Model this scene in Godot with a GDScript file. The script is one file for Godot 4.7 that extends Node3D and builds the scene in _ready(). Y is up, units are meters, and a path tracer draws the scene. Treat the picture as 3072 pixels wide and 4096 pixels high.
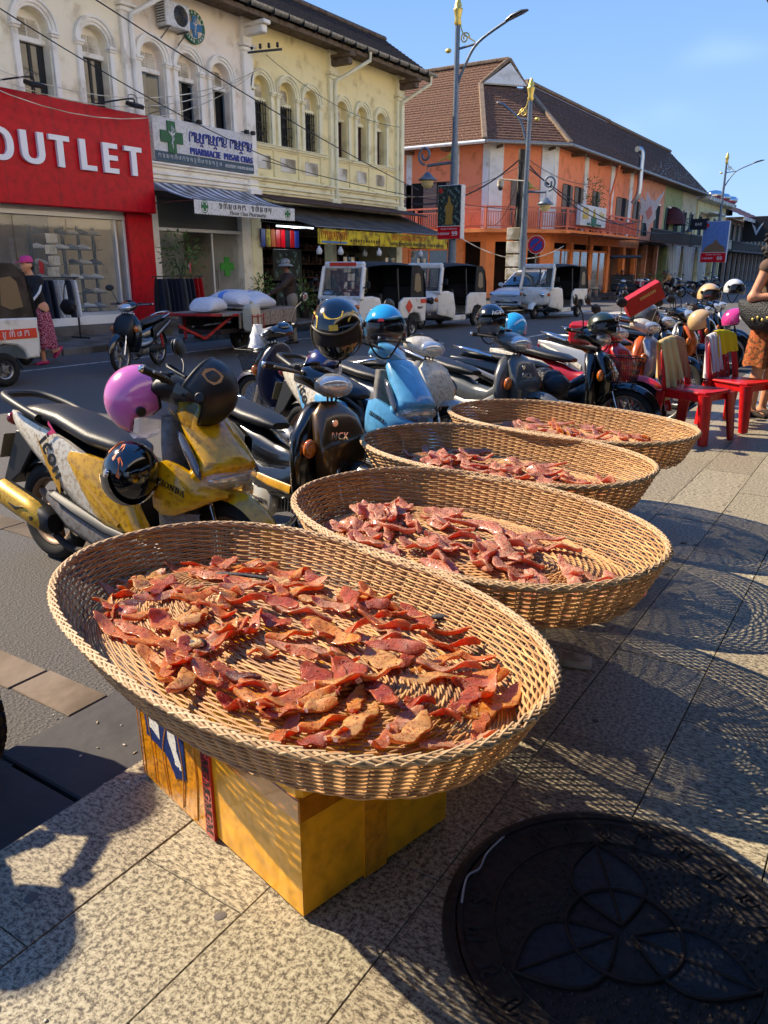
extends Node3D
const I3 := Basis(Vector3(1, 0, 0), Vector3(0, 1, 0), Vector3(0, 0, 1))

# ---------------------------------------------------------------- mesh builder
class MB:
	var v := PackedVector3Array()
	var n := PackedVector3Array()
	var uv := PackedVector2Array()
	var c := PackedColorArray()
	var ix := PackedInt32Array()
	var T := Transform3D.IDENTITY
	var col := Color.WHITE
	func at(t: Transform3D) -> MB:
		T = t
		return self
	func pv(p: Vector3, nn: Vector3, u := Vector2.ZERO) -> int:
		v.append(T * p); n.append((T.basis * nn).normalized()); uv.append(u); c.append(col)
		return v.size() - 1
	func t3(a: int, b: int, d: int) -> void:
		ix.append(a); ix.append(b); ix.append(d)
	func tri(a: Vector3, b: Vector3, d: Vector3) -> void:
		var nn := (d - a).cross(b - a).normalized()
		t3(pv(a, nn), pv(b, nn), pv(d, nn))
	func quad(a: Vector3, b: Vector3, d: Vector3, e: Vector3) -> void:
		var nn := (d - a).cross(b - a).normalized()
		var i := pv(a, nn, Vector2(0, 1)); pv(b, nn, Vector2(0, 0)); pv(d, nn, Vector2(1, 0)); pv(e, nn, Vector2(1, 1))
		t3(i, i + 1, i + 2); t3(i, i + 2, i + 3)
	func fan(ring: Array, nn: Vector3) -> void:
		var m := Vector3.ZERO
		for p in ring: m += p
		var o := pv(m / ring.size(), nn)
		for p in ring: pv(p, nn)
		var m2: Vector3 = m / ring.size()
		var flip: bool = (ring[1] - m2).cross(ring[0] - m2).dot(nn) < 0.0
		for k in ring.size():
			if flip: t3(o, o + 1 + (k + 1) % ring.size(), o + 1 + k)
			else: t3(o, o + 1 + k, o + 1 + (k + 1) % ring.size())
	# chamfered box, full size s, centred at p
	func box(p: Vector3, s: Vector3, b := 0.0, B := I3) -> void:
		var h := s * 0.5
		b = minf(b, minf(h.x, minf(h.y, h.z)) * 0.9)
		var Q := func(x: float, y: float, z: float) -> Vector3: return p + B * Vector3(x, y, z)
		for ax in 3:
			var u := (ax + 1) % 3
			var w := (ax + 2) % 3
			for sg in [-1.0, 1.0]:
				var P := []
				for q in [[-1, -1], [-1, 1], [1, 1], [1, -1]]:
					var r := Vector3.ZERO
					r[ax] = sg * h[ax]; r[u] = q[0] * (h[u] - b); r[w] = q[1] * (h[w] - b)
					P.append(p + B * r)
				if sg > 0: quad(P[0], P[1], P[2], P[3])
				else: quad(P[3], P[2], P[1], P[0])
			if b > 0.0:
				for q in [[-1, -1], [-1, 1], [1, 1], [1, -1]]:
					var P := []
					for e in [[-1, 0], [1, 0], [1, 1], [-1, 1]]:
						var r := Vector3.ZERO
						r[ax] = e[0] * (h[ax] - b)
						r[u] = q[0] * (h[u] - (b if e[1] else 0.0)); r[w] = q[1] * (h[w] - (0.0 if e[1] else b))
						P.append(p + B * r)
					quad(P[0], P[1], P[2], P[3])
		if b > 0.0:
			for x in [-1, 1]:
				for y in [-1, 1]:
					for z in [-1, 1]:
						tri(p + B * Vector3(x * h.x, y * (h.y - b), z * (h.z - b)), p + B * Vector3(x * (h.x - b), y * h.y, z * (h.z - b)), p + B * Vector3(x * (h.x - b), y * (h.y - b), z * h.z))
	func bar(a: Vector3, b: Vector3, w: float, h: float, bev := 0.0, up := Vector3.UP) -> void:
		var d := b - a
		var x := d.normalized()
		if absf(x.dot(up)) > 0.98: up = Vector3.RIGHT
		var z := x.cross(up).normalized()
		box((a + b) * 0.5, Vector3(d.length(), h, w), bev, Basis(x, z.cross(x), z))
	# smooth grid of rows of points
	func grid(rows: Array, wu := false, wv := false, us := Vector2.ONE) -> void:
		var R := rows.size()
		var C: int = rows[0].size()
		var nr := PackedVector3Array()
		nr.resize(R * C)
		var base := v.size()
		for r in R - (0 if wv else 1):
			var A = rows[r]
			var r2 := (r + 1) % R
			var D = rows[r2]
			for k in C - (0 if wu else 1):
				var k2 := (k + 1) % C
				var f: Vector3 = (D[k2] - A[k]).cross(A[k2] - D[k])
				nr[r * C + k] += f; nr[r * C + k2] += f; nr[r2 * C + k] += f; nr[r2 * C + k2] += f
				var a := base + r * C + k
				var b := base + r * C + k2
				var d := base + r2 * C + k
				var e := base + r2 * C + k2
				ix.append_array(PackedInt32Array([a, b, e, a, e, d]))
		for r in R:
			for k in C:
				var q := nr[r * C + k]
				pv(rows[r][k], q if q.length_squared() > 1e-20 else Vector3.UP, Vector2(us.x * k / maxf(C - 1, 1), us.y * r / maxf(R - 1, 1)))
	func loft(rows: Array, caps := true) -> void:
		grid(rows, true)
		if caps:
			for e in [0, rows.size() - 1]:
				var a = rows[e]
				var nn: Vector3 = (a[a.size() / 3] - a[0]).cross(a[2 * a.size() / 3] - a[0])
				if nn.length() > 1e-9: fan(a, nn.normalized() * (1.0 if e == 0 else -1.0))
	func tube(path: Array, rad, sides := 6, caps := true, closed := false) -> void:
		var rows := []
		var m := path.size()
		var up := Vector3.UP
		for i in m:
			var d: Vector3
			if closed: d = path[(i + 1) % m] - path[(i + m - 1) % m]
			else: d = path[mini(i + 1, m - 1)] - path[maxi(i - 1, 0)]
			d = d.normalized()
			if i == 0 and absf(d.y) > 0.9: up = Vector3.RIGHT
			var s := d.cross(up).normalized()
			up = s.cross(d).normalized()
			var rr: float = rad[i] if rad is Array else rad
			var ring := PackedVector3Array()
			for k in sides:
				var t := TAU * k / sides
				ring.append(path[i] + (s * cos(t) + up * sin(t)) * rr)
			rows.append(ring)
		grid(rows, true, closed)
		if caps and not closed:
			fan(rows[0], (path[0] - path[1]).normalized()); fan(rows[m - 1], (path[m - 1] - path[m - 2]).normalized())
	# profile of (radius, height) turned round y
	func lathe(prof: Array, seg := 16, X := Transform3D.IDENTITY, sharp := false) -> void:
		var parts := []
		if sharp:
			for i in prof.size() - 1: parts.append([prof[i], prof[i + 1]])
		else: parts.append(prof)
		for pr in parts:
			var rows := []
			for q in pr:
				var ring := PackedVector3Array()
				for k in seg:
					ring.append(X * Vector3(cos(TAU * k / seg) * q.x, q.y, sin(TAU * k / seg) * q.x))
				rows.append(ring)
			grid(rows, true)
	func cyl(a: Vector3, b: Vector3, r: float, seg := 12, bev := 0.0) -> void:
		var y := (b - a).normalized()
		var x := y.cross(Vector3.FORWARD if absf(y.z) < 0.9 else Vector3.RIGHT).normalized()
		var L := (b - a).length()
		lathe([Vector2(0, 0), Vector2(r - bev, 0), Vector2(r, bev), Vector2(r, L - bev), Vector2(r - bev, L), Vector2(0, L)], seg, Transform3D(Basis(x, y, x.cross(y)), a), true)
	func ell(p: Vector3, r: Vector3, B := I3, seg := 16, lat := 10, lo := -1.0, hi := 1.0) -> void:
		var rows := []
		for i in lat + 1:
			var a := PI / 2 * lerpf(lo, hi, float(i) / lat)
			var ring := PackedVector3Array()
			for k in seg:
				var t := TAU * k / seg
				ring.append(p + B * Vector3(cos(t) * cos(a) * r.x, sin(a) * r.y, sin(t) * cos(a) * r.z))
			rows.append(ring)
		grid(rows, true)
	# extruded polygon in local xy, from z0 to z1
	func prism(poly: Array, z0: float, z1: float, b := 0.0) -> void:
		var P := PackedVector2Array(poly)
		var m := P.size()
		if Geometry2D.is_polygon_clockwise(P): P.reverse()
		var I := PackedVector2Array()
		for k in m:
			var e1 := (P[k] - P[(k + m - 1) % m]).normalized()
			var e2 := (P[(k + 1) % m] - P[k]).normalized()
			var bi := Vector2(-e1.y - e2.y, e1.x + e2.x)
			var l := maxf(bi.length_squared() * 0.5, 0.35)
			I.append(P[k] + bi * (b / l))
		var ti := Geometry2D.triangulate_polygon(I)
		if ti.is_empty(): ti = Geometry2D.triangulate_polygon(P)
		for s in 2:
			var z := z0 if s == 0 else z1
			var nn := Vector3(0, 0, signf(z0 - z1) if s == 0 else signf(z1 - z0))
			var o := v.size()
			for q in I: pv(Vector3(q.x, q.y, z), nn, q)
			for k in range(0, ti.size(), 3):
				var w := (I[ti[k + 2]] - I[ti[k]]).cross(I[ti[k + 1]] - I[ti[k]])
				if (w > 0) == (nn.z > 0): t3(o + ti[k], o + ti[k + 1], o + ti[k + 2])
				else: t3(o + ti[k], o + ti[k + 2], o + ti[k + 1])
		var db := b * signf(z1 - z0)
		for k in m:
			var j := (k + 1) % m
			quad(Vector3(P[k].x, P[k].y, z0 + db), Vector3(P[j].x, P[j].y, z0 + db), Vector3(P[j].x, P[j].y, z1 - db), Vector3(P[k].x, P[k].y, z1 - db))
			if b > 0.0:
				quad(Vector3(I[k].x, I[k].y, z0), Vector3(I[j].x, I[j].y, z0), Vector3(P[j].x, P[j].y, z0 + db), Vector3(P[k].x, P[k].y, z0 + db))
				quad(Vector3(P[k].x, P[k].y, z1 - db), Vector3(P[j].x, P[j].y, z1 - db), Vector3(I[j].x, I[j].y, z1), Vector3(I[k].x, I[k].y, z1))
	# superellipse stations [x, y, half height, half width, exponent, tilt, z]
	func body(st: Array, seg := 16, caps := true) -> void:
		var rows := []
		for s in st:
			var e: float = 2.0 / (s[4] if s.size() > 4 else 2.4)
			var ti: float = s[5] if s.size() > 5 else 0.0
			var z0: float = s[6] if s.size() > 6 else 0.0
			var ring := PackedVector3Array()
			for k in seg:
				var t := TAU * k / seg
				var ct := cos(t)
				var sn := sin(t)
				var h: float = s[2] * signf(sn) * pow(absf(sn), e)
				ring.append(Vector3(s[0] - sin(ti) * h, s[1] + cos(ti) * h, z0 + s[3] * signf(ct) * pow(absf(ct), e)))
			rows.append(ring)
		loft(rows, caps)
	func mesh() -> ArrayMesh:
		var a := []
		a.resize(Mesh.ARRAY_MAX)
		a[Mesh.ARRAY_VERTEX] = v; a[Mesh.ARRAY_NORMAL] = n; a[Mesh.ARRAY_TEX_UV] = uv; a[Mesh.ARRAY_COLOR] = c; a[Mesh.ARRAY_INDEX] = ix
		var m := ArrayMesh.new()
		m.add_surface_from_arrays(Mesh.PRIMITIVE_TRIANGLES, a)
		return m

# ---------------------------------------------------------------- naming and placing
var used := {}
func numbered(s: String) -> String:
	var k: int = used.get(s, 0)
	used[s] = k + 1
	return s if k == 0 else "%s_%03d" % [s, k]
func tag(o: Node, label := "", cat := "", grp := "", kind := "") -> Node:
	if label: o.set_meta("label", label)
	if cat: o.set_meta("category", cat)
	if grp: o.set_meta("group", grp)
	if kind: o.set_meta("kind", kind)
	return o
func thing(called: String, label: String, cat: String, pos := Vector3.ZERO, turn := 0.0, grp := "") -> Node3D:
	var o := Node3D.new()
	o.name = numbered(called)
	add_child(o)
	o.position = pos
	o.rotation.y = turn
	tag(o, label, cat, grp)
	return o
func put(m, called: String, mat: Material, parent: Node = null) -> MeshInstance3D:
	var o := MeshInstance3D.new()
	o.mesh = m.mesh() if m is MB else m
	o.material_override = mat
	if parent == null:
		o.name = numbered(called)
		add_child(o)
	else:
		o.name = part_name(parent, called)
		parent.add_child(o, true)
	return o
func part_name(parent: Node, called: String) -> String:
	var d: Dictionary = parent.get_meta("np", {})
	var k: int = d.get(called, 0)
	d[called] = k + 1
	parent.set_meta("np", d)
	return called if k == 0 else "%s_%03d" % [called, k]
func copy(o: Node3D, label := "", pos := Vector3.ZERO, turn := 0.0, grp := "") -> Node3D:
	var r: Node3D = o.duplicate()
	var base: String = o.name
	var cut := RegEx.create_from_string("_\\d{3}$").sub(base, "")
	r.name = numbered(cut)
	add_child(r)
	r.position = pos
	r.rotation.y = turn
	if label: r.set_meta("label", label)
	if grp: r.set_meta("group", grp)
	return r
func text(s: String, size: float, depth: float, mat: Material, parent: Node, X: Transform3D, font := "Droid Sans", bold := false, called := "lettering", squeeze := 1.0) -> MeshInstance3D:
	var t := TextMesh.new()
	var f := SystemFont.new()
	f.font_names = PackedStringArray([font])
	if bold: f.font_weight = 700
	t.font = f
	t.text = s
	t.font_size = 48
	t.pixel_size = size / 34.0
	t.depth = depth
	t.curve_step = 2.0
	var o := put(t, called, mat, parent)
	o.transform = X * Transform3D(Basis.from_scale(Vector3(squeeze, 1, 1)), Vector3.ZERO)
	return o

# ---------------------------------------------------------------- materials
var tex_cache := {}
func noise_tex(key: String) -> Texture2D:
	if tex_cache.has(key): return tex_cache[key]
	var f := FastNoiseLite.new()
	f.seed = absi(key.hash()) % 9999
	var t := NoiseTexture2D.new()
	t.width = 512
	t.height = 512
	t.seamless = true
	t.noise = f
	f.noise_type = FastNoiseLite.TYPE_SIMPLEX_SMOOTH
	f.fractal_type = FastNoiseLite.FRACTAL_FBM
	f.fractal_octaves = 5
	var g := Gradient.new()
	var ramp := func(a: Array) -> void:
		var o := PackedFloat32Array()
		var cc := PackedColorArray()
		for q in a:
			o.append(q[0])
			cc.append(q[1] if q[1] is Color else Color(q[1], q[1], q[1]))
		g.offsets = o
		g.colors = cc
		t.color_ramp = g
	match key:
		"mottle": f.frequency = 0.012; ramp.call([[0.0, 0.80], [0.5, 0.95], [1.0, 1.0]])
		"dirty": f.frequency = 0.02; f.fractal_octaves = 6; f.fractal_gain = 0.65; ramp.call([[0.1, Color(0.62, 0.54, 0.44)], [0.36, Color(0.88, 0.84, 0.79)], [0.55, 1.0], [1.0, 1.0]])
		"stain": f.frequency = 0.006; f.fractal_octaves = 6; ramp.call([[0.2, Color(0.62, 0.58, 0.5)], [0.5, Color(0.93, 0.91, 0.88)], [0.75, 1.0], [1.0, 1.0]])
		"wash": f.frequency = 0.007; f.fractal_octaves = 6; ramp.call([[0.05, Color(0.84, 0.81, 0.77)], [0.25, Color(0.96, 0.955, 0.94)], [0.42, 1.0], [1.0, 1.0]])
		"asphalt": f.frequency = 0.14; f.fractal_octaves = 4; f.fractal_gain = 0.7; ramp.call([[0.2, 0.5], [0.5, 0.78], [0.7, 0.95], [0.85, 1.0]])
		"granite":
			f.noise_type = FastNoiseLite.TYPE_PERLIN; f.frequency = 0.055; f.fractal_octaves = 6; f.fractal_gain = 0.85
			t.width = 1024; t.height = 1024
			ramp.call([[0.22, Color(0.34, 0.31, 0.28)], [0.40, Color(0.50, 0.465, 0.42)], [0.47, Color(0.70, 0.665, 0.59)], [0.56, Color(0.86, 0.83, 0.74)], [0.8, Color(0.95, 0.93, 0.86)]])
		"tiles": f.frequency = 0.02; f.fractal_octaves = 6; ramp.call([[0.2, Color(0.30, 0.26, 0.24)], [0.5, Color(0.62, 0.55, 0.5)], [0.66, Color(0.95, 0.82, 0.72)], [0.85, Color(1.0, 0.92, 0.85)]])
		"wood": f.frequency = 0.02; f.domain_warp_enabled = true; ramp.call([[0.0, 0.6], [0.5, 0.9], [1.0, 1.0]])
		"cloth": f.frequency = 0.03; f.fractal_octaves = 4; ramp.call([[0.1, 0.82], [1.0, 1.0]])
		"meat": f.frequency = 0.014; f.fractal_octaves = 5; ramp.call([[0.12, Color(0.72, 0.5, 0.45)], [0.4, Color(0.95, 0.9, 0.85)], [0.6, Color(1.0, 1.0, 1.0)], [0.9, Color(1.0, 1.0, 1.0)]])
		"skirt": f.frequency = 0.02; f.fractal_octaves = 3; ramp.call([[0.3, Color(0.30, 0.17, 0.06)], [0.45, Color(0.55, 0.33, 0.12)], [0.6, Color(0.72, 0.5, 0.24)], [0.72, Color(0.7, 0.3, 0.2)]])
		"floral": f.noise_type = FastNoiseLite.TYPE_CELLULAR; f.frequency = 0.05; f.fractal_type = FastNoiseLite.FRACTAL_NONE; ramp.call([[0.0, Color(0.9, 0.8, 0.85)], [0.25, Color(0.85, 0.6, 0.7)], [0.32, Color(0.55, 0.05, 0.17)], [1.0, Color(0.45, 0.03, 0.13)]])
		"photo": f.frequency = 0.012; f.fractal_octaves = 6; ramp.call([[0.2, Color(0.02, 0.04, 0.05)], [0.45, Color(0.07, 0.13, 0.14)], [0.6, Color(0.12, 0.2, 0.1)], [0.85, Color(0.45, 0.55, 0.6)]])
		"goods": f.noise_type = FastNoiseLite.TYPE_CELLULAR; f.cellular_return_type = FastNoiseLite.RETURN_CELL_VALUE; f.frequency = 0.03; f.fractal_type = FastNoiseLite.FRACTAL_NONE; ramp.call([[0.0, Color(0.1, 0.08, 0.07)], [0.35, Color(0.25, 0.2, 0.16)], [0.6, Color(0.45, 0.36, 0.3)], [0.8, Color(0.5, 0.16, 0.12)], [1.0, Color(0.7, 0.66, 0.6)]])
		"hat": f.noise_type = FastNoiseLite.TYPE_CELLULAR; f.frequency = 0.06; f.fractal_type = FastNoiseLite.FRACTAL_NONE; ramp.call([[0.2, 0.25], [0.5, 0.75], [0.8, 0.9]])
		"bumpy": f.frequency = 0.05; f.fractal_octaves = 5
		"soft": f.frequency = 0.008; f.fractal_octaves = 3
		"pebble": f.noise_type = FastNoiseLite.TYPE_CELLULAR; f.frequency = 0.09; f.fractal_octaves = 2
		"rough": f.frequency = 0.02; ramp.call([[0.2, 0.45], [0.8, 1.0]])
		"gloss": f.frequency = 0.008; f.fractal_octaves = 6; ramp.call([[0.3, 0.9], [0.55, 0.4], [0.9, 0.25]])
	tex_cache[key] = t
	return t
var mats := {}
# o: tex, scale, bump, bh (cm), metal, coat, a, sss, back, em, vc, world, rt
func mk(key: String, col: Color, rough := 0.6, o := {}) -> StandardMaterial3D:
	if mats.has(key): return mats[key]
	var m := StandardMaterial3D.new()
	m.resource_name = key
	m.albedo_color = col
	m.roughness = rough
	var sc: float = o.get("scale", 1.0)
	m.uv1_triplanar = true
	m.uv1_world_triplanar = o.get("world", false)
	m.uv1_scale = Vector3(sc, sc, sc)
	if o.has("aniso"): m.uv1_scale = o.aniso
	if o.has("tex"): m.albedo_texture = noise_tex(o.tex)
	if o.has("bump"):
		m.heightmap_enabled = true
		m.heightmap_texture = noise_tex(o.bump)
		m.heightmap_scale = o.get("bh", 0.3)
	if o.has("rt"):
		m.roughness_texture = noise_tex(o.rt)
	m.metallic = o.get("metal", 0.0)
	if o.has("coat"):
		m.clearcoat_enabled = true
		m.clearcoat = o.coat
		m.clearcoat_roughness = 0.08
	if o.has("spec"): m.metallic_specular = o.spec
	if o.has("a"):
		m.transparency = BaseMaterial3D.TRANSPARENCY_ALPHA
		m.albedo_color.a = o.a
		m.cull_mode = BaseMaterial3D.CULL_DISABLED
	if o.has("sss"):
		m.subsurf_scatter_enabled = true
		m.subsurf_scatter_strength = o.sss
	if o.has("back"):
		m.backlight_enabled = true
		m.backlight = o.back
	if o.has("em"):
		m.emission_enabled = true
		m.emission = o.em
		m.emission_energy_multiplier = o.get("ee", 1.0)
	if o.has("sheen"):
		m.rim_enabled = true
		m.rim = o.sheen
	if o.has("vc"): m.vertex_color_use_as_albedo = true
	mats[key] = m
	return m
func paint(key: String, col: Color) -> StandardMaterial3D:
	return mk(key, col, 0.32, {"coat": 0.5, "tex": "mottle", "scale": 2.0})
func wall(key: String, col: Color, tex := "stain") -> StandardMaterial3D:
	return mk(key, col, 0.85, {"tex": tex, "scale": 0.35, "bump": "bumpy", "bh": 0.4, "world": true})
func plain(key: String, col: Color, rough := 0.6) -> StandardMaterial3D:
	return mk(key, col, rough, {"tex": "mottle", "scale": 1.5})
func metal(key: String, col: Color, rough := 0.3) -> StandardMaterial3D:
	return mk(key, col, rough, {"metal": 1.0, "tex": "mottle", "scale": 2.5})
func glass(key: String, col: Color, a: float) -> StandardMaterial3D:
	return mk(key, col, 0.05, {"a": a})

var rng := RandomNumberGenerator.new()
func rnd(a: float, b: float) -> float: return rng.randf_range(a, b)
func xf(p: Vector3, yaw := 0.0, pitch := 0.0, roll := 0.0) -> Transform3D:
	return Transform3D(Basis.from_euler(Vector3(pitch, yaw, roll)), p)
func arc(c0: Vector2, r: float, a0: float, a1: float, k: int) -> Array:
	var o := []
	for i in k + 1: o.append(c0 + Vector2(cos(lerpf(a0, a1, float(i) / k)), sin(lerpf(a0, a1, float(i) / k))) * r)
	return o
func curve3(pts: Array, per := 6, closed := false) -> Array:
	var o := []
	var m := pts.size()
	for i in (m if closed else m - 1):
		var p0: Vector3 = pts[(i + m - 1) % m] if closed or i > 0 else pts[0]
		var p1: Vector3 = pts[i]
		var p2: Vector3 = pts[(i + 1) % m]
		var p3: Vector3 = pts[(i + 2) % m] if closed or i < m - 2 else pts[m - 1]
		for k in per: o.append(p1.cubic_interpolate(p2, p0, p3, float(k) / per))
	if not closed: o.append(pts[m - 1])
	return o

# ---------------------------------------------------------------- scene order
func _ready() -> void:
	rng.seed = 77
	var cam := Camera3D.new()
	cam.name = "camera"
	cam.position = Vector3(0, 1.45, 0)
	cam.rotation = Vector3(deg_to_rad(-17.44), deg_to_rad(33), 0)
	cam.fov = 66.9
	cam.near = 0.05
	cam.far = 900
	add_child(cam)
	var env := Environment.new()
	env.background_mode = Environment.BG_SKY
	var sky := Sky.new()
	var sm := ProceduralSkyMaterial.new()
	sm.sky_top_color = Color(0.25, 0.46, 0.75)
	sm.sky_horizon_color = Color(0.60, 0.72, 0.85)
	sm.sky_curve = 0.22
	sm.ground_bottom_color = Color(0.3, 0.28, 0.26)
	sm.ground_horizon_color = Color(0.6, 0.64, 0.68)
	sm.sun_angle_max = 24.0
	sm.sky_cover = cloud_cover()
	sm.sky_cover_modulate = Color(1, 1, 1, 0.35)
	sky.sky_material = sm
	env.sky = sky
	env.background_energy_multiplier = 1.0
	env.tonemap_mode = Environment.TONE_MAPPER_LINEAR
	env.tonemap_exposure = 1.8
	env.sdfgi_enabled = true
	env.ssao_enabled = true
	env.ssil_enabled = true
	env.fog_enabled = false
	var we := WorldEnvironment.new()
	we.name = "environment"
	we.environment = env
	add_child(we)
	var sun := DirectionalLight3D.new()
	sun.name = "sun"
	sun.light_energy = 1.6
	sun.light_color = Color(1.0, 0.93, 0.82)
	sun.light_angular_distance = 0.5
	sun.shadow_enabled = true
	add_child(sun)
	var el := deg_to_rad(40.0)
	sun.look_at_from_position(Vector3.ZERO, Vector3(0.985 * cos(el), -sin(el), -0.17 * cos(el)), Vector3.UP)
	palette()
	ground()
	manhole()
	shophouses()
	corner_block()
	parked()
	baskets()
	chairs()
	traffic()
	people()

func cloud_cover() -> Texture2D:
	var f := FastNoiseLite.new()
	f.seed = 5
	f.frequency = 0.012
	f.fractal_octaves = 5
	var im := Image.create(512, 256, false, Image.FORMAT_RGBA8)
	for y in 256:
		for x in 512:
			var a := TAU * x / 512.0
			var p := PI * y / 256.0
			var k := f.get_noise_3d(cos(a) * sin(p) * 90, cos(p) * 260, sin(a) * sin(p) * 90)
			im.set_pixel(x, y, Color(1, 1, 1, clampf((k - 0.56) * 2.0, 0, 1)))
	return ImageTexture.create_from_image(im)

func palette() -> void:
	mk("asphalt", Color(0.42, 0.40, 0.38), 0.9, {"tex": "asphalt", "scale": 1.4, "world": true, "bump": "pebble", "bh": 0.5})
	mk("granite_a", Color(0.77, 0.755, 0.71), 0.5, {"tex": "granite", "scale": 1.35, "world": true, "bump": "bumpy", "bh": 0.02})
	mk("granite_b", Color(0.74, 0.715, 0.67), 0.55, {"tex": "granite", "aniso": Vector3(0.9, 1.35, 1.7), "world": true, "bump": "bumpy", "bh": 0.02})
	mk("granite_c", Color(0.80, 0.78, 0.73), 0.52, {"tex": "granite", "aniso": Vector3(0.75, 1.0, 1.9), "world": true, "bump": "bumpy", "bh": 0.02})
	mk("joint", Color(0.16, 0.14, 0.12), 0.95)
	wall("concrete", Color(0.42, 0.40, 0.38))
	wall("slab", Color(0.27, 0.26, 0.26), "mottle")
	wall("sett", Color(0.50, 0.44, 0.38))
	mk("roadpaint", Color(0.72, 0.70, 0.66), 0.8, {"tex": "dirty", "scale": 0.8, "world": true})
	mk("iron", Color(0.20, 0.175, 0.155), 0.6, {"metal": 0.25, "tex": "dirty", "scale": 2.5, "bump": "bumpy", "bh": 0.12})
	mk("iron_blue", Color(0.15, 0.16, 0.185), 0.5, {"metal": 0.25, "tex": "dirty", "scale": 3.0, "bump": "bumpy", "bh": 0.08})
	mk("rust", Color(0.17, 0.12, 0.09), 0.8, {"tex": "mottle", "scale": 4.0})
	mk("black", Color(0.045, 0.045, 0.05), 0.5, {"tex": "mottle", "scale": 3.0})
	mk("blackgloss", Color(0.02, 0.02, 0.024), 0.12, {"coat": 1.0})
	mk("rubber", Color(0.07, 0.068, 0.066), 0.85, {"tex": "dirty", "scale": 3.0})
	mk("dustyrubber", Color(0.20, 0.19, 0.175), 0.9, {"tex": "dirty", "scale": 4.0})
	metal("chrome", Color(0.86, 0.86, 0.86), 0.12)
	metal("alloy", Color(0.62, 0.61, 0.60), 0.42)
	metal("steel", Color(0.5, 0.5, 0.5), 0.4)
	plain("white", Color(0.86, 0.86, 0.85), 0.5)
	plain("red", Color(0.72, 0.04, 0.07), 0.45)
	glass("clear", Color(1, 1, 1), 0.08)
	glass("smoke", Color(0.15, 0.14, 0.14), 0.55)
	mk("darkglass", Color(0.03, 0.04, 0.05), 0.08, {"coat": 1.0})

func sheet(called: String, a: Vector3, b: Vector3, y: float, m: Material, parent: Node = null) -> MeshInstance3D:
	var s := MB.new()
	s.quad(Vector3(a.x, y, a.z), Vector3(a.x, y, b.z), Vector3(b.x, y, b.z), Vector3(b.x, y, a.z))
	var o := put(s, called, m, parent)
	if parent == null: tag(o, "", "", "", "structure")
	return o

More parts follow.
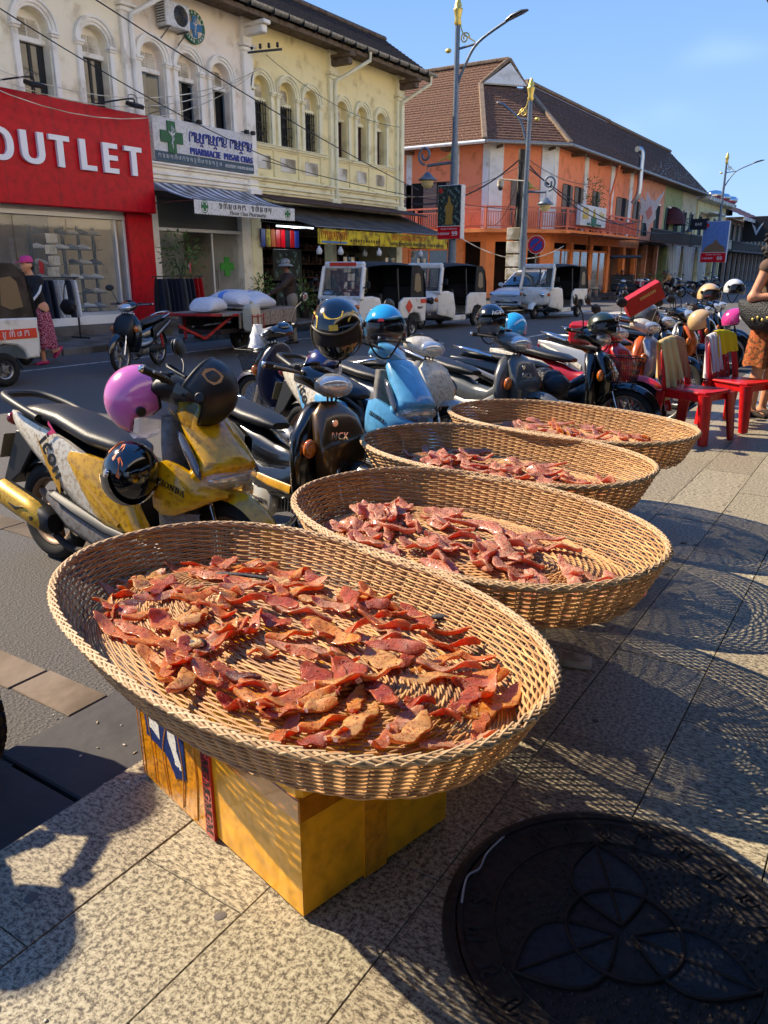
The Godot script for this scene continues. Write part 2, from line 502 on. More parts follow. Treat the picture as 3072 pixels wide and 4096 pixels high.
func ground() -> void:
	sheet("ground", Vector3(-600, 0, 300), Vector3(600, 0, -700), -0.14, mats.concrete)
	sheet("road", Vector3(-60, 0, 30), Vector3(-2.2, 0, -230), -0.1, mats.asphalt)
	# near pavement: kerb stones and tiles, each its own piece
	var pav := thing("pavement", "", "")
	tag(pav, "", "", "", "structure")
	var bed := MB.new()
	bed.box(Vector3(2.63, -0.075, -24), Vector3(8.7, 0.13, 66))
	put(bed, "bed", mats.joint, pav)
	var tile := []
	for k in 4:
		var t := MB.new()
		t.box(Vector3(0, -0.006, 0), Vector3(0.3325, 0.03, [0.667, 0.667, 0.667, 0.667][k]), 0.0016)
		tile.append(t.mesh())
	var gm := [mats.granite_a, mats.granite_b, mats.granite_c]
	for c in 6:
		for r in 27:
			var z: float = 0.30 - 0.67 * r + [0.0, -0.33, 0.0, -0.12, -0.40, 0.0][c]
			var o := put(tile[r % 4], "paving_tile", gm[(c * 7 + r * 5 + (r / 3)) % 3], pav)
			o.position = Vector3(-1.572 + 0.3355 * c, rnd(-0.0015, 0.0012), z)
			o.rotation = Vector3(rnd(-0.0015, 0.0015), rnd(-0.002, 0.002), rnd(-0.0015, 0.0015))
	var far := MB.new()
	for c in range(6, 26):
		for r in 27: far.box(Vector3(-1.572 + 0.3355 * c, -0.006, 0.3 - 0.67 * r), Vector3(0.3325, 0.03, 0.667), 0.0)
	for c in 26:
		for r in range(27, 80): far.box(Vector3(-1.572 + 0.3355 * c, -0.006, 0.3 - 0.67 * r), Vector3(0.3325, 0.03, 0.667), 0.0)
	tag(put(far, "far_tiles", mats.granite_c, pav), "", "", "", "stuff")
	# gutter of dark concrete slabs along the kerb
	var gut := thing("gutter", "", "")
	tag(gut, "", "", "", "structure")
	for k in 17:
		var g := MB.new()
		var L := 0.985 if k != 3 else 0.97
		g.box(Vector3(-2.012, -0.112, -1.155 - 0.5 - k * 1.0 + 2.0), Vector3(0.535, 0.05, L), 0.006)
		put(g, "gutter_slab", mats.slab, gut)
	# bay lines of pale setts across the parking strip
	var bay := thing("parking_bay_setts", "", "")
	tag(bay, "", "", "", "structure")
	for ln in [[-1.515, 6], [-2.62, 9], [-4.9, 6], [-7.3, 6], [-9.7, 6]]:
		for k in ln[1]:
			var g := MB.new()
			var zz: float = ln[0]
			g.box(Vector3(-2.47 - 0.365 * k, -0.104, zz + rnd(-0.008, 0.008)), Vector3(0.355, 0.022, 0.17), 0.004)
			put(g, "sett", mats.sett, bay)
	var mark := thing("road_markings", "", "")
	tag(mark, "", "", "", "structure")
	for q in [[-11.55, -3.0, -25.5, 0.10], [-7.4, -9.0, -11.0, 0.12], [-7.4, -17.0, -19.0, 0.12], [-7.4, -25.0, -27.0, 0.12], [-11.55, -38, -90, 0.1]]:
		sheet("lane_line", Vector3(q[0], 0, q[1]), Vector3(q[0] + q[3], 0, q[2]), -0.096, mats.roadpaint, mark)
	for k in 5: sheet("crossing_bar", Vector3(-10.6 + k * 1.5, 0, -27.6), Vector3(-9.9 + k * 1.5, 0, -30.4), -0.096, mats.roadpaint, mark)
	# pavements across the street
	for q in [["far_pavement", 30.0, -26.6, -12.95], ["corner_pavement", -37.0, -230.0, -13.2]]:
		var p := thing(q[0], "", "")
		tag(p, "", "", "", "structure")
		var s := MB.new()
		var z0: float = q[1]
		var z1: float = q[2]
		s.box(Vector3(q[3] - 20.16, -0.06, (z0 + z1) / 2), Vector3(40, 0.14, absf(z1 - z0)), 0.01)
		put(s, "paving", mats.concrete, p)
		var m := mini(34, int(absf(z1 - z0) / 1.0))
		var top: float = minf(z0, 0.0)
		for k in m:
			var ks := MB.new()
			ks.box(Vector3(q[3] - 0.08, -0.05, top - 0.5 - k), Vector3(0.16, 0.17, 0.985), 0.015)
			put(ks, "kerb_stone", mats.concrete, p)
	# dirt and leaves blown into the gutter
	var lf := MB.new()
	for k in 160:
		var p := Vector3(rnd(-2.6, -1.76), -0.085, rnd(0.2, -3.0))
		if k > 90: p = Vector3(rnd(-1.7, 0.0), 0.0105, rnd(-0.5, -7))
		var s := rnd(0.002, 0.006)
		lf.col = [Color(0.55, 0.5, 0.4), Color(0.3, 0.25, 0.17), Color(0.6, 0.58, 0.52)][k % 3]
		lf.ell(p, Vector3(s * rnd(0.8, 2.5), s * 0.4, s), Basis(Vector3.UP, rnd(0, 6)), 5, 2)
	for k in 60:
		var s := rnd(0.004, 0.02)
		lf.col = Color(0.1, 0.09, 0.08).lerp(Color(0.2, 0.18, 0.16), rnd(0, 1))
		lf.ell(Vector3(rnd(-1.7, 0.2), 0.0095, rnd(-0.4, -8)), Vector3(s * rnd(0.7, 1.4), 0.0015, s), Basis(Vector3.UP, rnd(0, 6)), 9, 2, 0.0, 1.0)
	tag(put(lf, "street_litter", mk("litter", Color.WHITE, 0.9, {"vc": 1})), "crumbs and dry specks scattered on the pavement and gutter", "litter", "", "stuff")

func vesica(mb: MB, a: Vector2, b: Vector2, bulge: float, y: float, k := 14) -> Array:
	var d := b - a
	var nn := Vector2(-d.y, d.x).normalized()
	var o := []
	for s in 2:
		var ring := []
		for i in k + 1:
			var t := float(i) / k
			var q := a + d * t + nn * (sin(PI * t) * bulge * (1.0 if s == 0 else -1.0))
			ring.append(Vector3(q.x, y, q.y))
		o.append(ring)
	return o

func manhole() -> void:
	var t := thing("manhole_cover", "round dark iron manhole cover with three petal pattern set in the pavement", "manhole cover", Vector3(-0.30, 0.0102, -1.46))
	var f := MB.new()
	f.lathe([Vector2(0.380, 0.0), Vector2(0.382, 0.011), Vector2(0.396, 0.012), Vector2(0.408, 0.008), Vector2(0.412, 0.0)], 96, Transform3D.IDENTITY, true)
	put(f, "frame", mats.iron, t)
	var p := MB.new()
	p.lathe([Vector2(0.0, 0.003), Vector2(0.362, 0.003), Vector2(0.366, 0.008), Vector2(0.377, 0.008), Vector2(0.379, 0.0)], 96, Transform3D.IDENTITY, true)
	put(p, "plate", mats.iron, t)
	var ribs := MB.new()
	var ang := []
	for k in 3:
		var a := deg_to_rad([-121.0, -1.0, 126.0][k])
		ang.append(a)
		var tip := Vector2(cos(a), sin(a)) * 0.285
		var root := Vector2(cos(a), sin(a)) * 0.02
		var sides := vesica(ribs, root, tip, 0.088, 0.008)
		var pm := MB.new()
		for s in 2:
			var q := MB.new()
			var ring: Array = sides[s]
			var flat := []
			for e in ring:
				var e2: Vector3 = Vector3(e.x, 0.0065, e.z)
				flat.append(e2 * 0.97 + Vector3(cos(a), 0, sin(a)) * 0.004)
			q.fan(flat, Vector3.UP)
			put(q, "petal", mats.iron_blue, t)
			ribs.tube(ring, 0.0042, 5)
		ribs.tube([Vector3(root.x, 0.007, root.y), Vector3(tip.x, 0.007, tip.y)], 0.0042, 5)
	var circ := []
	for k in 40: circ.append(Vector3(cos(TAU * k / 40) * 0.128, 0.008, sin(TAU * k / 40) * 0.128))
	ribs.tube(circ, 0.005, 5, false, true)
	put(ribs, "raised_ribs", mats.rust, t)
	var ring := MB.new()
	var c2 := []
	for k in 64: c2.append(Vector3(cos(TAU * k / 64) * 0.292, 0.004, sin(TAU * k / 64) * 0.292))
	ring.tube(c2, 0.003, 4, false, true)
	put(ring, "inner_ring", mats.iron, t)
	var st := MB.new()
	for r in 9:
		for k in 46:
			var rr := 0.15 + r * 0.0165
			var a := TAU * (k + 0.5 * (r % 2)) / 46
			var ok := true
			for q in ang:
				var along := rr * cos(angle_difference(a, q))
				var across := absf(rr * sin(angle_difference(a, q)))
				if along > 0 and across < 0.088 * sin(PI * clampf((along - 0.02) / 0.265, 0, 1)) + 0.012: ok = false
			if ok: st.ell(Vector3(cos(a) * rr, 0.004, sin(a) * rr), Vector3(0.0046, 0.004, 0.0046), I3, 6, 2, 0.0, 1.0)
	tag(put(st, "studs", mats.iron, t), "", "", "", "stuff")
	var bd := MB.new()
	bd.ell(Vector3(-0.22, 0.003, -0.02), Vector3(0.045, 0.006, 0.03), Basis(Vector3.UP, 0.5), 20, 3, 0, 1)
	put(bd, "oval_badge", mats.iron, t)
	# cast lettering round the rim
	for k in 22:
		if k in [4, 5, 11, 12]: continue
		var a := TAU * k / 22.0
		var g := MB.new()
		g.T = Transform3D(Basis(Vector3.UP, -a - PI / 2), Vector3(cos(a) * 0.332, 0.004, sin(a) * 0.332))
		khmer(g, k * 3 + 1, 0.042, 0.0036)
		put(g, "cast_letter", mats.iron, t)
	var s := MB.new()
	s.tube(curve3([Vector3(-0.645, 0.016, -1.69), Vector3(-0.655, 0.018, -1.62), Vector3(-0.668, 0.02, -1.52), Vector3(-0.663, 0.016, -1.46), Vector3(-0.672, 0.024, -1.41), Vector3(-0.645, 0.026, -1.33)], 6), 0.0028, 5)
	put(s, "plastic_strip", mk("strip", Color(0.75, 0.76, 0.8), 0.4, {"back": Color(0.4, 0.4, 0.4)}))
	tag(get_child(-1), "thin white plastic strip lying across the manhole rim", "litter")

# one curly letter of the local script, laid flat in xz (height along -z), as raised strokes
func khmer(g: MB, seed_k: int, h: float, r: float, upright := false) -> void:
	var K := [
		[[0, 0], [0, .7], [.15, 1], [.4, .95], [.45, .7], [.3, .6]], [[.45, .7], [.6, 1], [.8, .9], [.8, 0]],
		[[0, .6], [.1, .9], [.35, 1], [.35, .1], [.5, 0], [.7, .2], [.7, 1]], [[.7, .6], [.9, .8]],
		[[0, 0], [.1, .5], [0, .8], [.2, 1], [.4, .8], [.3, .5], [.5, .3], [.8, .5], [.8, 1]], [[.2, .2], [.5, 0], [.8, .2]],
		[[.05, .2], [0, .8], [.3, 1], [.5, .75], [.25, .55], [.6, .4], [.75, .1], [.5, -.1]], [[.75, .3], [.9, 1]],
		[[0, .9], [.2, 1], [.3, .7], [.1, .3], [.3, 0], [.6, .1], [.6, .8], [.8, 1]], [[.1, -.35], [.4, -.2], [.6, -.4]],
		[[0, 0], [0, .9], [.25, 1], [.4, .8], [.4, 0], [.55, .9], [.8, 1], [.9, .7], [.9, 0]], [[.1, 1.25], [.4, 1.45], [.8, 1.2]],
		[[.1, .9], [0, .5], [.2, .1], [.5, .2], [.5, .7], [.3, .8]], [[.5, .7], [.75, 1], [.8, .1]],
	]
	for s in 2:
		var pts := []
		for q in K[(seed_k % 7) * 2 + s]:
			var x: float = (q[0] - 0.45) * h
			var y: float = (q[1] - 0.5) * h
			pts.append(Vector3(x, y, 0) if upright else Vector3(x, 0, -y))
		g.tube(curve3(pts, 3), r, 5)

# ---------------------------------------------------------------- wicker baskets
const BA := 0.755
const BB := 0.475
const BULGE := 0.062
func floor_rise(lx: float, lz: float) -> float:
	return BULGE * (1.0 - pow(minf(1.0, Vector2(lx / 0.685, lz / 0.405).length()), 3))
func rim_pt(th: float, d: float, n := 2.3) -> Vector2:
	# d = distance from the spine: 0 is the spine, BB the rim
	var a := BA - BB + d
	var e := 2.0 / lerpf(2.0, n, d / BB)
	return Vector2(signf(cos(th)) * pow(absf(cos(th)), e) * a, signf(sin(th)) * pow(absf(sin(th)), e) * d)
func basket_profile(s: float) -> Vector2:
	# s 0..1 over the wall: (distance from spine, height)
	return Vector2(0.405 + 0.070 * pow(s, 0.9), 0.012 + 0.146 * s)

func basket_meshes() -> Array:
	var NS := 92
	var th := []
	# equal arc steps round the rim
	var acc := [0.0]
	var fine := 1440
	for k in fine: acc.append(acc[k] + rim_pt(TAU * k / fine, BB).distance_to(rim_pt(TAU * (k + 1) / fine, BB)))
	var per := 4
	var j := 0
	for k in NS * per:
		var want: float = acc[fine] * k / (NS * per)
		while acc[j + 1] < want: j += 1
		th.append(TAU * (j + (want - acc[j]) / (acc[j + 1] - acc[j])) / fine)
	var tone := func(w: MB, k: int) -> void:
		var q := rnd(0.0, 1.0)
		var c := Color(0.44, 0.21, 0.065).lerp(Color(0.62, 0.345, 0.125), q)
		if k % 9 == 4: c = Color(0.33, 0.17, 0.072)
		w.col = c
	var ring_at := func(d: float, y: float, k: int, amp: float, skip: int, wall: bool) -> Array:
		var path := []
		var ph := rnd(-0.25, 0.25)
		var ti := rnd(0.0, 6.0)
		for i in range(0, NS * per, skip):
			var p := rim_pt(th[i], d)
			var q := rim_pt(th[(i + 1) % (NS * per)], d)
			var o := rim_pt(th[(i + NS * per - 1) % (NS * per)], d)
			var tg := (q - o).normalized()
			var out := Vector2(tg.y, -tg.x)
			var wv := cos(TAU * (float(i) / per) / (6.0 if skip > 2 else 3.0) + TAU * k / 3.0 + ph * 0.4) * amp
			var yj := sin(th[i] * 3.0 + ti) * 0.0009
			if wall: path.append(Vector3(p.x + out.x * wv, y + yj, p.y + out.y * wv))
			else: path.append(Vector3(p.x, y + wv, p.y))
		return path
	var wall := MB.new()
	var rows := 26
	for k in rows:
		tone.call(wall, k + int(rnd(0, 4)))
		var s := (k + 0.5) / rows
		var pr := basket_profile(s)
		var path: Array = ring_at.call(pr.x, pr.y, k, 0.0058, 1, true)
		weave(wall, path, 0.0033)
	var floor_ := MB.new()
	var fr := 64
	for k in fr:
		tone.call(floor_, k + int(rnd(0, 4)))
		var d := 0.006 + 0.401 * (k + 0.5) / fr
		var path: Array = ring_at.call(d, 0.0055 + BULGE * (1.0 - pow(d / 0.405, 3)), k, 0.0042, 2 if d > 0.16 else 4, false)
		weave(floor_, path, 0.0031)
	var stk := MB.new()
	for k in NS:
		for e in [-0.16, 0.16]:
			stk.col = Color(0.42, 0.25, 0.11).lerp(Color(0.54, 0.35, 0.18), rnd(0, 1))
			var path := []
			var i0: float = (k + e) * per
			var ia := posmod(int(floor(i0)), NS * per)
			var t0: float = th[ia]
			var t1: float = th[(ia + 1) % (NS * per)]
			if t1 < t0: t1 += TAU
			var a := lerpf(t0, t1, i0 - floorf(i0))
			if k % 2 == 0:
				for q in 8:
					var dd := 0.02 + 0.37 * q / 7.0
					var p := rim_pt(a, dd)
					path.append(Vector3(p.x, 0.0045 + BULGE * (1.0 - pow(dd / 0.405, 3)), p.y))
			for q in 6:
				var pr := basket_profile(q / 5.0)
				var p := rim_pt(a, pr.x)
				path.append(Vector3(p.x, pr.y - 0.004, p.y))
			stk.tube(path, 0.0021, 4)
	# plaited border
	var rim := MB.new()
	var m := NS * per
	var top := basket_profile(1.0)
	for st in 5:
		rim.col = [Color(0.55, 0.36, 0.18), Color(0.47, 0.29, 0.13), Color(0.58, 0.39, 0.21), Color(0.42, 0.25, 0.11), Color(0.52, 0.33, 0.16)][st]
		var path := []
		for i in range(0, m, 2):
			var p := rim_pt(th[i], top.x + 0.001)
			var q := rim_pt(th[(i + 1) % m], top.x)
			var tg := (q - rim_pt(th[i], top.x)).normalized()
			var out := Vector2(tg.y, -tg.x)
			var a := TAU * (float(i) / m * 34.0 + st / 5.0)
			path.append(Vector3(p.x + out.x * cos(a) * 0.0085, top.y + 0.004 + sin(a) * 0.0075, p.y + out.y * cos(a) * 0.0085))
		rim.tube(path, 0.0042, 5, false, true)
	var tails := MB.new()
	for k in NS:
		# ends of the border canes lying slanted over the edge
		var i := k * per
		tails.col = Color(0.47, 0.29, 0.13).lerp(Color(0.62, 0.43, 0.24), rnd(0, 1))
		var path := []
		for q in 5:
			var ii := (i + q * 2) % m
			var p := rim_pt(th[ii], top.x + lerpf(-0.009, 0.012, q / 4.0))
			path.append(Vector3(p.x, top.y + 0.011 + sin(PI * q / 4.0) * 0.0055 - 0.008 * q / 4.0, p.y))
		tails.tube(path, 0.0031, 5)
	return [["woven_wall", wall.mesh()], ["woven_base", floor_.mesh()], ["stakes", stk.mesh()], ["plaited_rim", rim.mesh()], ["rim_canes", tails.mesh()]]

func weave(w: MB, path: Array, r: float) -> void:
	var m := path.size()
	var base := w.v.size()
	var c0 := w.col
	var drift := 1.0
	for i in m:
		var d: Vector3 = (path[(i + 1) % m] - path[(i + m - 1) % m]).normalized()
		var s := d.cross(Vector3.UP).normalized()
		var up := s.cross(d)
		if i % 26 == 0: drift = rnd(0.7, 1.2)
		var cc := Color(c0.r * drift, c0.g * drift, c0.b * drift)
		for k in 5:
			var t := TAU * k / 5
			var o := s * cos(t) + up * sin(t)
			w.v.append(path[i] + o * r); w.n.append(o); w.uv.append(Vector2.ZERO); w.c.append(cc)
		var nx := base + ((i + 1) % m) * 5
		var cu := base + i * 5
		for k in 5:
			var k2 := (k + 1) % 5
			w.ix.append_array(PackedInt32Array([cu + k, nx + k2, nx + k, cu + k, cu + k2, nx + k2]))

const BASKETS := [
	[Vector3(-1.232, 0.485, -1.384), -0.235, Vector3(1.02, 0.86, 0.965), "nearest wicker tray on the yellow taped box, spread with amber dried meat"],
	[Vector3(-1.187, 0.455, -2.348), -0.30, Vector3(0.95, 1.0, 1.04), "second wicker tray from the front, heaped with pink dried meat"],
	[Vector3(-1.539, 0.445, -3.389), -0.20, Vector3(1.005, 1.0, 1.03), "third wicker tray from the front, on a pale foam box"],
	[Vector3(-1.559, 0.445, -4.352), -0.247, Vector3(1.01, 1.0, 1.03), "farthest wicker tray, beside the red plastic chairs"],
]
func baskets() -> void:
	var wm := mk("wicker", Color.WHITE, 0.55, {"vc": 1, "sheen": 0.2})
	var ms := basket_meshes()
	for b in BASKETS:
		var t := thing("wicker_tray", b[3], "basket", b[0], b[1], "wicker trays of dried meat standing along the kerb")
		t.scale = b[2]
		for q in ms:
			var o := put(q[1], q[0], wm, t)
			if q[0] in ["stakes", "rim_canes"]: tag(o, "", "", "", "stuff")
	boxes()
	meat()

func boxes() -> void:
	var y := mk("foambox", Color(0.97, 0.68, 0.05), 0.42, {"tex": "mottle", "scale": 2.0, "bump": "soft", "bh": 0.5, "coat": 0.25})
	var tape := mk("packing_tape", Color(0.90, 0.59, 0.05), 0.22, {"tex": "mottle", "scale": 4.0, "bump": "soft", "bh": 0.4, "coat": 0.7})
	var brown := mk("brown_tape", Color(0.74, 0.45, 0.05), 0.25, {"coat": 0.6, "tex": "mottle", "scale": 3.0})
	var t := thing("foam_box", "yellow tape-wrapped foam box with a torn white patch under the nearest tray", "box", Vector3(-1.243, 0.01, -1.42), -0.232)
	var L := 0.752
	var W := 0.488
	var b := MB.new()
	# slightly tapered tub
	var rows := []
	for q in [[0.0, 0.012], [0.012, 0.0], [0.30, -0.003]]:
		var ring := []
		for s in [[-1, -1], [-1, 1], [1, 1], [1, -1]]: ring.append(Vector3(s[0] * (L / 2 - q[1]), q[0], s[1] * (W / 2 - q[1])))
		rows.append(ring)
	for r in 2:
		for k in 4: b.quad(rows[r][k], rows[r][(k + 1) % 4], rows[r + 1][(k + 1) % 4], rows[r + 1][k])
	b.fan(rows[0], Vector3.DOWN)
	put(b, "tub", y, t)
	var l := MB.new()
	l.box(Vector3(0, 0.405, 0), Vector3(L + 0.008, 0.204, W + 0.008), 0.012)
	put(l, "lid", y, t)
	var hz := L / 2
	# tape band round the lid seam
	var band := MB.new()
	band.box(Vector3(0, 0.303, 0), Vector3(L + 0.0135, 0.062, W + 0.0135), 0.003)
	put(band, "seam_tape", brown, t)
	# long face (towards +z): strips, red printed tape, torn patch
	var zf := W / 2 + 0.0075
	var k := 0
	for q in [[-0.372, 0.10, 0.47], [-0.285, 0.09, 0.44], [-0.20, 0.10, 0.46], [-0.105, 0.075, 0.45]]:
		var s := MB.new()
		s.box(Vector3(q[0] + q[1] / 2, q[2] / 2 + 0.002, zf - 0.0045 + 0.0008 * k), Vector3(q[1], q[2] - 0.01, 0.008), 0.0005)
		k += 1
		put(s, "tape_strip", tape, t)
	for q in []:
		var s := MB.new()
		s.box(Vector3(q[0], 0.135, zf - 0.0088), Vector3(0.09, 0.26, 0.0095), 0.0004)
		put(s, "tape_strip", y, t)
	var red := MB.new()
	red.box(Vector3(-0.008, 0.137, zf - 0.0015), Vector3(0.042, 0.268, 0.009), 0.001)
	red.box(Vector3(-0.008, 0.405, zf - 0.0015), Vector3(0.042, 0.13, 0.009), 0.001)
	put(red, "red_tape", mk("redtape", Color(0.74, 0.05, 0.07), 0.3, {"coat": 0.5, "tex": "mottle"}), t)
	for yy in [0.05, 0.115, 0.18, 0.245, 0.375, 0.43]:
		text("GM", 0.030, 0.0006, mats.black, t, Transform3D(Basis(Vector3.FORWARD, PI / 2), Vector3(-0.008, yy, zf + 0.0034)), "Droid Serif", true, "tape_print")
	# torn label: bare white foam showing through rubbed blue print
	var blue := mk("blueprint", Color(0.06, 0.17, 0.42), 0.6, {"tex": "dirty", "scale": 6.0})
	var foam := mk("barefoam", Color(0.93, 0.92, 0.88), 0.8, {"tex": "mottle", "scale": 8.0, "bump": "pebble", "bh": 0.15})
	var pats := [
		["blue_rub", blue, [[-0.335, 0.40], [-0.30, 0.415], [-0.245, 0.41], [-0.225, 0.33], [-0.15, 0.335], [-0.12, 0.30], [-0.118, 0.12], [-0.17, 0.10], [-0.21, 0.15], [-0.26, 0.16], [-0.325, 0.17], [-0.34, 0.28]], 0.0],
		["bare_foam", foam, [[-0.318, 0.385], [-0.262, 0.375], [-0.25, 0.30], [-0.245, 0.19], [-0.30, 0.205], [-0.312, 0.30]], 0.0012],
		["bare_foam", foam, [[-0.205, 0.315], [-0.165, 0.31], [-0.155, 0.22], [-0.135, 0.14], [-0.165, 0.15], [-0.195, 0.22]], 0.0012],
		["blue_rub", blue, [[-0.30, 0.46], [-0.10, 0.47], [-0.12, 0.43], [-0.20, 0.42], [-0.27, 0.43]], 0.0],
		["bare_foam", foam, [[-0.19, 0.463], [-0.15, 0.463], [-0.145, 0.428], [-0.175, 0.43]], 0.0012],
	]
	for q in pats:
		var s := MB.new()
		var poly := []
		for e in q[2].size():
			var a: Array = q[2][e]
			var nx: Array = q[2][(e + 1) % q[2].size()]
			for u in 4:
				var f := u / 4.0
				poly.append(Vector2(lerpf(a[0], nx[0], f) + rnd(-0.004, 0.004), lerpf(a[1], nx[1], f) + rnd(-0.005, 0.005)))
		s.prism(poly, zf + 0.0028 + q[3] - 0.003, zf + 0.0036 + q[3])
		put(s, q[0], q[1], t)
	# crumpled clear film and creased folds near the torn corner
	for e in 5:
		var s := MB.new()
		var x0 := -0.37 + 0.075 * e
		s.tube(curve3([Vector3(x0, 0.02, zf + 0.003), Vector3(x0 + rnd(-0.02, 0.02), 0.15, zf + 0.004), Vector3(x0 + rnd(-0.03, 0.03), 0.29, zf + 0.0035), Vector3(x0 + rnd(-0.02, 0.05), 0.42, zf + 0.003)], 5), 0.0018, 5)
		put(s, "tape_crease", tape, t)
	# short end face (towards +x): seams of overlapping tape
	var xf_ := L / 2 + 0.0055
	for q in [[0.02, 0.075]]:
		var s := MB.new()
		s.box(Vector3(xf_ - 0.003, 0.235, q[0]), Vector3(0.006 + absf(q[0]) * 0.004, 0.46, q[1]), 0.0004)
		put(s, "tape_strip", y if q[1] != 0.075 else tape, t)
	# other boxes
	var pale := mk("pale_foam", Color(0.84, 0.80, 0.72), 0.7, {"tex": "stain", "scale": 1.5, "bump": "pebble", "bh": 0.1})
	for i in 3:
		var B: Array = BASKETS[i + 1]
		var ps: Vector3 = B[0]
		var o := thing("foam_box", ["pale foam box with dirty corners carrying the second tray", "white foam box whose corner shows under the third tray", "pale foam box hidden under the farthest tray"][i], "box", Vector3(ps.x - 0.06, 0.01, ps.z), B[1] - [0.12, -0.05, 0.1][i])
		var lo := MB.new()
		lo.box(Vector3(0, 0.16, 0), Vector3(0.62, 0.32, 0.44), 0.014)
		put(lo, "tub", pale, o)
		var up := MB.new()
		up.box(Vector3(0, 0.40, 0), Vector3(0.64, 0.155, 0.46), 0.016)
		put(up, "lid", pale, o)
	# folded paper wedge by the second box
	var pw := MB.new()
	pw.box(Vector3(-0.83, 0.022, -2.62), Vector3(0.12, 0.03, 0.08), 0.008, Basis(Vector3.UP, 0.3))
	tag(put(pw, "paper_wedge", pale), "small white crumpled block on the paving behind the second tray", "litter")

# ---------------------------------------------------------------- dried meat
func meat_mesh(L: float, W: float, c: Color, edge: Color, seeds: int) -> ArrayMesh:
	var m := MB.new()
	var N := 13
	var K := 10
	var bend := rnd(-0.35, 0.35)
	var curl := rnd(0.1, 1.0)
	var tw0 := rnd(-0.5, 0.5)
	var tw1 := rnd(-1.2, 1.2)
	var ph := rnd(0, 6)
	var th := rnd(0.0045, 0.0075)
	var skew := rnd(0.55, 1.2)
	var rows := []
	var ctr := []
	var frm := []
	for i in N:
		var t := float(i) / (N - 1)
		var x := (t - 0.5) * L
		var w := W * 0.5 * (0.36 + 0.64 * pow(sin(PI * pow(clampf(t, 0.02, 0.98), skew)), 0.55)) * (1.0 + 0.10 * sin(t * 6 + ph))
		if i == 0 or i == N - 1: w *= 0.55
		var y := 0.006 + curl * 0.020 * pow(absf(t - 0.5) * 2.0, 2.2) + 0.004 * sin(t * 8 + ph)
		var z := bend * L * (0.25 - pow(t - 0.5, 2)) + 0.003 * sin(t * 13 + ph)
		var a := tw0 + (tw1 - tw0) * t + 0.25 * sin(t * 7 + ph)
		a *= 0.7
		var u := Vector3(0, sin(a), cos(a))
		var nn := Vector3(0, cos(a), -sin(a))
		ctr.append(Vector3(x, y + absf(sin(a)) * w * 0.8, z))
		frm.append([u, nn, w])
	for i in N:
		var u: Vector3 = frm[i][0]
		var nn: Vector3 = frm[i][1]
		var w: float = frm[i][2]
		var ring := PackedVector3Array()
		for k in K:
			var t := TAU * k / K
			var cx := cos(t)
			var cup := 0.006 * cx * cx * curl * (w / 0.02)
			ring.append(ctr[i] + u * (cx * w + 0.0012 * sin(i * 2.3 + k * 1.7 + ph)) + nn * (sin(t) * th * (1.0 - 0.35 * absf(cx)) + cup + 0.0011 * sin(i * 1.9 + k * 2.9 + ph * 2.0)))
		rows.append(ring)
	var b0 := m.v.size()
	m.loft(rows)
	for i in N:
		for k in K:
			var e := pow(absf(cos(TAU * k / K)), 3.0)
			var f := maxf(e * 0.75, pow(absf(float(i) / (N - 1) - 0.5) * 2.0, 4.0) * 0.8)
			m.c[b0 + i * K + k] = c.lerp(edge, f) * (1.0 + 0.22 * sin(i * 1.3 + k + ph))
	m.col = Color(0.85, 0.74, 0.52)
	for s in seeds:
		var i := 1 + rng.randi() % (N - 2)
		var q: float = rnd(-0.8, 0.8)
		var f := rnd(0, 1)
		var p: Vector3 = ctr[i].lerp(ctr[mini(i + 1, N - 1)], f) + frm[i][0] * (q * frm[i][2]) + frm[i][1] * (th * sqrt(1.0 - q * q * 0.7) + 0.006 * q * q * curl * (frm[i][2] / 0.02) + 0.0004)
		m.ell(p, Vector3(0.0023, 0.0009, 0.0014), Basis(Vector3.UP, rnd(0, 6)), 5, 2)
	return m.mesh()

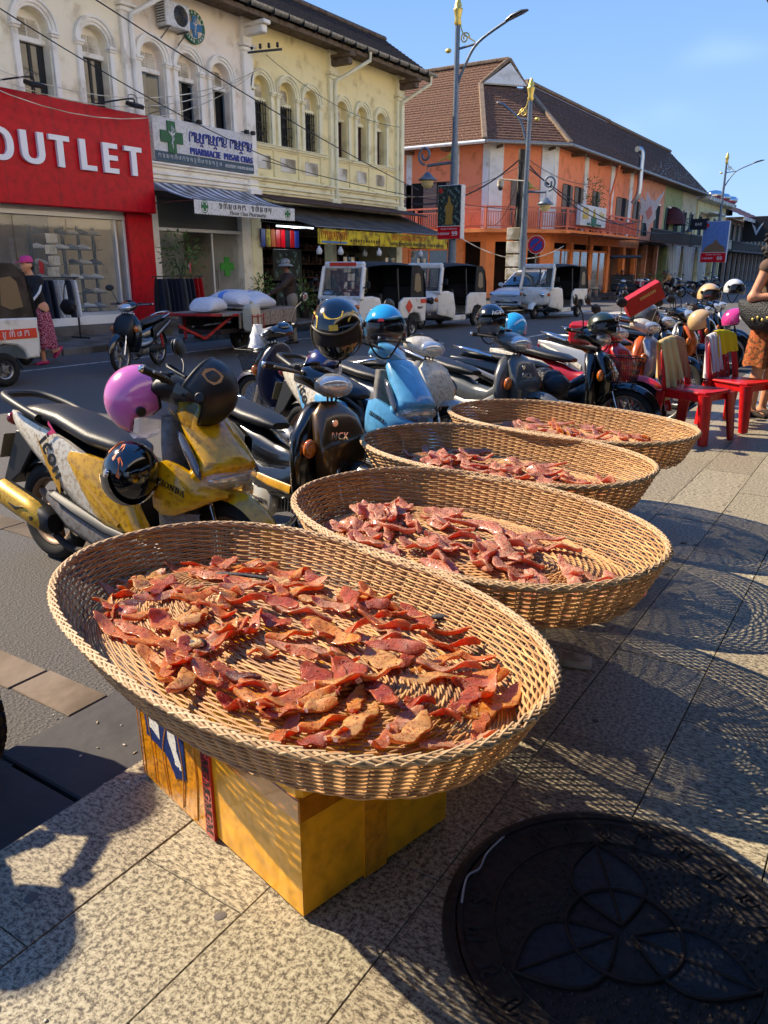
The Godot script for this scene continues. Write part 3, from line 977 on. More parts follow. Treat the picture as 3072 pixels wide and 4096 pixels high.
const NEAR_MEAT := [[-1920,-1489,60,153,34,4],[-1815,-1608,19,141,41,1],[-1831,-1683,26,156,23,1],[-1734,-1776,57,129,23,2],[-1669,-1789,56,129,26,2],[-1544,-1817,18,162,41,1],[-1478,-1782,104,117,25,2],[-1806,-1502,-11,163,48,3],[-1686,-1558,-7,115,25,2],[-1713,-1637,86,119,29,3],[-1682,-1657,74,96,33,1],[-1623,-1651,58,177,32,2],[-1620,-1725,48,60,33,4],[-1608,-1559,7,234,39,1],[-1855,-1365,3,145,36,1],[-1902,-1417,98,49,26,2],[-1846,-1257,136,134,28,2],[-1732,-1352,89,111,55,5],[-1813,-1443,-22,124,51,3],[-1697,-1413,96,122,35,0],[-1643,-1392,65,204,34,4],[-1794,-1281,1,123,34,3],[-1705,-1264,7,126,33,0],[-1748,-1225,95,41,40,1],[-1614,-1279,66,129,19,2],[-1509,-1255,-15,119,57,1],[-1547,-1398,60,136,23,2],[-1492,-1326,115,152,38,3],[-1449,-1311,106,111,34,3],[-1488,-1496,-25,138,33,1],[-1423,-1451,12,174,35,1],[-1432,-1370,-4,154,35,1],[-1617,-1180,-9,212,35,1],[-1550,-1192,-3,183,38,1],[-1419,-1204,43,226,27,2],[-1344,-1349,81,88,24,2],[-1283,-1273,103,170,29,1],[-1322,-1291,84,79,36,3],[-1301,-1214,102,103,35,4],[-1380,-1110,-12,155,29,2],[-1335,-1124,-18,151,52,1],[-1244,-1115,-20,225,50,1],[-1163,-1126,-22,130,43,1],[-1134,-1153,27,85,24,5],[-1057,-1143,12,137,29,1],[-1087,-1063,-8,90,36,0],[-1033,-1107,9,152,31,2],[-1287,-1350,111,109,33,1],[-1173,-1263,32,65,34,3],[-1176,-1367,47,122,20,2],[-1257,-1412,0,99,49,0],[-1316,-1492,4,128,38,0],[-1111,-1321,10,175,34,4],[-1077,-1294,8,89,22,1],[-990,-1229,-23,108,53,0],[-959,-1271,-50,193,29,0],[-929,-1165,62,91,23,2],[-929,-1123,38,142,20,2],[-1263,-1607,32,120,29,3],[-1192,-1563,4,124,38,4],[-1181,-1635,-42,156,45,0],[-1097,-1644,32,90,28,0],[-1106,-1691,-17,213,29,1],[-1195,-1781,28,177,37,3],[-1106,-1851,-23,205,48,1],[-1031,-1752,-7,178,39,3],[-933,-1740,-28,165,38,0],[-875,-1682,20,205,30,1],[-810,-1626,17,156,26,1],[-731,-1604,-1,189,29,1],[-1141,-1429,7,74,30,1],[-1065,-1449,59,138,47,1],[-1004,-1553,-4,170,27,1],[-912,-1412,-30,154,61,3],[-856,-1437,85,126,25,0],[-808,-1478,69,169,30,2],[-775,-1420,48,176,38,3],[-662,-1501,43,138,33,2],[-695,-1440,27,91,21,0],[-670,-1363,95,138,41,0],[-605,-1414,71,197,50,2],[-552,-1453,96,130,31,1],[-608,-1315,103,112,25,1],[-705,-1285,-6,147,30,0],[-619,-1244,48,179,34,4],[-736,-1216,78,106,29,4],[-746,-1147,79,45,29,1],[-712,-1192,79,119,39,3],[-817,-1157,94,165,44,3],[-844,-1256,-24,174,41,0],[-927,-1277,-27,114,48,0],[-986,-1346,-4,59,50,3],[-878,-1123,64,121,24,2],[-829,-1116,78,84,24,3],[-861,-1068,47,51,29,0],[-854,-1217,109,92,30,2]]
func meat() -> void:
	var mm := mk("dried_meat", Color.WHITE, 0.33, {"vc": 1, "tex": "meat", "scale": 11.0, "sss": 0.3, "back": Color(0.95, 0.6, 0.35), "coat": 0.4, "bump": "bumpy", "bh": 0.1, "spec": 0.45})
	var cols := [Color(0.56, 0.12, 0.07), Color(0.74, 0.24, 0.10), Color(0.86, 0.37, 0.08), Color(0.80, 0.47, 0.17), Color(0.78, 0.44, 0.27), Color(0.22, 0.08, 0.075)]
	var edges := [Color(0.66, 0.2, 0.08), Color(0.78, 0.33, 0.11), Color(0.84, 0.44, 0.12), Color(0.8, 0.52, 0.2), Color(0.78, 0.48, 0.28), Color(0.4, 0.16, 0.1)]
	var lib := []
	for k in 6:
		var l := []
		for j in 6: l.append(meat_mesh(0.16, 0.042, cols[k], edges[k], 26))
		lib.append(l)
	var pink := []
	for k in 14: pink.append(meat_mesh(0.15, 0.042, Color(0.70, 0.25, 0.16).lerp(Color(0.76, 0.40, 0.26), rnd(0, 1)), Color(0.9, 0.58, 0.4), 60))
	var nm := ["dark red", "brick red", "bright orange red", "amber", "pale brown", "blackish purple"]
	var rowed := {}
	var list := NEAR_MEAT.duplicate()
	list.sort_custom(func(a, b): return a[0] < b[0])
	var ord := ["first", "second", "third", "fourth", "fifth", "sixth", "seventh", "eighth", "ninth", "tenth", "eleventh", "twelfth", "thirteenth", "fourteenth", "fifteenth", "sixteenth", "seventeenth", "eighteenth", "nineteenth", "twentieth", "twenty-first", "twenty-second", "twenty-third", "twenty-fourth", "twenty-fifth", "twenty-sixth", "twenty-seventh", "twenty-eighth", "twenty-ninth", "thirtieth", "last", "last"]
	for k in 34:
		var a := rnd(0, TAU)
		var rr := sqrt(rnd(0.05, 0.9))
		var fp := Vector3(cos(a) * rr * 0.66, 0, sin(a) * rr * 0.35).rotated(Vector3.UP, BASKETS[0][1]) + BASKETS[0][0]
		list.append([fp.x * 1000.0, fp.z * 1000.0, rnd(-60, 120), rnd(100, 175), rnd(30, 44), [1, 2, 3, 1, 0, 4][k % 6]])
	list.sort_custom(func(a, b): return a[0] < b[0])
	var placed := []
	for q in list:
		var p := Vector3(q[0] / 1000.0, 0, q[1] / 1000.0)
		# keep inside the tray and lay each piece on those already there
		var B: Array = BASKETS[0]
		var lp: Vector3 = (p - B[0]).rotated(Vector3.UP, -B[1])
		var e := Vector2(lp.x / 0.70, lp.z / 0.385)
		if e.length() > 0.93:
			lp.x *= 0.93 / e.length(); lp.z *= 0.93 / e.length()
			p = lp.rotated(Vector3.UP, B[1]) + B[0]
		var lay := 0
		for o in placed:
			if Vector2(o.x - p.x, o.z - p.z).length() < 0.048: lay += 1
		placed.append(p)
		p.y = 0.495 + 0.86 * floor_rise(lp.x, lp.z) + 0.0085 * mini(lay, 3)
		var depth := 0.23 * (p.x + 1.232) - 0.973 * (p.z + 1.384)
		var r := clampi(int((depth + 0.40) / 0.1), 0, 7)
		rowed[r] = rowed.get(r, 0) + 1
		var c: int = q[5]
		var o := put(lib[c][rng.randi() % 6], "dried_meat_strip", mm)
		o.position = p
		o.rotation = Vector3(rnd(-0.12, 0.12), deg_to_rad(q[2]), rnd(-0.06, 0.06))
		o.scale = Vector3(clampf(q[3] / 160.0, 0.5, 1.45), 1.15, clampf(q[4] / 36.0, 0.75, 1.6))
		tag(o, "%s dried meat strip, %s from left, %s row of nearest tray" % [nm[c], ord[rowed[r] - 1], ["front", "second", "third", "fourth", "fifth", "sixth", "seventh", "back"][r]], "dried meat", "dried meat strips in the nearest tray")
	# heaps in the other trays: [tray, x from, x to, z from, z to, how many, word]
	for h in [[1, -0.5, 0.62, -0.18, 0.30, 84, "second"], [2, -0.56, 0.55, -0.24, 0.24, 52, "third"], [3, -0.42, 0.58, -0.33, 0.12, 34, "farthest"]]:
		var B: Array = BASKETS[h[0]]
		var lays := []
		var made := []
		for k in h[5]:
			var lx := rnd(h[1], h[2])
			var lz := rnd(h[3], h[4])
			if k < 14: lz = rnd(0.0, 0.16)
			var e := Vector2(lx / 0.66, lz / 0.34)
			if e.length() > 0.95: lx *= 0.95 / e.length(); lz *= 0.95 / e.length()
			var lay := 0
			for o in lays:
				if o.distance_to(Vector2(lx, lz)) < 0.075: lay += 1
			lays.append(Vector2(lx, lz))
			var p: Vector3 = B[0] + Vector3(lx, 0.012 + floor_rise(lx, lz) + 0.0062 * mini(lay, 6), lz).rotated(Vector3.UP, B[1])
			var orange: bool = h[0] == 3 and k % 2 == 0
			var o := put(lib[[1, 2, 4][k % 3]][k % 6] if orange else pink[rng.randi() % 14], "dried_meat_strip", mm)
			o.position = p
			o.rotation = Vector3(rnd(-0.3, 0.3), B[1] + rnd(-0.9, 0.9) + (PI if k % 2 else 0.0), rnd(-0.16, 0.16))
			o.scale = Vector3(rnd(0.85, 1.25), rnd(1.1, 1.5), rnd(0.9, 1.3))
			made.append([lx, clampi(int((h[4] - lz) / (h[4] - h[3]) * 5.0), 0, 4), o, "orange" if orange else "pink"])
		made.sort_custom(func(a, b): return a[0] < b[0])
		var cnt := [0, 0, 0, 0, 0]
		for q in made:
			tag(q[2], "%s sesame-dotted dried meat strip, %s from left, %s row of the %s tray" % [q[3], ord[cnt[q[1]]], ["front", "second", "middle", "fourth", "back"][q[1]], h[6]], "dried meat", "dried meat strips heaped in the %s tray" % h[6])
			cnt[q[1]] += 1
	# stray dark sticks and lumps in the nearest tray
	var dk := mk("charred", Color(0.24, 0.24, 0.26), 0.6, {"tex": "dirty", "scale": 12.0, "bump": "bumpy", "bh": 0.2})
	var s := MB.new()
	s.tube(curve3([Vector3(-1.65, 0.553, -1.565), Vector3(-1.59, 0.562, -1.583), Vector3(-1.53, 0.562, -1.608), Vector3(-1.47, 0.56, -1.625)], 5), [0.004, 0.0075, 0.008, 0.008, 0.0075, 0.007, 0.007, 0.007, 0.0065, 0.0065, 0.006, 0.006, 0.006, 0.006, 0.005, 0.004], 7)
	tag(put(s, "grey_stick", dk), "thin grey stick lying across the back of the nearest tray", "stick")
	s = MB.new()
	s.ell(Vector3(-1.33, 0.565, -1.20), Vector3(0.026, 0.014, 0.02), Basis(Vector3.UP, 0.6), 9, 5)
	tag(put(s, "dark_lump", dk), "dark grey shrivelled lump among amber strips at the front of the nearest tray", "scrap")
	s = MB.new()
	s.ell(Vector3(-0.93, 0.535, -1.72), Vector3(0.03, 0.009, 0.012), Basis(Vector3.UP, 0.4), 9, 5)
	tag(put(s, "charred_scrap", dk), "small black scrap near the back rim of the nearest tray", "scrap")

# ---------------------------------------------------------------- shophouses across the street
const FX := -16.0
var FT := Transform3D(Basis(Vector3(0, 0, -1), Vector3(0, 1, 0), Vector3(1, 0, 0)), Vector3(-16, 0, 0))   # x runs along the street, z out of the wall

func strip_box(parent: Node, called: String, m: Material, s0: float, s1: float, y0: float, y1: float, z0: float, z1: float, bev := 0.01) -> MeshInstance3D:
	var b := MB.new()
	b.T = FT
	b.box(Vector3((s0 + s1) / 2, (y0 + y1) / 2, (z0 + z1) / 2), Vector3(s1 - s0, y1 - y0, z1 - z0), bev)
	return put(b, called, m, parent)

func moulding(parent: Node, called: String, m: Material, s0: float, s1: float, y: float, prof: Array) -> void:
	var b := MB.new()
	b.T = FT
	for q in prof: b.box(Vector3((s0 + s1) / 2, y + q[0] + q[1] / 2, q[2] / 2 - 0.05), Vector3(s1 - s0, q[1], q[2] + 0.1), 0.012)
	put(b, called, m, parent)

# one arched upper window bay; style: "pane", "open", "grille", "shutter"
func arch_bay(house: Node3D, wm: Material, trim: Material, w0: float, w1: float, b0: float, b1: float, style: String, bleach: Material) -> void:
	var r := (w1 - w0) / 2
	var cx := (w0 + w1) / 2
	var sp := 6.2
	var yb := 4.85
	var yt := 7.62
	var P := [Vector2(b0, yb), Vector2(b0, yt), Vector2(b1, yt), Vector2(b1, yb), Vector2(w1, yb)]
	P.append_array(arc(Vector2(cx, sp), r, 0, PI, 16))
	P.append(Vector2(w0, yb))
	var w := MB.new()
	w.T = FT
	w.prism(P, -0.32, 0.0)
	put(w, "wall_bay", wm, house)
	# hood mould: stepped rings
	var h := MB.new()
	h.T = FT
	for q in [[r + 0.01, r + 0.085, 0.05], [r + 0.07, r + 0.15, 0.085], [r + 0.14, r + 0.185, 0.12]]:
		var rows := []
		for k in 21:
			var a := PI * k / 20.0
			var d := Vector3(cos(a), sin(a), 0)
			var o := Vector3(cx, sp, 0)
			rows.append(PackedVector3Array([o + d * q[0] + Vector3(0, 0, -0.02), o + d * q[0] + Vector3(0, 0, q[2]), o + d * q[1] + Vector3(0, 0, q[2]), o + d * q[1] + Vector3(0, 0, -0.02)]))
		for k in 20:
			for e in 3: h.quad(rows[k][e], rows[k + 1][e], rows[k + 1][e + 1], rows[k][e + 1])
	put(h, "arch_hood", trim, house)
	# tympanum with louvres, set deep
	var t := MB.new()
	t.T = FT
	var half := [Vector2(cx - r, 6.02)]
	half.append_array(arc(Vector2(cx, sp), r + 0.01, PI, 0, 14))
	half.append(Vector2(cx + r, 6.02))
	t.prism(half, -0.30, -0.22)
	var ty := put(t, "tympanum", trim if style == "pane" else wm, house)
	var lv := MB.new()
	lv.T = FT
	for k in 6:
		var y := 6.08 + k * 0.055
		var hw := sqrt(maxf(0.0, pow(r - 0.09, 2) - pow(maxf(y - sp, 0), 2)))
		for s in [-1, 1]:
			if hw > 0.06: lv.box(Vector3(cx + s * (hw + 0.02) / 2, y, -0.205), Vector3(hw - 0.02, 0.045, 0.03), 0.0, Basis(Vector3.RIGHT, 0.5))
	put(lv, "louvre_slats", bleach, ty)
	strip_box(house, "transom", trim, w0, w1, 5.93, 6.03, -0.26, -0.12)
	# opening
	var win: MeshInstance3D
	match style:
		"pane":
			win = strip_box(house, "window", mats.darkmetal, w0, w1, yb - 0.8, 5.95, -0.27, -0.22)
			for k in 2:
				var g := strip_box(win, "pane", mats.winglass, w0 + 0.05 + k * r, w0 + r - 0.03 + k * r, yb - 0.76, 5.9, -0.235, -0.212, 0)
			strip_box(win, "mullion", mats.darkmetal, cx - 0.035, cx + 0.035, yb - 0.75, 5.92, -0.24, -0.19)
		"open":
			win = strip_box(house, "window", mats.darkroom, w0, w1, yb - 0.8, 5.95, -0.31, -0.29)
			var lf := strip_box(win, "sash", mats.greyframe, w0, cx - 0.01, yb - 0.75, 5.93, -0.24, -0.20)
			strip_box(lf, "pane", mats.winglass, w0 + 0.035, cx - 0.045, yb - 0.7, 5.88, -0.23, -0.185, 0)
			var mb := MB.new()
			mb.T = FT * Transform3D(Basis(Vector3.UP, -1.15 if b0 > 15.0 else -0.35), Vector3(w1, 5.05, -0.2))
			mb.box(Vector3(-r / 2, 0, 0), Vector3(r, 1.72, 0.035), 0.006)
			var sh := put(mb, "open_sash", mats.greyframe, win)
			var pg := MB.new()
			pg.T = mb.T
			pg.box(Vector3(-r / 2, 0, 0), Vector3(r - 0.08, 1.62, 0.045), 0.0)
			put(pg, "open_pane", mats.winglass, win)
		"grille":
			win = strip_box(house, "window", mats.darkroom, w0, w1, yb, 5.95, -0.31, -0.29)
			var gr := MB.new()
			gr.T = FT
			for k in 7: gr.box(Vector3(w0 + (w1 - w0) * (k + 0.5) / 7, 5.4, -0.1), Vector3(0.016, 1.1, 0.016))
			for k in 5: gr.box(Vector3(cx, 4.92 + k * 0.24, -0.1), Vector3(w1 - w0, 0.016, 0.014))
			for k in 20: gr.ell(Vector3(w0 + rnd(0.06, 0.64) * (w1 - w0) / 0.7, rnd(4.95, 5.85), -0.09), Vector3(0.03, 0.03, 0.012), I3, 6, 3)
			put(gr, "iron_grille", mats.darkmetal, win)
		"shutter":
			win = strip_box(house, "window", mats.darkroom, w0, w1, yb, 5.95, -0.31, -0.29)
			for k in 2:
				var x0 := w0 + k * r + 0.008
				var lf := strip_box(win, "shutter", mats.plum, x0, x0 + r - 0.016, yb, 5.93, -0.26, -0.215)
				var sl := MB.new()
				sl.T = FT
				for y in 16: sl.box(Vector3(x0 + r / 2 - 0.008, yb + 0.06 + y * 0.062 + (0.04 if y > 7 else 0.0), -0.21), Vector3(r - 0.1, 0.042, 0.02), 0.0, Basis(Vector3.RIGHT, 0.6))
				put(sl, "slats", mats.plum, lf)
	# flanking pilasters with moulded caps
	for q in [w0 - 0.085, w1 + 0.085]:
		var p := MB.new()
		p.T = FT
		p.box(Vector3(q, 5.48, 0.03), Vector3(0.13, 1.30, 0.1), 0.01)
		p.box(Vector3(q, 6.11, 0.045), Vector3(0.18, 0.05, 0.15), 0.01)
		p.box(Vector3(q, 6.165, 0.055), Vector3(0.215, 0.06, 0.18), 0.01)
		put(p, "pilaster", trim, house)

func shophouses() -> void:
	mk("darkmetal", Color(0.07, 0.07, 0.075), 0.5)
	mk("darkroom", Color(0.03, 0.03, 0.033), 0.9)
	mk("winglass", Color(0.05, 0.075, 0.115), 0.06, {"spec": 0.7})
	mk("greyframe", Color(0.38, 0.44, 0.48), 0.5)
	mk("plum", Color(0.27, 0.10, 0.12), 0.55, {"tex": "stain", "scale": 2.0})
	wall("cream", Color(0.97, 0.93, 0.82), "wash")
	wall("creamtrim", Color(0.96, 0.94, 0.89), "wash")
	wall("pinkcream", Color(0.96, 0.91, 0.84), "wash")
	wall("yellow", Color(0.97, 0.91, 0.69), "wash")
	wall("paleyellow", Color(0.96, 0.93, 0.78), "wash")
	wall("bleached", Color(0.92, 0.90, 0.84))
	mk("rooftile", Color(0.23, 0.19, 0.165), 0.9, {"tex": "tiles", "scale": 0.9, "bump": "pebble", "bh": 1.5})
	mk("gutter_metal", Color(0.62, 0.62, 0.60), 0.45, {"metal": 0.6, "tex": "dirty", "scale": 1.0})
	wall("soffit", Color(0.42, 0.36, 0.30), "dirty")
	mk("panelred", Color(0.80, 0.0, 0.11), 0.42, {"tex": "mottle", "scale": 0.6, "spec": 0.35})
	var H := []
	H.append(thing("shophouse", "cream shophouse over the red outlet sign with two dark arched windows", "building", Vector3.ZERO))
	H.append(thing("shophouse", "pinkish cream pharmacy shophouse with air conditioner and opened blue windows", "building", Vector3.ZERO))
	H.append(thing("shophouse", "yellow shophouse of the corner art shop with grilles and plum shutters", "building", Vector3.ZERO))
	var bays := [
		[0, "cream", "creamtrim", [[6.3, 7.0], [7.7, 8.4], [9.40, 10.12], [10.97, 11.69], [12.48, 13.17]], 4.0, 13.6, "pane"],
		[1, "pinkcream", "creamtrim", [[14.1, 14.81], [15.24, 15.92], [16.4, 17.08]], 13.6, 17.6, "open"],
		[2, "yellow", "paleyellow", [[17.98, 18.66], [19.08, 19.79], [20.22, 20.88]], 17.6, 21.42, "grille"],
		[2, "yellow", "paleyellow", [[21.86, 22.44], [22.98, 23.56], [24.12, 24.68]], 21.42, 25.8, "shutter"],
	]
	for q in bays:
		var house: Node3D = H[q[0]]
		var wm: Material = mats[q[1]]
		var tr: Material = mats[q[2]]
		var W: Array = q[3]
		for k in W.size():
			var b0: float = q[4] if k == 0 else (W[k - 1][1] + W[k][0]) / 2
			var b1: float = q[5] if k == W.size() - 1 else (W[k][1] + W[k + 1][0]) / 2
			arch_bay(house, wm, tr, W[k][0], W[k][1], b0, b1, q[6], mats.bleached)
			if q[0] == 2:
				strip_box(house, "white_panel", mats.bleached, W[k][0], W[k][1] - 0.03, 4.17, 4.54, -0.02, 0.022, 0.008)
				strip_box(house, "panel_frame", wm, W[k][1] + 0.08, W[k][1] + 0.2, 4.0, 4.75, -0.02, 0.05)
		strip_box(house, "lower_wall", wm, q[4], q[5], 3.3, 4.85, -0.32, 0.0, 0)
		strip_box(house, "upper_wall", wm, q[4], q[5], 7.62, 8.0, -0.32, 0.001, 0)
		moulding(house, "sill_moulding", tr, q[4] + 0.1, q[5] - 0.1, 4.70, [[0.0, 0.05, 0.04], [0.05, 0.06, 0.09], [0.11, 0.03, 0.12]])
		moulding(house, "cornice", tr, q[4], q[5], 3.50, [[0.0, 0.06, 0.05], [0.06, 0.1, 0.10], [0.16, 0.05, 0.15], [0.21, 0.12, 0.07], [0.33, 0.06, 0.14], [0.39, 0.05, 0.2]])
	# pilasters between the houses
	for q in [[0, 13.57, 13.93, "creamtrim"], [1, 17.57, 17.95, "creamtrim"], [2, 21.42, 21.82, "paleyellow"], [2, 25.32, 25.8, "paleyellow"]]:
		var p := MB.new()
		p.T = FT
		var s0: float = q[1]
		var s1: float = q[2]
		p.box(Vector3((s0 + s1) / 2, 5.65, 0.03), Vector3(s1 - s0, 4.3, 0.18), 0.015)
		p.box(Vector3((s0 + s1) / 2, 7.05, 0.06), Vector3(s1 - s0 + 0.08, 0.10, 0.22), 0.02)
		p.box(Vector3((s0 + s1) / 2, 7.15, 0.08), Vector3(s1 - s0 + 0.14, 0.08, 0.26), 0.02)
		p.box(Vector3((s0 + s1) / 2, 3.45, 0.08), Vector3(s1 - s0 + 0.1, 0.25, 0.24), 0.02)
		put(p, "corner_pilaster", mats[q[3]], H[q[0]])
	# side wall and back of the block, roof, eaves
	var spans := [[4.0, 13.6], [13.6, 17.6], [17.6, 25.8]]
	for k in 3:
		var s0: float = spans[k][0]
		var s1: float = spans[k][1]
		var wm: Material = mats[["cream", "pinkcream", "yellow"][k]]
		strip_box(H[k], "back_wall", wm, s0, s1, 0, 8.0, -9.3, -9.0, 0)
		strip_box(H[k], "party_wall", wm, s1 - 0.24, s1 - 0.002, 0.01, 8.0, -9.0, -0.33, 0)
		if k == 0: strip_box(H[k], "party_wall", wm, s0, s0 + 0.24, 0.01, 8.0, -9.0, -0.33, 0)
		strip_box(H[k], "upper_floor", mats.concrete, s0, s1, 3.15, 3.3, -9.0, -0.0, 0)
		strip_box(H[k], "ceiling", mats.concrete, s0, s1, 8.0, 8.06, -9.0, 0.0, 0)
		strip_box(H[k], "soffit", mats.soffit, s0, s1 + (0.75 if k == 2 else 0.0), 7.80, 7.86, 0.0, 0.78, 0)
		strip_box(H[k], "fascia", mats.soffit, s0, s1 + (0.75 if k == 2 else 0.0), 7.68, 7.92, 0.72, 0.78, 0.004)
		var e1 := s1 + (0.75 if k == 2 else 0.0)
		for r in 14:
			var b := MB.new()
			b.T = FT
			var a0 := Vector3(0, 7.9 + r * 0.098, 0.82 - r * 0.145)
			var up := Vector3(0, 0.115, -0.17)
			b.quad(Vector3(s0, a0.y + 0.03, a0.z), Vector3(e1, a0.y + 0.03, a0.z), Vector3(e1, a0.y + up.y, a0.z + up.z), Vector3(s0, a0.y + up.y, a0.z + up.z))
			b.quad(Vector3(s0, a0.y - 0.015, a0.z), Vector3(e1, a0.y - 0.015, a0.z), Vector3(e1, a0.y + 0.03, a0.z), Vector3(s0, a0.y + 0.03, a0.z))
			put(b, "tile_course", mats.rooftile, H[k])
		var rb := MB.new()
		rb.T = FT
		rb.quad(Vector3(s0, 9.28, -1.22), Vector3(e1, 9.28, -1.22), Vector3(e1, 8.0, -9.3), Vector3(s0, 8.0, -9.3))
		put(rb, "rear_roof", mats.rooftile, H[k])
		var rc := MB.new()
		rc.T = FT
		rc.box(Vector3((s0 + e1) / 2, 9.29, -1.22), Vector3(e1 - s0, 0.16, 0.26), 0.05)
		put(rc, "ridge_cap", mats.soffit, H[k])
		var gt := MB.new()
		gt.T = FT
		var rows := []
		for i in 9:
			var a := PI + PI * i / 8.0
			rows.append(PackedVector3Array([Vector3(s0, 7.93 + sin(a) * 0.10, 0.87 + cos(a) * 0.095), Vector3(e1 + 0.1, 7.93 + sin(a) * 0.10, 0.87 + cos(a) * 0.095)]))
		gt.grid(rows)
		var gm := put(gt, "gutter", mats.gutter_metal, H[k])
		for i in int((e1 - s0) / 0.62):
			var st := MB.new()
			st.T = FT
			st.box(Vector3(s0 + 0.3 + i * 0.62, 7.87, 0.875), Vector3(0.02, 0.2, 0.21), 0.0)
			if k > 0: put(st, "strap", mats.darkmetal, gm)
	# brackets and rain pipes
	for q in [[1, 17.72, "creamtrim"], [2, 21.6, "soffit"], [2, 25.55, "soffit"], [0, 13.7, "soffit"]]:
		var b := MB.new()
		b.T = FT
		b.box(Vector3(q[1], 7.45, 0.38), Vector3(0.22, 0.2, 0.8), 0.03)
		b.box(Vector3(q[1], 7.6, 0.42), Vector3(0.28, 0.1, 0.9), 0.02)
		put(b, "eave_bracket", mats[q[2]], H[q[0]])
	for q in [[0, 14.7, 13.78, "creamtrim"], [2, 22.55, 21.62, "paleyellow"], [2, 26.35, 25.5, "paleyellow"]]:
		var b := MB.new()
		b.T = FT
		b.tube([Vector3(q[1], 7.85, 0.85), Vector3(q[1], 7.62, 0.85), Vector3(q[2], 6.95, 0.2), Vector3(q[2], 6.7, 0.17), Vector3(q[2], 5.0, 0.17), Vector3(q[2], 3.4, 0.17)], 0.055, 8)
		put(b, "rain_pipe", mats[q[3]], H[q[0]])
	facade_fittings(H)
	outlet_shop(H[0])
	pharmacy_shop(H[1])
	art_shop(H[2])

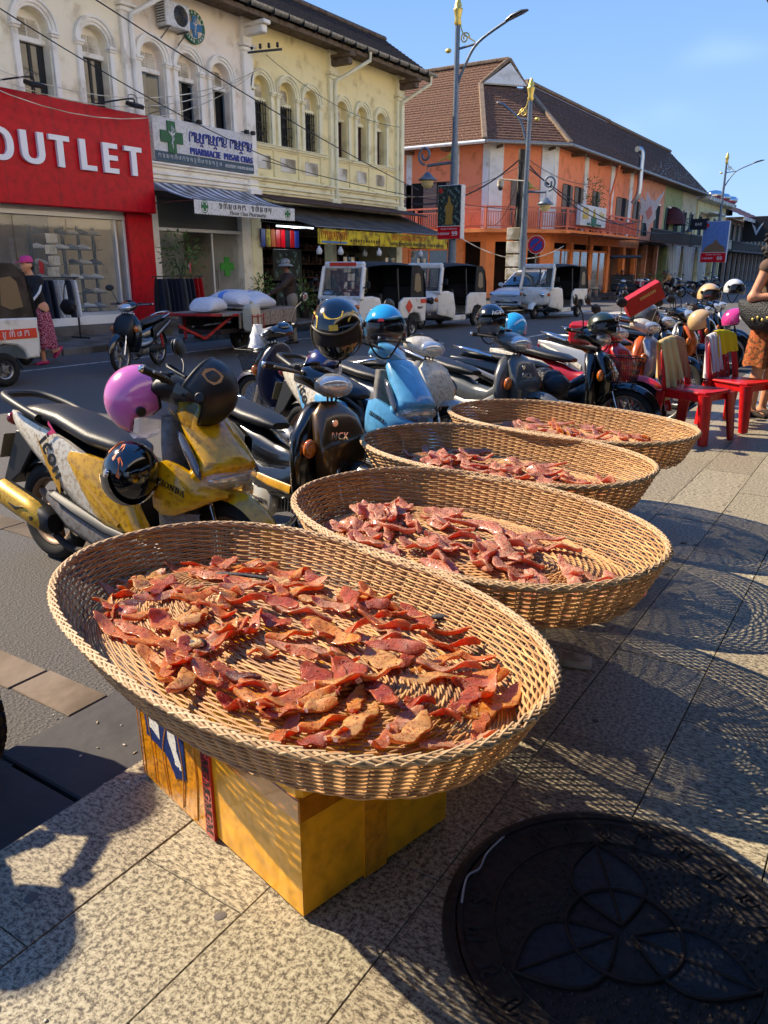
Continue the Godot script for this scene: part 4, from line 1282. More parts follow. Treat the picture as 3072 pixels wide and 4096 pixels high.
func facade_fittings(H: Array) -> void:
	# red sign board over the outlet shop
	var t := thing("shop_sign", "large red shop sign board with raised white OUTLET letters", "sign", Vector3(-15.6, 2.72, -13.88), 0)
	t.rotation.y = PI / 2
	# local x runs along the street backwards: place by hand
	t.rotation.y = 0
	var X := FT
	X.origin = Vector3(0, -2.72, 13.88)
	var pm := MB.new()
	pm.T = X
	pm.box(Vector3(8.9, 3.79, -0.14), Vector3(9.96, 2.14, 0.3), 0.02)
	put(pm, "sign_board", mats.panelred, t)
	for k in 7:
		var j := MB.new()
		j.T = X
		j.box(Vector3(13.7 - 1.22 * (k + 1), 3.79, 0.0115), Vector3(0.008, 2.12, 0.003))
		put(j, "panel_joint", mats.darkred if mats.has("darkred") else mk("darkred", Color(0.45, 0.01, 0.04), 0.4), t)
	var x := [9.93, 10.67, 11.31, 11.99, 12.60, 13.25]
	var wm := mk("letterwhite", Color(0.88, 0.89, 0.92), 0.3, {"coat": 0.5})
	for k in 6:
		text("OUTLET"[k], 0.60, 0.07, wm, t, X * xf(Vector3(x[k], 3.80, 0.06)), "Droid Sans", true, "raised_letter", 1.16)
	for k in 2:
		var l := thing("floodlight", ["black floodlight on a bent arm above the O of the red sign", "black floodlight on a bent arm above the last T of the red sign"][k], "floodlight", Vector3(-15.3, 4.93, [-10.62, -13.1][k]), 0, "floodlights over the red sign")
		var b := MB.new()
		b.tube(curve3([Vector3(-0.3, -0.05, 0.75), Vector3(0.0, 0.06, 0.35), Vector3(0.15, 0.12, 0.05), Vector3(0.16, 0.05, 0)], 4), 0.018, 6)
		put(b, "arm", mats.darkmetal, l)
		b = MB.new()
		b.T = xf(Vector3(0.16, 0, 0), 0, 0, -0.35)
		b.box(Vector3.ZERO, Vector3(0.26, 0.09, 0.34), 0.02)
		put(b, "lamp_head", mats.darkmetal, l)
		b = MB.new()
		b.tube(curve3([Vector3(0.1, 0.05, 0.12), Vector3(0.1, 0.2, 0.1), Vector3(0.1, 0.2, -0.1), Vector3(0.1, 0.05, -0.12)], 3), 0.01, 5)
		put(b, "yoke", mats.steel, l)
	# pharmacy board
	t = thing("pharmacy_sign", "white pharmacy board with green cross and blue raised lettering", "sign", Vector3(-15.78, 3.95, -15.95))
	X = FT
	X.origin = Vector3(-0.22, -3.95, 15.95)
	pm = MB.new()
	pm.T = X
	pm.box(Vector3(15.92, 4.46, 0.12), Vector3(3.54, 0.99, 0.16), 0.01)
	put(pm, "board", mats.white, t)
	pm = MB.new()
	pm.T = X
	pm.box(Vector3(15.92, 4.08, 0.2), Vector3(3.52, 0.22, 0.012), 0)
	put(pm, "grey_band", mk("slate", Color(0.22, 0.32, 0.38), 0.6), t)
	var green := mk("green", Color(0.0, 0.36, 0.2), 0.5)
	var bl := mk("signblue", Color(0.12, 0.22, 0.58), 0.5)
	cross(t, "green_cross", green, X * xf(Vector3(14.72, 4.53, 0.22)), 0.36, 0.13)
	snake(t, mats.white, X * xf(Vector3(14.72, 4.53, 0.24)), 0.26)
	for k in 14:
		if k == 8: continue
		var g := MB.new()
		g.T = X * xf(Vector3(15.42 + 0.162 * k, 4.62, 0.215))
		khmer(g, k * 2 + (k / 3), 0.22, 0.0165, true)
		put(g, "raised_letter", bl, t)
	text("PHARMACIE", 0.15, 0.03, bl, t, X * xf(Vector3(15.85, 4.29, 0.215)), "Droid Sans", true, "lettering", 0.9)
	text("PHSAR CHAS", 0.15, 0.03, bl, t, X * xf(Vector3(17.07, 4.29, 0.215)), "Droid Sans", true, "lettering", 0.9)
	for k in 17:
		var g := MB.new()
		g.T = X * xf(Vector3(14.3 + 0.13 * k, 4.085, 0.208))
		khmer(g, k + k / 4, 0.085, 0.007, true)
		put(g, "small_letter", mats.white, t)
	text("012 872211 / 010 915 04 00 00", 0.075, 0.006, mats.white, t, X * xf(Vector3(17.1, 4.07, 0.208)), "Droid Sans", true, "lettering", 0.75)
	for k in 3:
		var b := MB.new()
		b.T = X
		b.box(Vector3([15.6, 17.35, 17.6][k], 4.98, 0.3), Vector3(0.12, 0.1, 0.12), 0.02)
		b.tube([Vector3([15.6, 17.35, 17.6][k], 4.98, 0.3), Vector3([15.6, 17.35, 17.6][k], 5.0, 0.1)], 0.015, 5)
		put(b, "spot_lamp", mats.darkmetal, t)
	# air conditioner and round emblem
	t = thing("air_conditioner", "white air conditioner unit on brackets under the pharmacy eave", "air conditioner", Vector3(-15.8, 6.93, -15.05))
	ac_unit(t)
	t = thing("round_emblem", "round green pharmacy emblem with a blue cross fixed below the eave", "sign", Vector3(-15.93, 7.16, -15.83))
	X = Transform3D(FT.basis, Vector3.ZERO)
	pm = MB.new()
	pm.T = X * Transform3D(Basis(Vector3.RIGHT, PI / 2), Vector3.ZERO)
	pm.cyl(Vector3(0, -0.03, 0), Vector3(0, 0.04, 0), 0.37, 28, 0.005)
	put(pm, "rim_disc", green, t)
	pm = MB.new()
	pm.T = X * Transform3D(Basis(Vector3.RIGHT, PI / 2), Vector3.ZERO)
	pm.cyl(Vector3(0, 0.03, 0), Vector3(0, 0.05, 0), 0.26, 28, 0.002)
	put(pm, "inner_disc", mats.bleached, t)
	cross(t, "blue_cross", mk("crossblue", Color(0.16, 0.42, 0.62), 0.5), X * xf(Vector3(0, 0, 0.06)), 0.24, 0.08)
	snake(t, mats.white, X * xf(Vector3(0, 0, 0.078)), 0.18)
	for s in 2:
		var w: String = ["PHARMACY", "PHSAR CHAS"][s]
		for k in w.length():
			if w[k] == " ": continue
			var a := (PI * 0.88 - PI * 0.76 * k / (w.length() - 1)) if s == 0 else (-PI * 0.88 + PI * 0.76 * k / (w.length() - 1))
			text(w[k], 0.062, 0.006, mats.white, t, X * Transform3D(Basis(Vector3.BACK, a - PI / 2 if s == 0 else a + PI / 2), Vector3(cos(a) * 0.315, sin(a) * 0.315, 0.045)), "Droid Sans", true, "emblem_letter")
	# wire insulators
	t = thing("insulator_rack", "dark iron bracket with four insulators on the yellow wall corner", "wire bracket", Vector3(-15.9, 7.0, -18.0))
	pm = MB.new()
	pm.bar(Vector3(0, -0.02, 0.25), Vector3(0.62, 0.12, -0.45), 0.05, 0.05)
	put(pm, "bracket", mats.darkmetal, t)
	for k in 4:
		pm = MB.new()
		var f := (k + 0.5) / 4.0
		pm.T = xf(Vector3(0.62 * f, 0.03 + 0.13 * f, 0.25 - 0.7 * f))
		pm.lathe([Vector2(0.0, 0), Vector2(0.03, 0.02), Vector2(0.045, 0.06), Vector2(0.03, 0.08), Vector2(0.04, 0.12), Vector2(0, 0.15)], 8)
		put(pm, "insulator", mats.black, t)

func ac_unit(t: Node3D) -> void:
	var m: Material = mats.white
	var b := MB.new()
	b.box(Vector3(0.02, 0.27, 0), Vector3(0.32, 0.54, 0.78), 0.02)
	put(b, "casing", m, t)
	b = MB.new()
	b.T = Transform3D(Basis(Vector3.FORWARD, PI / 2), Vector3(0.18, 0.27, -0.1))
	b.lathe([Vector2(0, 0), Vector2(0.2, 0), Vector2(0.215, 0.012), Vector2(0.225, 0.0)], 24)
	put(b, "fan_opening", mats.darkmetal, t)
	b = MB.new()
	for k in 5: b.T = Transform3D(Basis(Vector3.FORWARD, PI / 2), Vector3(0.19, 0.27, -0.1)); b.lathe([Vector2(0.04 * k + 0.03, 0.0), Vector2(0.04 * k + 0.036, 0.006), Vector2(0.04 * k + 0.042, 0)], 20)
	put(b, "fan_guard", mats.steel, t)
	b = MB.new()
	for k in 8: b.box(Vector3(0.02, 0.08 + k * 0.055, 0.395), Vector3(0.26, 0.02, 0.01))
	put(b, "side_vents", mats.darkmetal, t)
	b = MB.new()
	for s in [-0.3, 0.28]:
		b.box(Vector3(-0.05, -0.02, s), Vector3(0.5, 0.03, 0.03))
		b.bar(Vector3(-0.2, -0.25, s), Vector3(0.15, -0.03, s), 0.02, 0.02)
	put(b, "brackets", mats.steel, t)

func cross(parent: Node, called: String, m: Material, X: Transform3D, r: float, w: float) -> void:
	var b := MB.new()
	b.T = X
	b.prism([Vector2(-w, r), Vector2(w, r), Vector2(w, w), Vector2(r, w), Vector2(r, -w), Vector2(w, -w), Vector2(w, -r), Vector2(-w, -r), Vector2(-w, -w), Vector2(-r, -w), Vector2(-r, w), Vector2(-w, w)], -0.02, 0.015, 0.004)
	put(b, called, m, parent)

func snake(parent: Node, m: Material, X: Transform3D, h: float) -> void:
	var b := MB.new()
	b.T = X
	b.tube([Vector3(0, h, 0), Vector3(0, -h, 0)], h * 0.05, 5)
	var p := []
	for k in 22: p.append(Vector3(sin(k * 0.62) * h * 0.22 * (1.2 - k / 30.0), h * (0.85 - 1.6 * k / 21.0), 0.006))
	b.tube(p, h * 0.055, 5)
	b.prism([Vector2(-h * 0.45, h * 0.5), Vector2(0, h * 0.3), Vector2(h * 0.45, h * 0.5), Vector2(h * 0.2, h * 0.15), Vector2(-h * 0.2, h * 0.15)], 0, 0.006)
	put(b, "staff_and_snake", m, parent)

func shoe(b: MB, p: Vector3, k: int) -> void:
	b.col = [Color(0.7, 0.7, 0.68), Color(0.05, 0.05, 0.06), Color(0.25, 0.28, 0.33), Color(0.5, 0.45, 0.4)][k % 4]
	b.T = xf(p, 0.5 + 0.3 * (k % 3))
	b.body([[-0.13, 0.05, 0.05, 0.035], [-0.05, 0.06, 0.06, 0.042], [0.03, 0.045, 0.045, 0.045], [0.12, 0.03, 0.03, 0.042], [0.15, 0.02, 0.018, 0.02]], 7)

func outlet_shop(h: Node3D) -> void:
	var frame := mk("alu", Color(0.80, 0.80, 0.80), 0.35, {"metal": 0.3})
	strip_box(h, "plinth", mats.creamtrim, 4.0, 13.3, 0.0, 0.40, -0.5, 0.06)
	strip_box(h, "step", mats.concrete, 4.0, 13.2, 0.0, 0.2, 0.07, 0.36)
	strip_box(h, "lintel", mats.creamtrim, 4.0, 13.5, 2.66, 3.2, -0.35, -0.02)
	strip_box(h, "red_column", mats.panelred, 13.22, 13.98, 0.0, 2.72, -0.3, 0.12, 0.01)
	var w := strip_box(h, "shop_window", frame, 4.0, 13.24, 2.55, 2.66, -0.2, 0.02)
	strip_box(w, "jamb", frame, 13.14, 13.22, 0.4, 2.55, -0.2, 0.02)
	strip_box(w, "jamb", frame, 12.93, 12.98, 0.4, 2.55, -0.16, -0.02)
	strip_box(w, "bottom_rail", frame, 4.0, 13.14, 0.4, 0.47, -0.2, 0.02)
	var g := mk("shopglass", Color(0.75, 0.8, 0.8), 0.03, {"a": 0.10})
	for q in [[4.05, 7.0], [7.02, 9.3], [9.32, 10.35], [10.37, 11.65], [11.67, 12.92]]:
		strip_box(w, "pane", g, q[0], q[1], 0.48, 2.54, -0.1, -0.095, 0)
	# room: floor, back wall, shelves of shoes
	var warm := wall("shopwall", Color(0.42, 0.34, 0.25), "mottle")
	strip_box(h, "shop_floor", mats.concrete, 4.2, 13.3, 0.36, 0.4, -4.0, -0.5, 0)
	strip_box(h, "shop_back_wall", warm, 4.2, 13.3, 0.4, 3.1, -3.2, -3.1, 0)
	var t := thing("shoe_rack", "black post shoe rack full of sneakers inside the outlet window", "shoe rack", Vector3(-16.6, 0.4, -12.0))
	var X := FT
	X.origin = Vector3(0.6, -0.4, 12.0)
	for s in 5:
		var b := MB.new()
		b.T = X
		b.box(Vector3(11.05 + s * 0.42, 1.4, -0.6), Vector3(0.06, 2.0, 0.05))
		put(b, "post", mats.darkmetal, t)
	for r in 6:
		var b := MB.new()
		b.T = X
		b.box(Vector3(11.9, 0.55 + r * 0.33, -0.45), Vector3(1.75, 0.015, 0.26))
		put(b, "shelf", mats.darkmetal, t)
	var sm := mk("shoes", Color.WHITE, 0.6, {"vc": 1})
	for r in 6:
		for s in 6:
			if (r * 5 + s * 3) % 7 == 0: continue
			var b := MB.new()
			shoe(b, X * Vector3(11.15 + s * 0.29, 0.56 + r * 0.33, -0.42), r + s * 2)
			put(b, "shoe", sm, t)
	t = thing("poster_cards", "white cut-out cards hung in rows behind the outlet glass", "display", Vector3(-16.3, 1.6, -11.4))
	for k in 4:
		var b := MB.new()
		b.T = Transform3D(FT.basis, Vector3(0.0, 0.5 - 0.24 * k, 0.05 * (k % 2)))
		b.box(Vector3(0, 0, 0), Vector3(0.3, 0.2, 0.01), 0.003)
		for e in 3: b.box(Vector3(-0.08 + 0.08 * e, 0.01, 0.01), Vector3(0.05, 0.1, 0.01))
		put(b, "card", mats.bleached, t)
	var lt := OmniLight3D.new()
	lt.name = "shop_lamp_light"
	lt.position = Vector3(-17.6, 2.75, -11.2)
	lt.light_energy = 0.22
	lt.light_color = Color(1, 0.86, 0.65)
	lt.light_size = 0.1
	lt.shadow_enabled = true
	lt.omni_range = 12
	lt.omni_attenuation = 2.0
	add_child(lt)
	var lb := MB.new()
	lb.ell(Vector3(-17.6, 2.75, -11.2), Vector3(0.12, 0.06, 0.12))
	tag(put(lb, "ceiling_lamp", mk("lampglow", Color.WHITE, 0.5, {"em": Color(1, 0.86, 0.65), "ee": 1.2})), "round glowing ceiling lamp inside the outlet shop", "lamp")
	# clothes rail outside
	for q in [["clothes_rail", "black clothes rail with white and navy shirts by the outlet window", -14.7, -10.3, 0.8, ["navyc", "navyc", "white", "white", "navyc", "white"]], ["clothes_rail", "clothes rail of navy trousers and a red jacket before the pharmacy", -14.7, -13.6, 1.4, ["navyc", "greyc", "navyc", "navyc", "navyc", "greyc", "navyc", "navyc", "red", "red"]]]:
		mk("navyc", Color(0.06, 0.09, 0.17), 0.8, {"tex": "cloth", "scale": 3.0})
		mk("greyc", Color(0.25, 0.26, 0.27), 0.8, {"tex": "cloth", "scale": 3.0})
		var r := thing(q[0], q[1], "clothes rail", Vector3(q[2], 0.02, q[3]))
		var b := MB.new()
		var L: float = q[4]
		for s in [-1, 1]:
			b.bar(Vector3(0, 0, s * L / 2), Vector3(0, 1.25, s * L / 2), 0.03, 0.03)
			b.bar(Vector3(-0.3, 0.02, s * L / 2), Vector3(0.3, 0.02, s * L / 2), 0.03, 0.03)
		b.bar(Vector3(0, 1.25, -L / 2 - 0.1), Vector3(0, 1.25, L / 2 + 0.1), 0.03, 0.03)
		put(b, "frame", mats.darkmetal, r)
		for k in q[5].size():
			b = MB.new()
			var z: float = L / 2 - L * (k + 0.5) / q[5].size()
			var wd := 0.2
			var rows := []
			for yy in 7:
				var f := yy / 6.0
				var ring := PackedVector3Array()
				for e in 10:
					var a := TAU * e / 10
					ring.append(Vector3(cos(a) * wd * (0.5 + 0.6 * sqrt(f + 0.05)), 1.2 - f * 0.75, z + sin(a) * (0.02 + 0.025 * f) + 0.012 * sin(a * 3 + k)))
				rows.append(ring)
			b.loft(rows)
			put(b, "garment", mats[q[5][k]], r)
		var tg := MB.new()
		tg.T = xf(Vector3(0.1, 1.45, L / 2 if L < 1 else -0.3), -0.9, 0, 0.2)
		tg.box(Vector3.ZERO, Vector3(0.24, 0.24, 0.01), 0.002)
		put(tg, "price_card", mats.red, r)
		text("10$" if L < 1 else "10$ 7$", 0.10, 0.004, mats.white, r, xf(Vector3(0.1, 1.45, L / 2 if L < 1 else -0.3), -0.9, 0, 0.2) * xf(Vector3(0, 0, 0.008)), "Droid Sans", true)

func awning(called: String, label: String, s0: float, s1: float, z1: float, y0: float, y1: float, m1: Material, m2: Material, stripes: int) -> Node3D:
	var t := thing(called, label, "awning", Vector3(-15.9, y1, -(s0 + s1) / 2))
	var X := Transform3D(FT.basis, Vector3(0, -y1, 0))
	var c := (s0 + s1) / 2
	for k in stripes:
		var a := lerpf(s0, s1, float(k) / stripes) - c
		var b := lerpf(s0, s1, float(k + 1) / stripes) - c
		var mb := MB.new()
		mb.T = X
		var rows := []
		for i in 9:
			var f := i / 8.0
			var y := lerpf(y0, y1, f) - 0.06 * sin(PI * f)
			rows.append(PackedVector3Array([Vector3(a, y, f * z1), Vector3(b, y, f * z1)]))
		mb.grid(rows)
		put(mb, "awning_stripe" if stripes > 1 else "awning_cloth", m1 if k % 2 == 0 else m2, t)
	var f := MB.new()
	f.T = X
	f.tube([Vector3(s0 - c, y1, z1), Vector3(s1 - c, y1, z1)], 0.025, 6)
	for e in [s0 - c + 0.1, s1 - c - 0.1]: f.tube([Vector3(e, y0 - 0.5, 0.02), Vector3(e, y1, z1 - 0.02)], 0.02, 6)
	put(f, "awning_frame", mats.steel, t)
	return t

func pharmacy_shop(h: Node3D) -> void:
	var aw1 := mk("awn_blue", Color(0.36, 0.41, 0.50), 0.85, {"tex": "stain", "scale": 0.5, "back": Color(0.15, 0.16, 0.18)})
	var aw2 := mk("awn_white", Color(0.90, 0.90, 0.90), 0.85, {"tex": "stain", "scale": 0.5, "back": Color(0.2, 0.2, 0.2)})
	var t := awning("striped_awning", "grey and white striped pharmacy awning with lettered white valance", 13.95, 17.65, 1.5, 3.48, 3.0, aw1, aw2, 25)
	# valance with scalloped hem
	var v := MB.new()
	v.T = Transform3D(FT.basis, Vector3(0, -3.0, 0))
	var P := [Vector2(-1.85, 3.0), Vector2(1.85, 3.0)]
	for k in 75: P.append(Vector2(1.85 - 3.7 * k / 74.0, 2.68 + (0.02 if k % 2 else 0.0)))
	v.prism(P, 1.52, 1.528)
	put(v, "valance", mats.white, t)
	var X := Transform3D(FT.basis, Vector3(0, -3.0, 0))
	var dk := mk("ink", Color(0.06, 0.07, 0.12), 0.6)
	var gr := mk("badge_green", Color(0.05, 0.42, 0.22), 0.5)
	for s in [-1.52, 1.55]:
		var r := MB.new()
		r.T = X
		var c := []
		for k in 24: c.append(Vector3(s + cos(TAU * k / 24) * 0.11, 2.86 + sin(TAU * k / 24) * 0.14, 1.532))
		r.tube(c, 0.008, 4, false, true)
		put(r, "oval_ring", gr, t)
		cross(t, "green_cross", gr, X * xf(Vector3(s, 2.86, 1.53)), 0.095, 0.034)
	for k in 12:
		if k == 6: continue
		var g := MB.new()
		g.T = X * xf(Vector3(-0.98 + 0.165 * k, 2.90, 1.532))
		khmer(g, k * 4 + 1, 0.115, 0.0085, true)
		put(g, "letter", dk, t)
	text("Phsar Chas Pharmacie", 0.085, 0.004, dk, t, X * xf(Vector3(0.0, 2.76, 1.532)), "Droid Serif", true)
	# front: posts, transom, glass doors, dim interior
	var frame: Material = mats.alu
	strip_box(h, "pharmacy_pier", mats.creamtrim, 13.98, 14.28, 0.0, 3.2, -0.3, 0.0)
	strip_box(h, "pharmacy_pier", mats.creamtrim, 17.25, 17.62, 0.0, 3.2, -0.3, 0.05)
	strip_box(h, "roller_box", mk("shutterbox", Color(0.33, 0.34, 0.33), 0.6), 14.3, 17.25, 2.45, 3.15, -0.4, -0.12)
	strip_box(h, "transom_bar", frame, 14.28, 17.25, 2.36, 2.45, -0.25, -0.02)
	var dr := strip_box(h, "glass_door", frame, 16.2, 16.26, 0.1, 2.36, -0.2, -0.12)
	var g: Material = mats.shopglass
	strip_box(dr, "pane", g, 14.35, 15.2, 0.1, 2.34, -0.16, -0.155, 0)
	strip_box(dr, "pane", g, 16.27, 17.2, 0.1, 2.34, -0.16, -0.155, 0)
	strip_box(dr, "handle", mats.steel, 16.34, 16.37, 0.9, 1.4, -0.12, -0.08)
	strip_box(h, "pharmacy_floor", mats.concrete, 14.0, 17.4, 0.02, 0.06, -5.0, -0.3, 0)
	strip_box(h, "pharmacy_back_wall", wall("dimgreen", Color(0.36, 0.38, 0.36)), 14.0, 17.4, 0.06, 3.14, -4.1, -4.0, 0)
	var lg := mk("leafgreen", Color(0.16, 0.55, 0.16), 0.5)
	t = thing("door_cross", "bright green cross sticker on the pharmacy glass door", "sign", Vector3(-16.13, 1.5, -16.75))
	cross(t, "cross_plate", lg, Transform3D(FT.basis, Vector3.ZERO), 0.26, 0.1)
	t = thing("counter", "wooden pharmacy counter with a small green cross in the shop", "counter", Vector3(-17.6, 0.06, -15.7))
	var b := MB.new()
	b.T = FT * xf(Vector3(0, 0, 1.6 - 1.6))
	b.T.origin = Vector3(0, 0, 0)
	b.box(Vector3(0, 0.5, 0), Vector3(1.6, 1.0, 0.5), 0.02)
	put(b, "front", mk("woodc", Color(0.42, 0.27, 0.16), 0.6, {"tex": "wood", "scale": 2.0}), t)
	b = MB.new()
	b.T.basis = FT.basis
	b.box(Vector3(0, 1.02, 0.02), Vector3(1.66, 0.04, 0.58), 0.01)
	put(b, "worktop", mats.bleached, t)
	cross(t, "cross_plate", lg, Transform3D(FT.basis, Vector3(0.27, 0.6, -0.1)), 0.1, 0.035)
	t = thing("medicine_shelf", "tall shelf of medicine boxes at the back of the pharmacy", "shelf", Vector3(-19.7, 0.06, -16.2))
	for r in 6:
		b = MB.new()
		b.T.basis = FT.basis
		b.box(Vector3(0, 0.3 + r * 0.42, 0), Vector3(2.2, 0.03, 0.35))
		put(b, "shelf_board", mats.white, t)
		for k in 12:
			b = MB.new()
			b.T.basis = FT.basis
			b.box(Vector3(-1.0 + k * 0.18, 0.4 + r * 0.42, 0.05), Vector3(0.14, rnd(0.1, 0.25), 0.2))
			put(b, "carton", [mats.white, lg, mats.signblue, mats.red][(k + r) % 4], t)
	# hanging plants by the door
	for q in [[Vector3(-15.3, 1.7, -14.3), 0.62, "bushy potted plant hanging beside the red column"], [Vector3(-15.5, 0.9, -17.5), 0.42, "slim leafy plant by the pharmacy pillar"], [Vector3(-15.2, 0.65, -19.0), 0.5, "potted bush before the art shop paintings"]]:
		plant(q[0], q[1], q[2])

func plant(p: Vector3, r: float, label: String, called := "potted_plant") -> void:
	var t := thing(called, label, "plant", Vector3(p.x, 0.02, p.z))
	var b := MB.new()
	var hgt := p.y - 0.02
	b.lathe([Vector2(0, 0), Vector2(0.13, 0), Vector2(0.19, 0.3), Vector2(0.16, 0.3), Vector2(0, 0.27)], 12)
	put(b, "pot", mats.rust, t)
	b = MB.new()
	for k in 5: b.tube([Vector3(0, 0.25, 0), Vector3(rnd(-0.1, 0.1), hgt * 0.6, rnd(-0.1, 0.1)), Vector3(rnd(-0.3, 0.3) * r, hgt, rnd(-0.3, 0.3) * r)], 0.012, 4)
	put(b, "stems", mats.rust, t)
	b = MB.new()
	leaves(b, Vector3(0, hgt, 0), Vector3(r * 0.8, r, r * 0.9), int(420 * r), 0.16)
	put(b, "leaves", mk("leaf", Color.WHITE, 0.55, {"vc": 1, "back": Color(0.25, 0.4, 0.1)}), t)

func leaves(b: MB, c: Vector3, r: Vector3, n: int, L: float) -> void:
	for k in n:
		var d := Vector3(rng.randfn(), rng.randfn(), rng.randfn()).normalized()
		var p := c + d * r * pow(rnd(0.05, 1.0), 0.5)
		var f := (d + Vector3(rnd(-0.5, 0.5), rnd(-0.9, 0.2), rnd(-0.5, 0.5))).normalized()
		var s := f.cross(Vector3(rnd(-1, 1), 1, rnd(-1, 1))).normalized() * L * rnd(0.10, 0.2)
		var l := L * rnd(0.6, 1.2)
		b.col = Color(0.05, 0.13, 0.03).lerp(Color(0.13, 0.22, 0.05), rnd(0, 1))
		var nn := f.cross(s).normalized() * L * 0.06
		b.quad(p, p + f * l * 0.5 + s + nn, p + f * l - nn, p + f * l * 0.5 - s + nn)

func art_shop(h: Node3D) -> void:
	var cl := mk("awn_grey", Color(0.34, 0.32, 0.30), 0.85, {"tex": "stain", "scale": 0.4, "back": Color(0.06, 0.06, 0.06)})
	var t := awning("shop_awning", "wide dark grey canvas awning over the corner art shop", 17.85, 25.9, 2.05, 3.25, 2.55, cl, cl, 1)
	t = thing("tin_canopy", "rusty brown tin canopy strip above the grey awning", "canopy", Vector3(-15.5, 3.3, -21.8))
	var b := MB.new()
	b.box(Vector3(0, 0.06, 0), Vector3(1.1, 0.03, 8.3), 0.0, Basis(Vector3.BACK, -0.24))
	put(b, "sheet", mk("rusttin", Color(0.27, 0.15, 0.12), 0.8, {"tex": "dirty", "scale": 0.8}), t)
	t = thing("yellow_banner", "long yellow shop banner with orange and black lettering under the grey awning", "banner", Vector3(-13.86, 2.1, -21.7))
	b = MB.new()
	b.T.basis = FT.basis
	b.box(Vector3(0, 0.2, 0), Vector3(7.4, 0.40, 0.02), 0)
	put(b, "cloth", mk("bannery", Color(0.82, 0.73, 0.10), 0.7, {"tex": "stain", "scale": 0.8}), t)
	var X := Transform3D(FT.basis, Vector3.ZERO)
	var og := mk("bannerorange", Color(0.72, 0.33, 0.06), 0.7)
	text("THE CORNER ART SHOP", 0.15, 0.004, og, t, X * xf(Vector3(1.15, 0.28, 0.014)), "Droid Sans", true, "lettering", 0.92)
	text("Painting, Bronze Statue, Wood Carving, Ceramic & Souvenirs", 0.105, 0.004, mats.ink, t, X * xf(Vector3(1.7, 0.10, 0.014)), "Droid Sans", true, "lettering", 0.82)
	for k in 18:
		var g := MB.new()
		g.T = X * xf(Vector3(-3.45 + (0.2 * k if k < 6 else 0.9 + 0.135 * (k - 3)), 0.24 if k < 6 else 0.12, 0.016))
		khmer(g, k, 0.2 if k < 6 else 0.08, 0.012 if k < 6 else 0.007, true)
		put(g, "letter", og if k < 6 else mats.ink, t)
	b = MB.new()
	b.T = X
	b.box(Vector3(-2.95, 0.06, 0.012), Vector3(1.2, 0.05, 0.006))
	put(b, "blue_strip", mk("skyblue", Color(0.2, 0.45, 0.7), 0.6), t)
	for k in 6:
		var z: float = [-17.9, -18.9, -20.9, -23.4, -21.6, -24.6][k]
		var l := thing("bare_bulb", ["white bulb hanging at the left end of the yellow banner", "white bulb below the orange letters at the banner's left", "white bulb below the middle of the yellow banner", "white bulb near the right end of the yellow banner", "small white bulb farther back behind the banner", "white bulb beyond the banner near the corner"][k], "light bulb", Vector3(-13.75 - (1.0 if k > 3 else 0.0), 1.82, z), 0, "white bulbs hanging along the banner")
		var g := MB.new()
		g.lathe([Vector2(0, 0), Vector2(0.07, 0.01), Vector2(0.085, 0.09), Vector2(0.06, 0.16), Vector2(0.03, 0.18), Vector2(0.03, 0.22), Vector2(0, 0.23)], 12)
		put(g, "bulb", mats.white, l)
		g = MB.new()
		g.tube(curve3([Vector3(0, 0.22, 0), Vector3(0, 0.55, 0), Vector3(-0.2, 0.66, 0.15), Vector3(-0.5, 0.7, 0.3)], 4), 0.008, 5)
		put(g, "cord", mats.darkmetal, l)
	# piers, dark interior, goods
	strip_box(h, "shop_pier", mats.paleyellow, 17.62, 18.05, 0.0, 3.2, -0.3, 0.06)
	strip_box(h, "shop_pier", mats.paleyellow, 21.5, 21.75, 0.0, 3.2, -0.3, 0.02)
	strip_box(h, "shop_pier", mats.paleyellow, 25.4, 25.79, 0.0, 3.2, -0.3, 0.06)
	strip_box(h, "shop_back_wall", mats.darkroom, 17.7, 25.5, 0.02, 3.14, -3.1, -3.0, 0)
	var gd := mk("goods", Color(0.8, 0.8, 0.8), 0.7, {"tex": "goods", "scale": 0.8})
	var ph := mk("painting", Color(0.9, 0.95, 1.0), 0.6, {"tex": "photo", "scale": 0.7})
	for k in 4:
		var p := thing("canvas_painting", ["large dark teal landscape painting standing left in the art shop", "dark painting standing below the teal landscape", "dark canvas painting at the shop's middle pier", "small framed painting near the shop corner"][k], "painting", Vector3(-15.6, [1.1, 0.15, 0.5, 0.6][k], [-18.75, -18.85, -21.3, -24.9][k]))
		b = MB.new()
		b.T.basis = FT.basis
		b.box(Vector3(0, 0.45, 0), Vector3([1.3, 1.35, 0.8, 0.7][k], 0.88, 0.05), 0.01)
		put(b, "frame", mats.darkmetal, p)
		b = MB.new()
		b.T.basis = FT.basis
		b.box(Vector3(0, 0.45, 0.027), Vector3([1.2, 1.25, 0.7, 0.6][k], 0.78, 0.006))
		put(b, "canvas", ph, p)
	for k in 3:
		var p := thing("postcard_rack", ["upright wire postcard rack with rows of pictures before the art shop", "second postcard rack half hidden by the first three wheeler", "postcard rack at the far end of the art shop"][k], "rack", Vector3(-14.3, 0.03, [-20.0, -22.3, -24.3][k]))
		b = MB.new()
		b.bar(Vector3(0, 0, 0), Vector3(0, 1.85, 0), 0.03, 0.03)
		b.box(Vector3(0, 0.03, 0), Vector3(0.4, 0.04, 0.4))
		put(b, "stand", mats.darkmetal, p)
		for r in 6:
			for c in 3:
				b = MB.new()
				b.T = Transform3D(FT.basis, Vector3(0.06, 0.45 + r * 0.24, 0.2 - 0.2 * c))
				b.box(Vector3.ZERO, Vector3(0.17, 0.2, 0.01), 0.003)
				put(b, "postcard", mats.bleached if (r + c) % 3 else ph, p)
